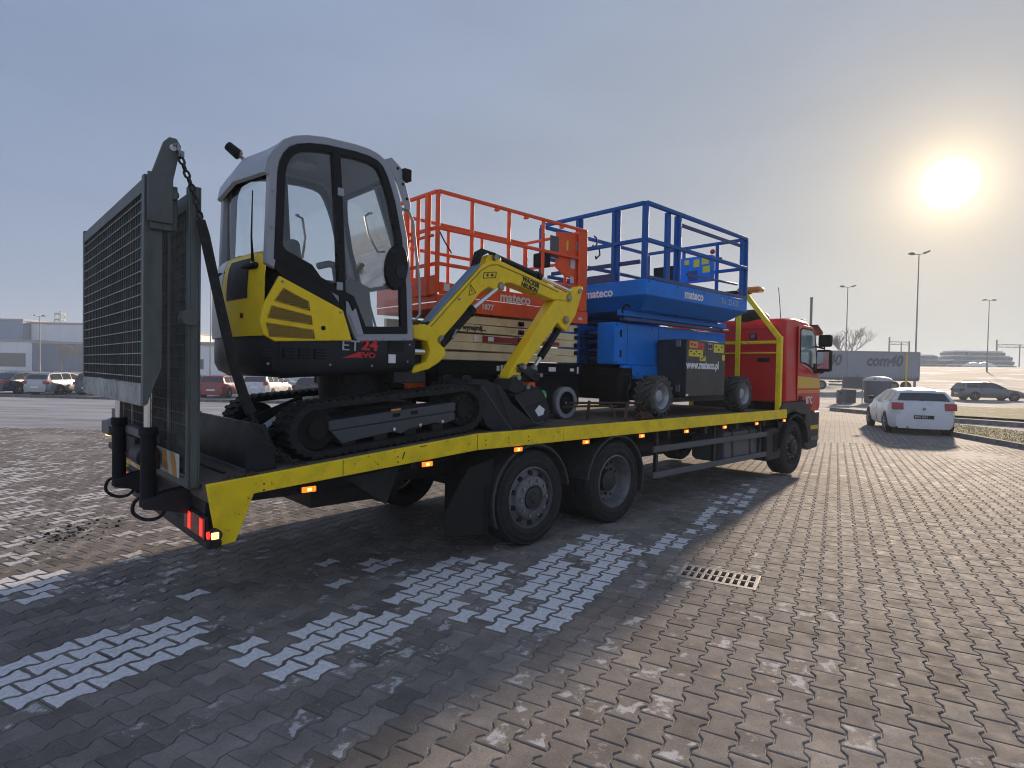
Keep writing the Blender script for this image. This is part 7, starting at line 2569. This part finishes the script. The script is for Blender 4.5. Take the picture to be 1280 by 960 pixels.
pk('blue_saloon_car', 'dark blue saloon with red tail lamps parked at far left', -32.9, 38.5, 'car_blue', 'saloon', az=2, H=1.45, wb=2.7, ro=1.05, belt=0.95, lamps='lens_bright')
pk('silver_estate_car', 'silver estate car parked between the dark blue saloon and the dark grey car', -30.3, 38.6, 'car_silver', 'wagon', az=3, H=1.48, wb=2.65, ro=1.0, belt=0.95, lamps='lens_bright', roof_rails=True)
pk('dark_hatchback', 'dark grey hatchback parked just left of the lorry ramp', -27.4, 38.8, 'car_dark', 'hatch', az=0, H=1.52, belt=0.97)
pk('red_hatchback', 'red hatchback parked just right of the hanging chain', -19.4, 38.8, 'car_red', 'hatch', az=-2, H=1.48, belt=0.96, lamps='lens_bright')
pk('silver_people_carrier', 'tall silver people carrier parked right of the red hatchback', -16.6, 38.9, 'car_pearl', 'mpv', az=2, H=1.62, W=1.82, belt=1.02, lamps='lens_bright')
pk('black_hatchback', 'black hatchback parked right of the silver people carrier', -13.2, 39.0, 'car_black', 'hatch', az=3, H=1.47, belt=0.95)
pk('pale_hatchback', 'pale hatchback half hidden behind the lorry ramp post', -22.2, 38.9, 'car_silver', 'hatch', az=0, H=1.47)
for nm, lb, x, y, p, kd, az in (('dark_saloon_car', 'dark car in the second row behind the silver estate car', -37.5, 47.5, 'car_black', 'saloon', 75), ('white_hatchback_parked', 'white car in the second row behind the dark blue saloon', -43.0, 46.0, 'car_white', 'hatch', 80),
                                ('snowy_hatchback', 'pale car in the second row behind the black hatchback', -14.2, 47.0, 'car_white', 'mpv', 80), ('pale_saloon_car', 'pale car in the second row behind the silver people carrier', -19.8, 47.2, 'car_silver', 'saloon', 82),
                                ('dark_wagon', 'dark car in the second row behind the red hatchback', -26.4, 47.5, 'car_dark', 'wagon', 85)):
    pk(nm, lb, x, y, p, kd, az)

# ================================================================ curtain trailer
TX1, TX0, TY = 42.6, 28.9, 62.0
tz = zg(38, 62)
TR = Thing('curtain_trailer', 'white curtain sided trailer with large grey lettering beyond the lorry cab', 'trailer', (TX0, TY, tz), 0, origin=(TX0, TY, tz))
MT['curtain'] = mat('curtain', (0.22, 0.24, 0.28), 0.6, var=0.06, scale=1.5, dirt=0.3, dirt_col=(0.22, 0.23, 0.25), bump=0.15, bscale=3)
MT['logo_grey'] = mat('logo_grey', (0.045, 0.055, 0.075), 0.6, var=0.05)
b = MB(); b.box((TX0, TY, tz + 1.35), (TX1, TY + 2.5, tz + 4.0))
tb2 = TR.part('curtain_side', b, 'curtain')
b = MB(); b.box((TX0 - 0.02, TY - 0.03, tz + 4.0), (TX1 + 0.04, TY + 2.53, tz + 4.12)); b.box((TX1, TY - 0.03, tz + 1.2), (TX1 + 0.05, TY + 2.53, tz + 4.0))
TR.part('roof_edge', b, 'curtain')
mx_ = 0.5 * (TX0 + TX1)
b = MB(); b.box((35.05, TY - 0.06, tz + 1.3), (35.75, TY - 0.005, tz + 4.0))
TR.part('end_post', b, 'curtain')
b = MB(); b.box((TX0, TY + 0.02, tz + 1.05), (TX1, TY + 2.48, tz + 1.345))
TR.part('underframe', b, 'guard_grey')
st = MB(); x = TX0 + 0.3
while x < TX1 - 0.2:
    st.box((x, TY - 0.02, tz + 1.12), (x + 0.05, TY - 0.003, tz + 1.62)); x += 0.33
TR.part('curtain_strap', st, 'guard_grey', kind='stuff')
for xx in (37.0, 30.6):
    TR.text('com40', 1.55, (xx, TY - 0.012, tz + 2.62), (1, 0, 0), (0, 0, 1), 'logo_grey', parent=tb2, shear=0.22, offset=0.06, xs=0.88, extrude=0.004)
for xx in (31.2, 32.5, 38.8, 40.1, 41.4):
    w = MB(); w.lathe([(0.28, 0.03), (0.30, 0.0), (0.48, 0.0), (0.5, 0.05), (0.5, 0.35), (0.3, 0.36)], (xx, TY + 0.06, tz + 0.5), (0, 1, 0), n=24)
    wo = TR.part('wheel', w, 'rubber')
    w = MB(); w.lathe([(0.285, 0.03), (0.2, 0.08), (0.0, 0.08)], (xx, TY + 0.06, tz + 0.5), (0, 1, 0), n=20)
    TR.part('rim', w, 'rim_grey', parent=wo)
b = MB(); b.box((33.2, TY + 0.05, tz + 0.45), (36.5, TY + 0.10, tz + 0.62)); b.box((33.2, TY + 0.05, tz + 0.8), (36.5, TY + 0.10, tz + 0.95)); b.box((36.9, TY + 0.3, tz + 0.02), (37.05, TY + 0.45, tz + 1.05))
TR.part('side_guard', b, 'guard_grey')

# ================================================================ containers, board, post
bx0, by0 = 24.1, 39.0
bz = zg(bx0, by0)
BN = Thing('round_waste_container', 'dark grey round waste container with domed pale lid near the white hatchback', 'container', (bx0, by0, bz))
m = MB(); m.lathe([(0.0, 0.02), (0.72, 0.02), (0.76, 0.08), (0.82, 1.45), (0.80, 1.5)], (0, 0, 0), (0, 0, 1), n=28)
bo2 = BN.part('drum', m, mat('bin_grey', (0.07, 0.075, 0.09), 0.6, var=0.1))
m = MB(); m.lathe([(0.84, 1.48), (0.84, 1.56), (0.70, 1.68), (0.40, 1.76), (0.0, 1.78)], (0, 0, 0), (0, 0, 1), n=28)
BN.part('lid', m, mat('bin_lid', (0.42, 0.43, 0.45), 0.5, var=0.1))
m = MB(); m.bar((-0.6, -0.62, 1.62), (0.6, 0.62, 1.62), 0.10, 0.06)
BN.part('lid_strap', m, 'bin_dark' if 'bin_dark' in MT else 'black_plastic')
bx1, by1 = 22.2, 38.6
bz = zg(bx1, by1)
BD = Thing('notice_board', 'dark panel on a pale steel frame left of the round container', 'board', (bx1, by1, bz))
m = MB(); m.box((-0.62, -0.02, 0.95), (0.62, 0.02, 1.72))
BD.part('panel', m, mat('panel_brown', (0.10, 0.095, 0.10), 0.6, var=0.1))
m = MB()
for x in (-0.66, 0.66):
    m.cyl((x, 0, -0.1), (x, 0, 1.85), 0.03, n=8)
m.cyl((-0.66, 0, 0.90), (0.66, 0, 0.90), 0.02, n=6)
BD.part('frame', m, 'galv_light')
bx2, by2 = 22.35, 39.3
LB = Thing('litter_bin', 'dark square bin standing under the notice board panel', 'bin', (bx2, by2, zg(bx2, by2)))
m = MB(); m.prism([(-0.34, 0.0), (-0.36, 0.86), (0.36, 0.86), (0.34, 0.0)], -0.3, 0.3)
LB.part('tub', m, mat('bin_dark2', (0.06, 0.06, 0.07), 0.6), bevel=0.02)
m = MB(); m.box((-0.37, -0.31, 0.865), (0.37, 0.31, 0.91))
LB.part('lid', m, 'black_plastic', bevel=0.015)
bx3, by3 = 21.15, 38.2
PP = Thing('slim_bin', 'slim dark post bin left of the square bin', 'bin', (bx3, by3, zg(bx3, by3)))
m = MB(); m.prism([(-0.13, 0.0), (-0.13, 0.80), (-0.10, 0.86), (0.10, 0.86), (0.13, 0.80), (0.13, 0.0)], -0.13, 0.13)
PP.part('tub', m, mat('bin_dark3', (0.09, 0.09, 0.095), 0.6), bevel=0.015)
m = MB(); m.box((-0.08, -0.136, 0.62), (0.08, -0.131, 0.72))
PP.part('opening', m, 'pit')
px3, py3 = 29.95, 45.0
YP = Thing('yellow_post', 'yellow steel height post standing in front of the trailer', 'post', (px3, py3, zg(px3, py3)))
m = MB(); m.cyl((0, 0, -0.1), (0, 0, 3.65), 0.07, n=10)
YP.part('pole', m, mat('post_yellow', (0.60, 0.42, 0.05), 0.5, var=0.1))
m = MB(); m.box((-0.16, -0.16, -0.05), (0.16, 0.16, 0.02)); m.cyl((0, 0, 3.6), (0, 0, 3.68), 0.085, n=10)
YP.part('base_plate', m, 'galv_light')
bk3 = Thing('bike_rack', 'pale tubular rack right of the round container', 'rack', (26.0, 40.4, zg(26, 40.4)))
m = MB()
for k in range(2):
    m.tube([(k * 0.45, 0, -0.05), (k * 0.45, 0, 0.8), (k * 0.45 + 0.06, 0, 0.9), (k * 0.45 + 0.3, 0, 0.9), (k * 0.45 + 0.36, 0, 0.8), (k * 0.45 + 0.36, 0, -0.05)], 0.025, n=6)
bk3.part('hoop', m, 'galv_light')

# ================================================================ lamp masts
def mast(label, x, y, h, heads, lean=0.0, rad_=0.11, base=None):
    z = zg(x, y) if base is None else base
    T = Thing('lamp_mast', label, 'lamp mast', (x, y, z), group='tall lamp masts')
    m = MB(); m.cyl((0, 0, -0.2), (0, 0, h), rad_, rad_ * 0.5, n=10); m.cyl((0, 0, -0.1), (0, 0, 1.6), rad_ * 1.35, rad_ * 1.3, n=10)
    T.part('pole', m, mat('mast_steel', (0.20, 0.20, 0.205), 0.5, metal=0.3, var=0.1) if 'mast' not in MT else MT['mast'])
    for (dx, dz, tilt_) in heads:
        a = MB(); a.bar((0, 0, h - 0.05), (dx * 0.75, 0, h + dz), 0.06, 0.06)
        T.part('bracket', a, 'galv')
        s = 1 if dx > 0 else -1
        b = MB(); b.prism([(dx * 0.55, h + dz - 0.08), (dx, h + dz - 0.08 + tilt_), (dx, h + dz + 0.10 + tilt_), (dx * 0.6, h + dz + 0.16)], -0.28, 0.28)
        T.part('lamp_head', b, 'guard_grey', bevel=0.03)
    return T


mast('tallest lamp mast with two heads beside the trailer end, under the sun', 47.6, 70, 16.2 - zg(47.6, 70), [(-1.1, -0.05, 0.1), (1.15, 0.1, 0.25)])
mast('lamp mast with two heads rising behind the trailer by the bare tree', 50.6, 90, 15.2 - zg(50.6, 90), [(-1.1, 0, 0.1), (1.1, 0.05, 0.15)])
mast('lamp mast with a flat head in front of the stacked slabs at far right', 84.1, 105, 15.6 - zg(84.1, 105), [(-1.1, 0, 0.0), (1.1, 0, 0.0)])
mast('lamp mast with two heads in front of the white factory hall', -79.8, 100, 9.35 - zg(-79.8, 100), [(-0.9, 0, 0.1), (0.9, 0, 0.1)])
mast('lamp mast with one head between the ramp chain and the excavator tail', -40.8, 80, 13.1 - zg(-40.8, 80), [(0.7, 0.0, -0.1)], rad_=0.08)
PO = Thing('steel_pole', 'thin grey pole showing just above the red cab roof', 'pole', (30.6, 61.0, zg(30.6, 61)))
m = MB(); m.cyl((0, 0, -0.1), (0, 0, 9.6 - zg(30.6, 61)), 0.13, n=8); m.cyl((0, 0, 0), (0, 0, 0.4), 0.2, n=8)
PO.part('pole', m, 'guard_grey')
m = MB(); m.cyl((0, 0, 9.6 - zg(30.6, 61)), (0, 0, 9.7 - zg(30.6, 61)), 0.16, n=8)
PO.part('cap', m, 'galv')

# ================================================================ stock yard on the rise: stacked slabs
MT['slab'] = mat('slab', (0.16, 0.18, 0.21), 0.8, var=0.12, scale=0.5, dirt=0.3, dirt_col=(0.28, 0.29, 0.31))
def slab_stack(name, label, x0, x1, y, rows, lh=1.12, depth=6):
    z = zg(0.5 * (x0 + x1), y) - 0.35
    T = Thing(name, label, 'slab stack', (x0, y, z), origin=(x0, y, z))
    for k, (a, b_) in enumerate(rows):
        L = x1 - x0
        seg = max(2, round((b_ - a) * L / 2.4))
        for q in range(seg):
            xa = x0 + a * L + (b_ - a) * L * q / seg; xb = x0 + a * L + (b_ - a) * L * (q + 1) / seg
            m = MB(); j = random.uniform(-0.15, 0.15)
            m.box((xa + 0.03, y + j, z + k * lh), (xb - 0.03, y + depth + j, z + k * lh + lh * 0.66))
            T.part('slab', m, 'slab', bevel=0.05)
        m = MB(); m.box((x0 + a * L + 0.4, y + 0.4, z + k * lh + lh * 0.665), (x0 + b_ * L - 0.4, y + depth - 0.4, z + (k + 1) * lh - 0.005))
        T.part('spacer', m, 'white')
    return T


slab_stack('slab_stack', 'tall stack of grey slabs on the frosty rise at far right', 111.5, 127.6, 150, [(0.0, 1.0), (0.0, 0.98), (0.03, 0.94), (0.06, 0.82)])
slab_stack('slab_stack', 'lower stack of grey slabs between the trailer end and the tall stack', 101.0, 111.2, 152, [(0.0, 1.0), (0.0, 0.96), (0.0, 0.80)])
slab_stack('slab_stack', 'single low row of slabs beside the white tarpaulin heap', 106.0, 118.0, 140, [(0.0, 1.0)], lh=0.9)
HP = Thing('tarpaulin_heap', 'heap under a white tarpaulin in front of the slab stacks', 'heap', (109.0, 138.0, zg(109, 138)))
m = MB()
for k, (dx, h_) in enumerate(((-1.6, 1.0), (1.0, 1.05))):
    K = 10
    o_ = len(m.v)
    for i in range(K + 1):
        for j in range(K + 1):
            a, b_ = -1 + 2 * i / K, -1 + 2 * j / K
            m.v.append((dx + a * 1.9, b_ * 1.5, h_ * max(0, 1 - a * a) ** 0.6 * max(0, 1 - b_ * b_) ** 0.6 + 0.05 * math.sin(7 * a + k) * math.cos(6 * b_)))
    for i in range(K):
        for j in range(K):
            q = o_ + i * (K + 1) + j
            m.f.append((q, q + 1, q + K + 2, q + K + 1)); m.m.append(0)
HP.part('sheet', m, 'white', smooth=80)

# railway portals
def portal(label, x0, x1, y, top):
    z = zg(x0, y)
    T = Thing('railway_portal', label, 'portal', (x0, y, z), origin=(x0, y, z), group='overhead line portals')
    m = MB()
    for x in (x0, x1):
        m.bar((x, y, z - 0.3), (x, y, top + (1.2 if x == x0 else 0.2)), 0.28, 0.28)
    T.part('mast', m, 'galv')
    m = MB()
    for dz in (0.0, -0.75):
        m.bar((x0, y, top + dz), (x1, y, top + dz - 0.1), 0.14, 0.14)
    n = max(4, int((x1 - x0) / 1.0))
    for k in range(n):
        a, b_ = x0 + (x1 - x0) * k / n, x0 + (x1 - x0) * (k + 1) / n
        m.bar((a, y, top - (0.75 if k % 2 else 0)), (b_, y, top - (0 if k % 2 else 0.75)), 0.07, 0.07)
    m.bar((x0 + (x1 - x0) * 0.6, y, top), (x0 + (x1 - x0) * 0.6, y, z), 0.2, 0.2)
    T.part('lattice_beam', m, 'galv')
    return T


portal('thin overhead line portal above the trailer roof', 101.6, 107.0, 160, 11.3)
portal('thin overhead line portal at the right edge above the slabs', 130.6, 141.0, 160, 11.1)

# ================================================================ buildings on the left
MT['hall_white'] = mat('hall_white', (0.72, 0.73, 0.75), 0.6, var=0.05, scale=0.15)
MT['hall_blue'] = mat('hall_blue', (0.16, 0.23, 0.36), 0.6, var=0.08, scale=0.15)
MT['hall_shed'] = mat('hall_shed', (0.09, 0.135, 0.22), 0.7, var=0.15, scale=0.2)
MT['hall_trim'] = mat('hall_trim', (0.30, 0.27, 0.27), 0.6, var=0.1)
MT['pane'] = mat('pane', (0.05, 0.065, 0.08), 0.15, var=0.2)


def hall(name, label, x0, x1, y0, y1, h, m, trim='hall_trim', panel=4.0, windows=(), doors=()):
    z = min(zg(x0, y0), zg(x1, y0)) - 0.2
    T = Thing(name, label, 'building', (x0, y0, z), origin=(x0, y0, z))
    L = x1 - x0; n = max(1, round(L / panel))
    wl3 = MB(); wl3.box((x0 + 0.02, y0 + 0.06, z), (x1 - 0.02, y1, z + h - 0.02))
    T.part('wall', wl3, m)
    for k in range(n):
        p = MB(); p.box((x0 + L * k / n + 0.04, y0, z), (x0 + L * (k + 1) / n - 0.04, y0 + 0.055, z + h - 0.1))
        T.part('wall_panel', p, m)
    r = MB(); r.box((x0 - 0.2, y0 - 0.2, z + h - 0.015), (x1 + 0.2, y1 + 0.2, z + h + 0.45))
    T.part('roof_edge', r, trim)
    for (a, b_, c, d) in windows:
        w = MB(); w.box((a, y0 - 0.05, z + c), (b_, y0 - 0.005, z + d))
        wo = T.part('window', w, trim)
        T.part('pane', MB().box((a + 0.12, y0 - 0.09, z + c + 0.12), (b_ - 0.12, y0 - 0.055, z + d - 0.12)), 'pane', parent=wo)
    for (a, b_, d) in doors:
        T.part('door', MB().box((a, y0 - 0.06, z), (b_, y0 - 0.005, z + d)), 'guard_grey')
    return T


hall('factory_hall', 'long white factory hall behind the car park at far left', -123.5, -101, 152, 200, 12.0, 'hall_white')
hall('factory_block', 'blue grey factory block at the left edge behind the cars', -160, -124, 150, 195, 12.6, 'hall_blue')
hall('storage_shed', 'low dark blue shed in front of the white factory hall', -112, -96, 138, 149, 6.6, 'hall_shed', panel=3)
hall('office_building', 'low white office with wide windows at the left edge', -132, -113.2, 140, 149, 7.0, 'hall_white', windows=((-123.5, -115.0, 1.0, 4.3), (-131, -126.5, 0.8, 4.6)), doors=((-125.6, -124.2, 2.6),))
hall('white_house', 'small white building with one window seen past the ramp chain', -54, -42, 90, 100, 5.3, 'hall_white', windows=((-48.0, -46.9, 1.6, 3.2),))
hall('long_shed', 'long low pale shed behind the parked cars right of the chain', -41, -16, 96, 108, 2.7, 'hall_white', windows=())
tw = Thing('lattice_tower', 'faint lattice tower above the white factory hall roof', 'tower', (-137.5, 180, zg(-137.5, 180)))
m = MB()
for sx in (-1, 1):
    for sy in (-1, 1):
        m.bar((sx * 1.6, sy * 1.6, 0), (sx * 0.8, sy * 0.8, 17.6), 0.12, 0.12)
for k in range(10):
    a, b_ = 1.6 - 0.06 * k, 1.6 - 0.06 * (k + 1)
    z0, z1 = 1.76 * k, 1.76 * (k + 1)
    for s in (-1, 1):
        m.bar((-a * s, -a, z0), (b_ * s, -b_, z1), 0.08, 0.08); m.bar((a, -a * s, z0), (b_, b_ * s, z1), 0.08, 0.08)
tw.part('lattice', m, 'galv_light')
m = MB()
for k in range(3):
    m.box((-1.0, -1.0, 13 + 1.8 * k), (1.0, 1.0, 13.25 + 1.8 * k))
tw.part('platform', m, 'galv_light')

# ================================================================ bare winter trees
def bare_tree(name, label, x, y, h, spread, seed, twig=0.02, levels=7, col=(0.16, 0.13, 0.11)):
    z = zg(x, y)
    T = Thing(name, label, 'tree', (x, y, z))
    rn = random.Random(seed)
    trunk, crown = MB(), MB()

    def grow(p, d, L, r, lev, dest):
        q = p + d * L * 0.5 + Vector((rn.gauss(0, 0.06), rn.gauss(0, 0.06), rn.gauss(0, 0.03))) * L
        e = p + d * L
        dest.tube([p, q, e], [r, r * 0.85, r * 0.7], n=5 if lev < 2 else 3)
        if lev >= levels:
            return
        k = 3 if lev < 4 else rn.choice((2, 3))
        for i in range(k):
            az = rn.uniform(0, 2 * math.pi); sp = rn.uniform(0.35, 0.85) * spread
            a = Vector((math.cos(az), math.sin(az), 0))
            nd = (d + a * sp + Vector((0, 0, 0.22))).normalized()
            st_ = e if i else e
            if i == k - 1 and lev > 0:
                st_ = q
            grow(st_, nd, L * rn.uniform(0.62, 0.84), max(r * 0.62, twig), lev + 1, crown)
    grow(Vector((0, 0, -0.2)), Vector((rn.gauss(0, 0.04), rn.gauss(0, 0.04), 1)).normalized(), h * 0.27, h * 0.022, 0, trunk)
    mt = mat('bark_' + name, col, 0.9, var=0.2)
    T.part('trunk', trunk, mt)
    T.part('crown', crown, mt)
    return T


bare_tree('bare_tree', 'broad bare tree showing above the trailer by a lamp mast', 53.2, 95, 11.2 - zg(54.6, 95), 0.95, 4, 0.016, col=(0.26, 0.23, 0.21))  # bark of this tree and the next paled to stand for haze
bare_tree('bare_tree', 'fainter bare tree half hidden behind the cab mirror', 53.0, 108, 11.0 - zg(53, 108), 0.95, 9, 0.016, col=(0.22, 0.2, 0.18))
bare_tree('bare_tree', 'low bare tree in front of the white factory hall', -100.5, 132, 8.2, 1.1, 21, 0.018, levels=6)
bare_tree('bare_tree', 'low bare tree left of the ramp, over the dark shed roof', -95.0, 131, 7.0, 1.1, 22, 0.018, levels=6)
bare_tree('bare_tree', 'small bare tree behind the white building by the chain', -50.5, 112, 8.0, 1.0, 23, 0.025, levels=5)
# hedge line at the back of the car park
hg = MB(); rn = random.Random(5)
for k in range(2600):
    t = rn.random(); x = -120 + 108 * t; y = 66 - 0.02 * k / 26 + rn.gauss(0, 0.5)
    z = zg(x, y); h = rn.uniform(0.5, 1.25)
    a = rn.uniform(0, 3.14)
    hg.add([(x - 0.03 * math.cos(a), y, z), (x + 0.03 * math.cos(a), y, z), (x + rn.gauss(0, 0.3), y + rn.gauss(0, 0.2), z + h)], [(0, 1, 2)])
tag(link('hedge', hg.mesh('hedge', [mat('hedge_twigs', (0.17, 0.13, 0.11), 0.9, var=0.3)], recalc=False, smooth=0)), 'low bare hedge along the back of the car park', kind='stuff')

# ================================================================ winter haze
hz = MB().box((-960, -960, -3.0), (960, 960, 27.0))
hm = bpy.data.materials.new('haze'); hm.use_nodes = True
hn = hm.node_tree.nodes; hn.clear()
ho_ = hn.new('ShaderNodeOutputMaterial'); hv = hn.new('ShaderNodeVolumePrincipled')
hv.inputs['Color'].default_value = (0.80, 0.90, 1.0, 1)
hv.inputs['Density'].default_value = 0.0013
hv.inputs['Anisotropy'].default_value = 0.2
hm.node_tree.links.new(hv.outputs[0], ho_.inputs['Volume'])
haze = link('haze', hz.mesh('haze', [hm], smooth=0))
tag(haze, 'thin pale winter haze over the whole yard', kind='stuff')
S.cycles.volume_bounces = 0
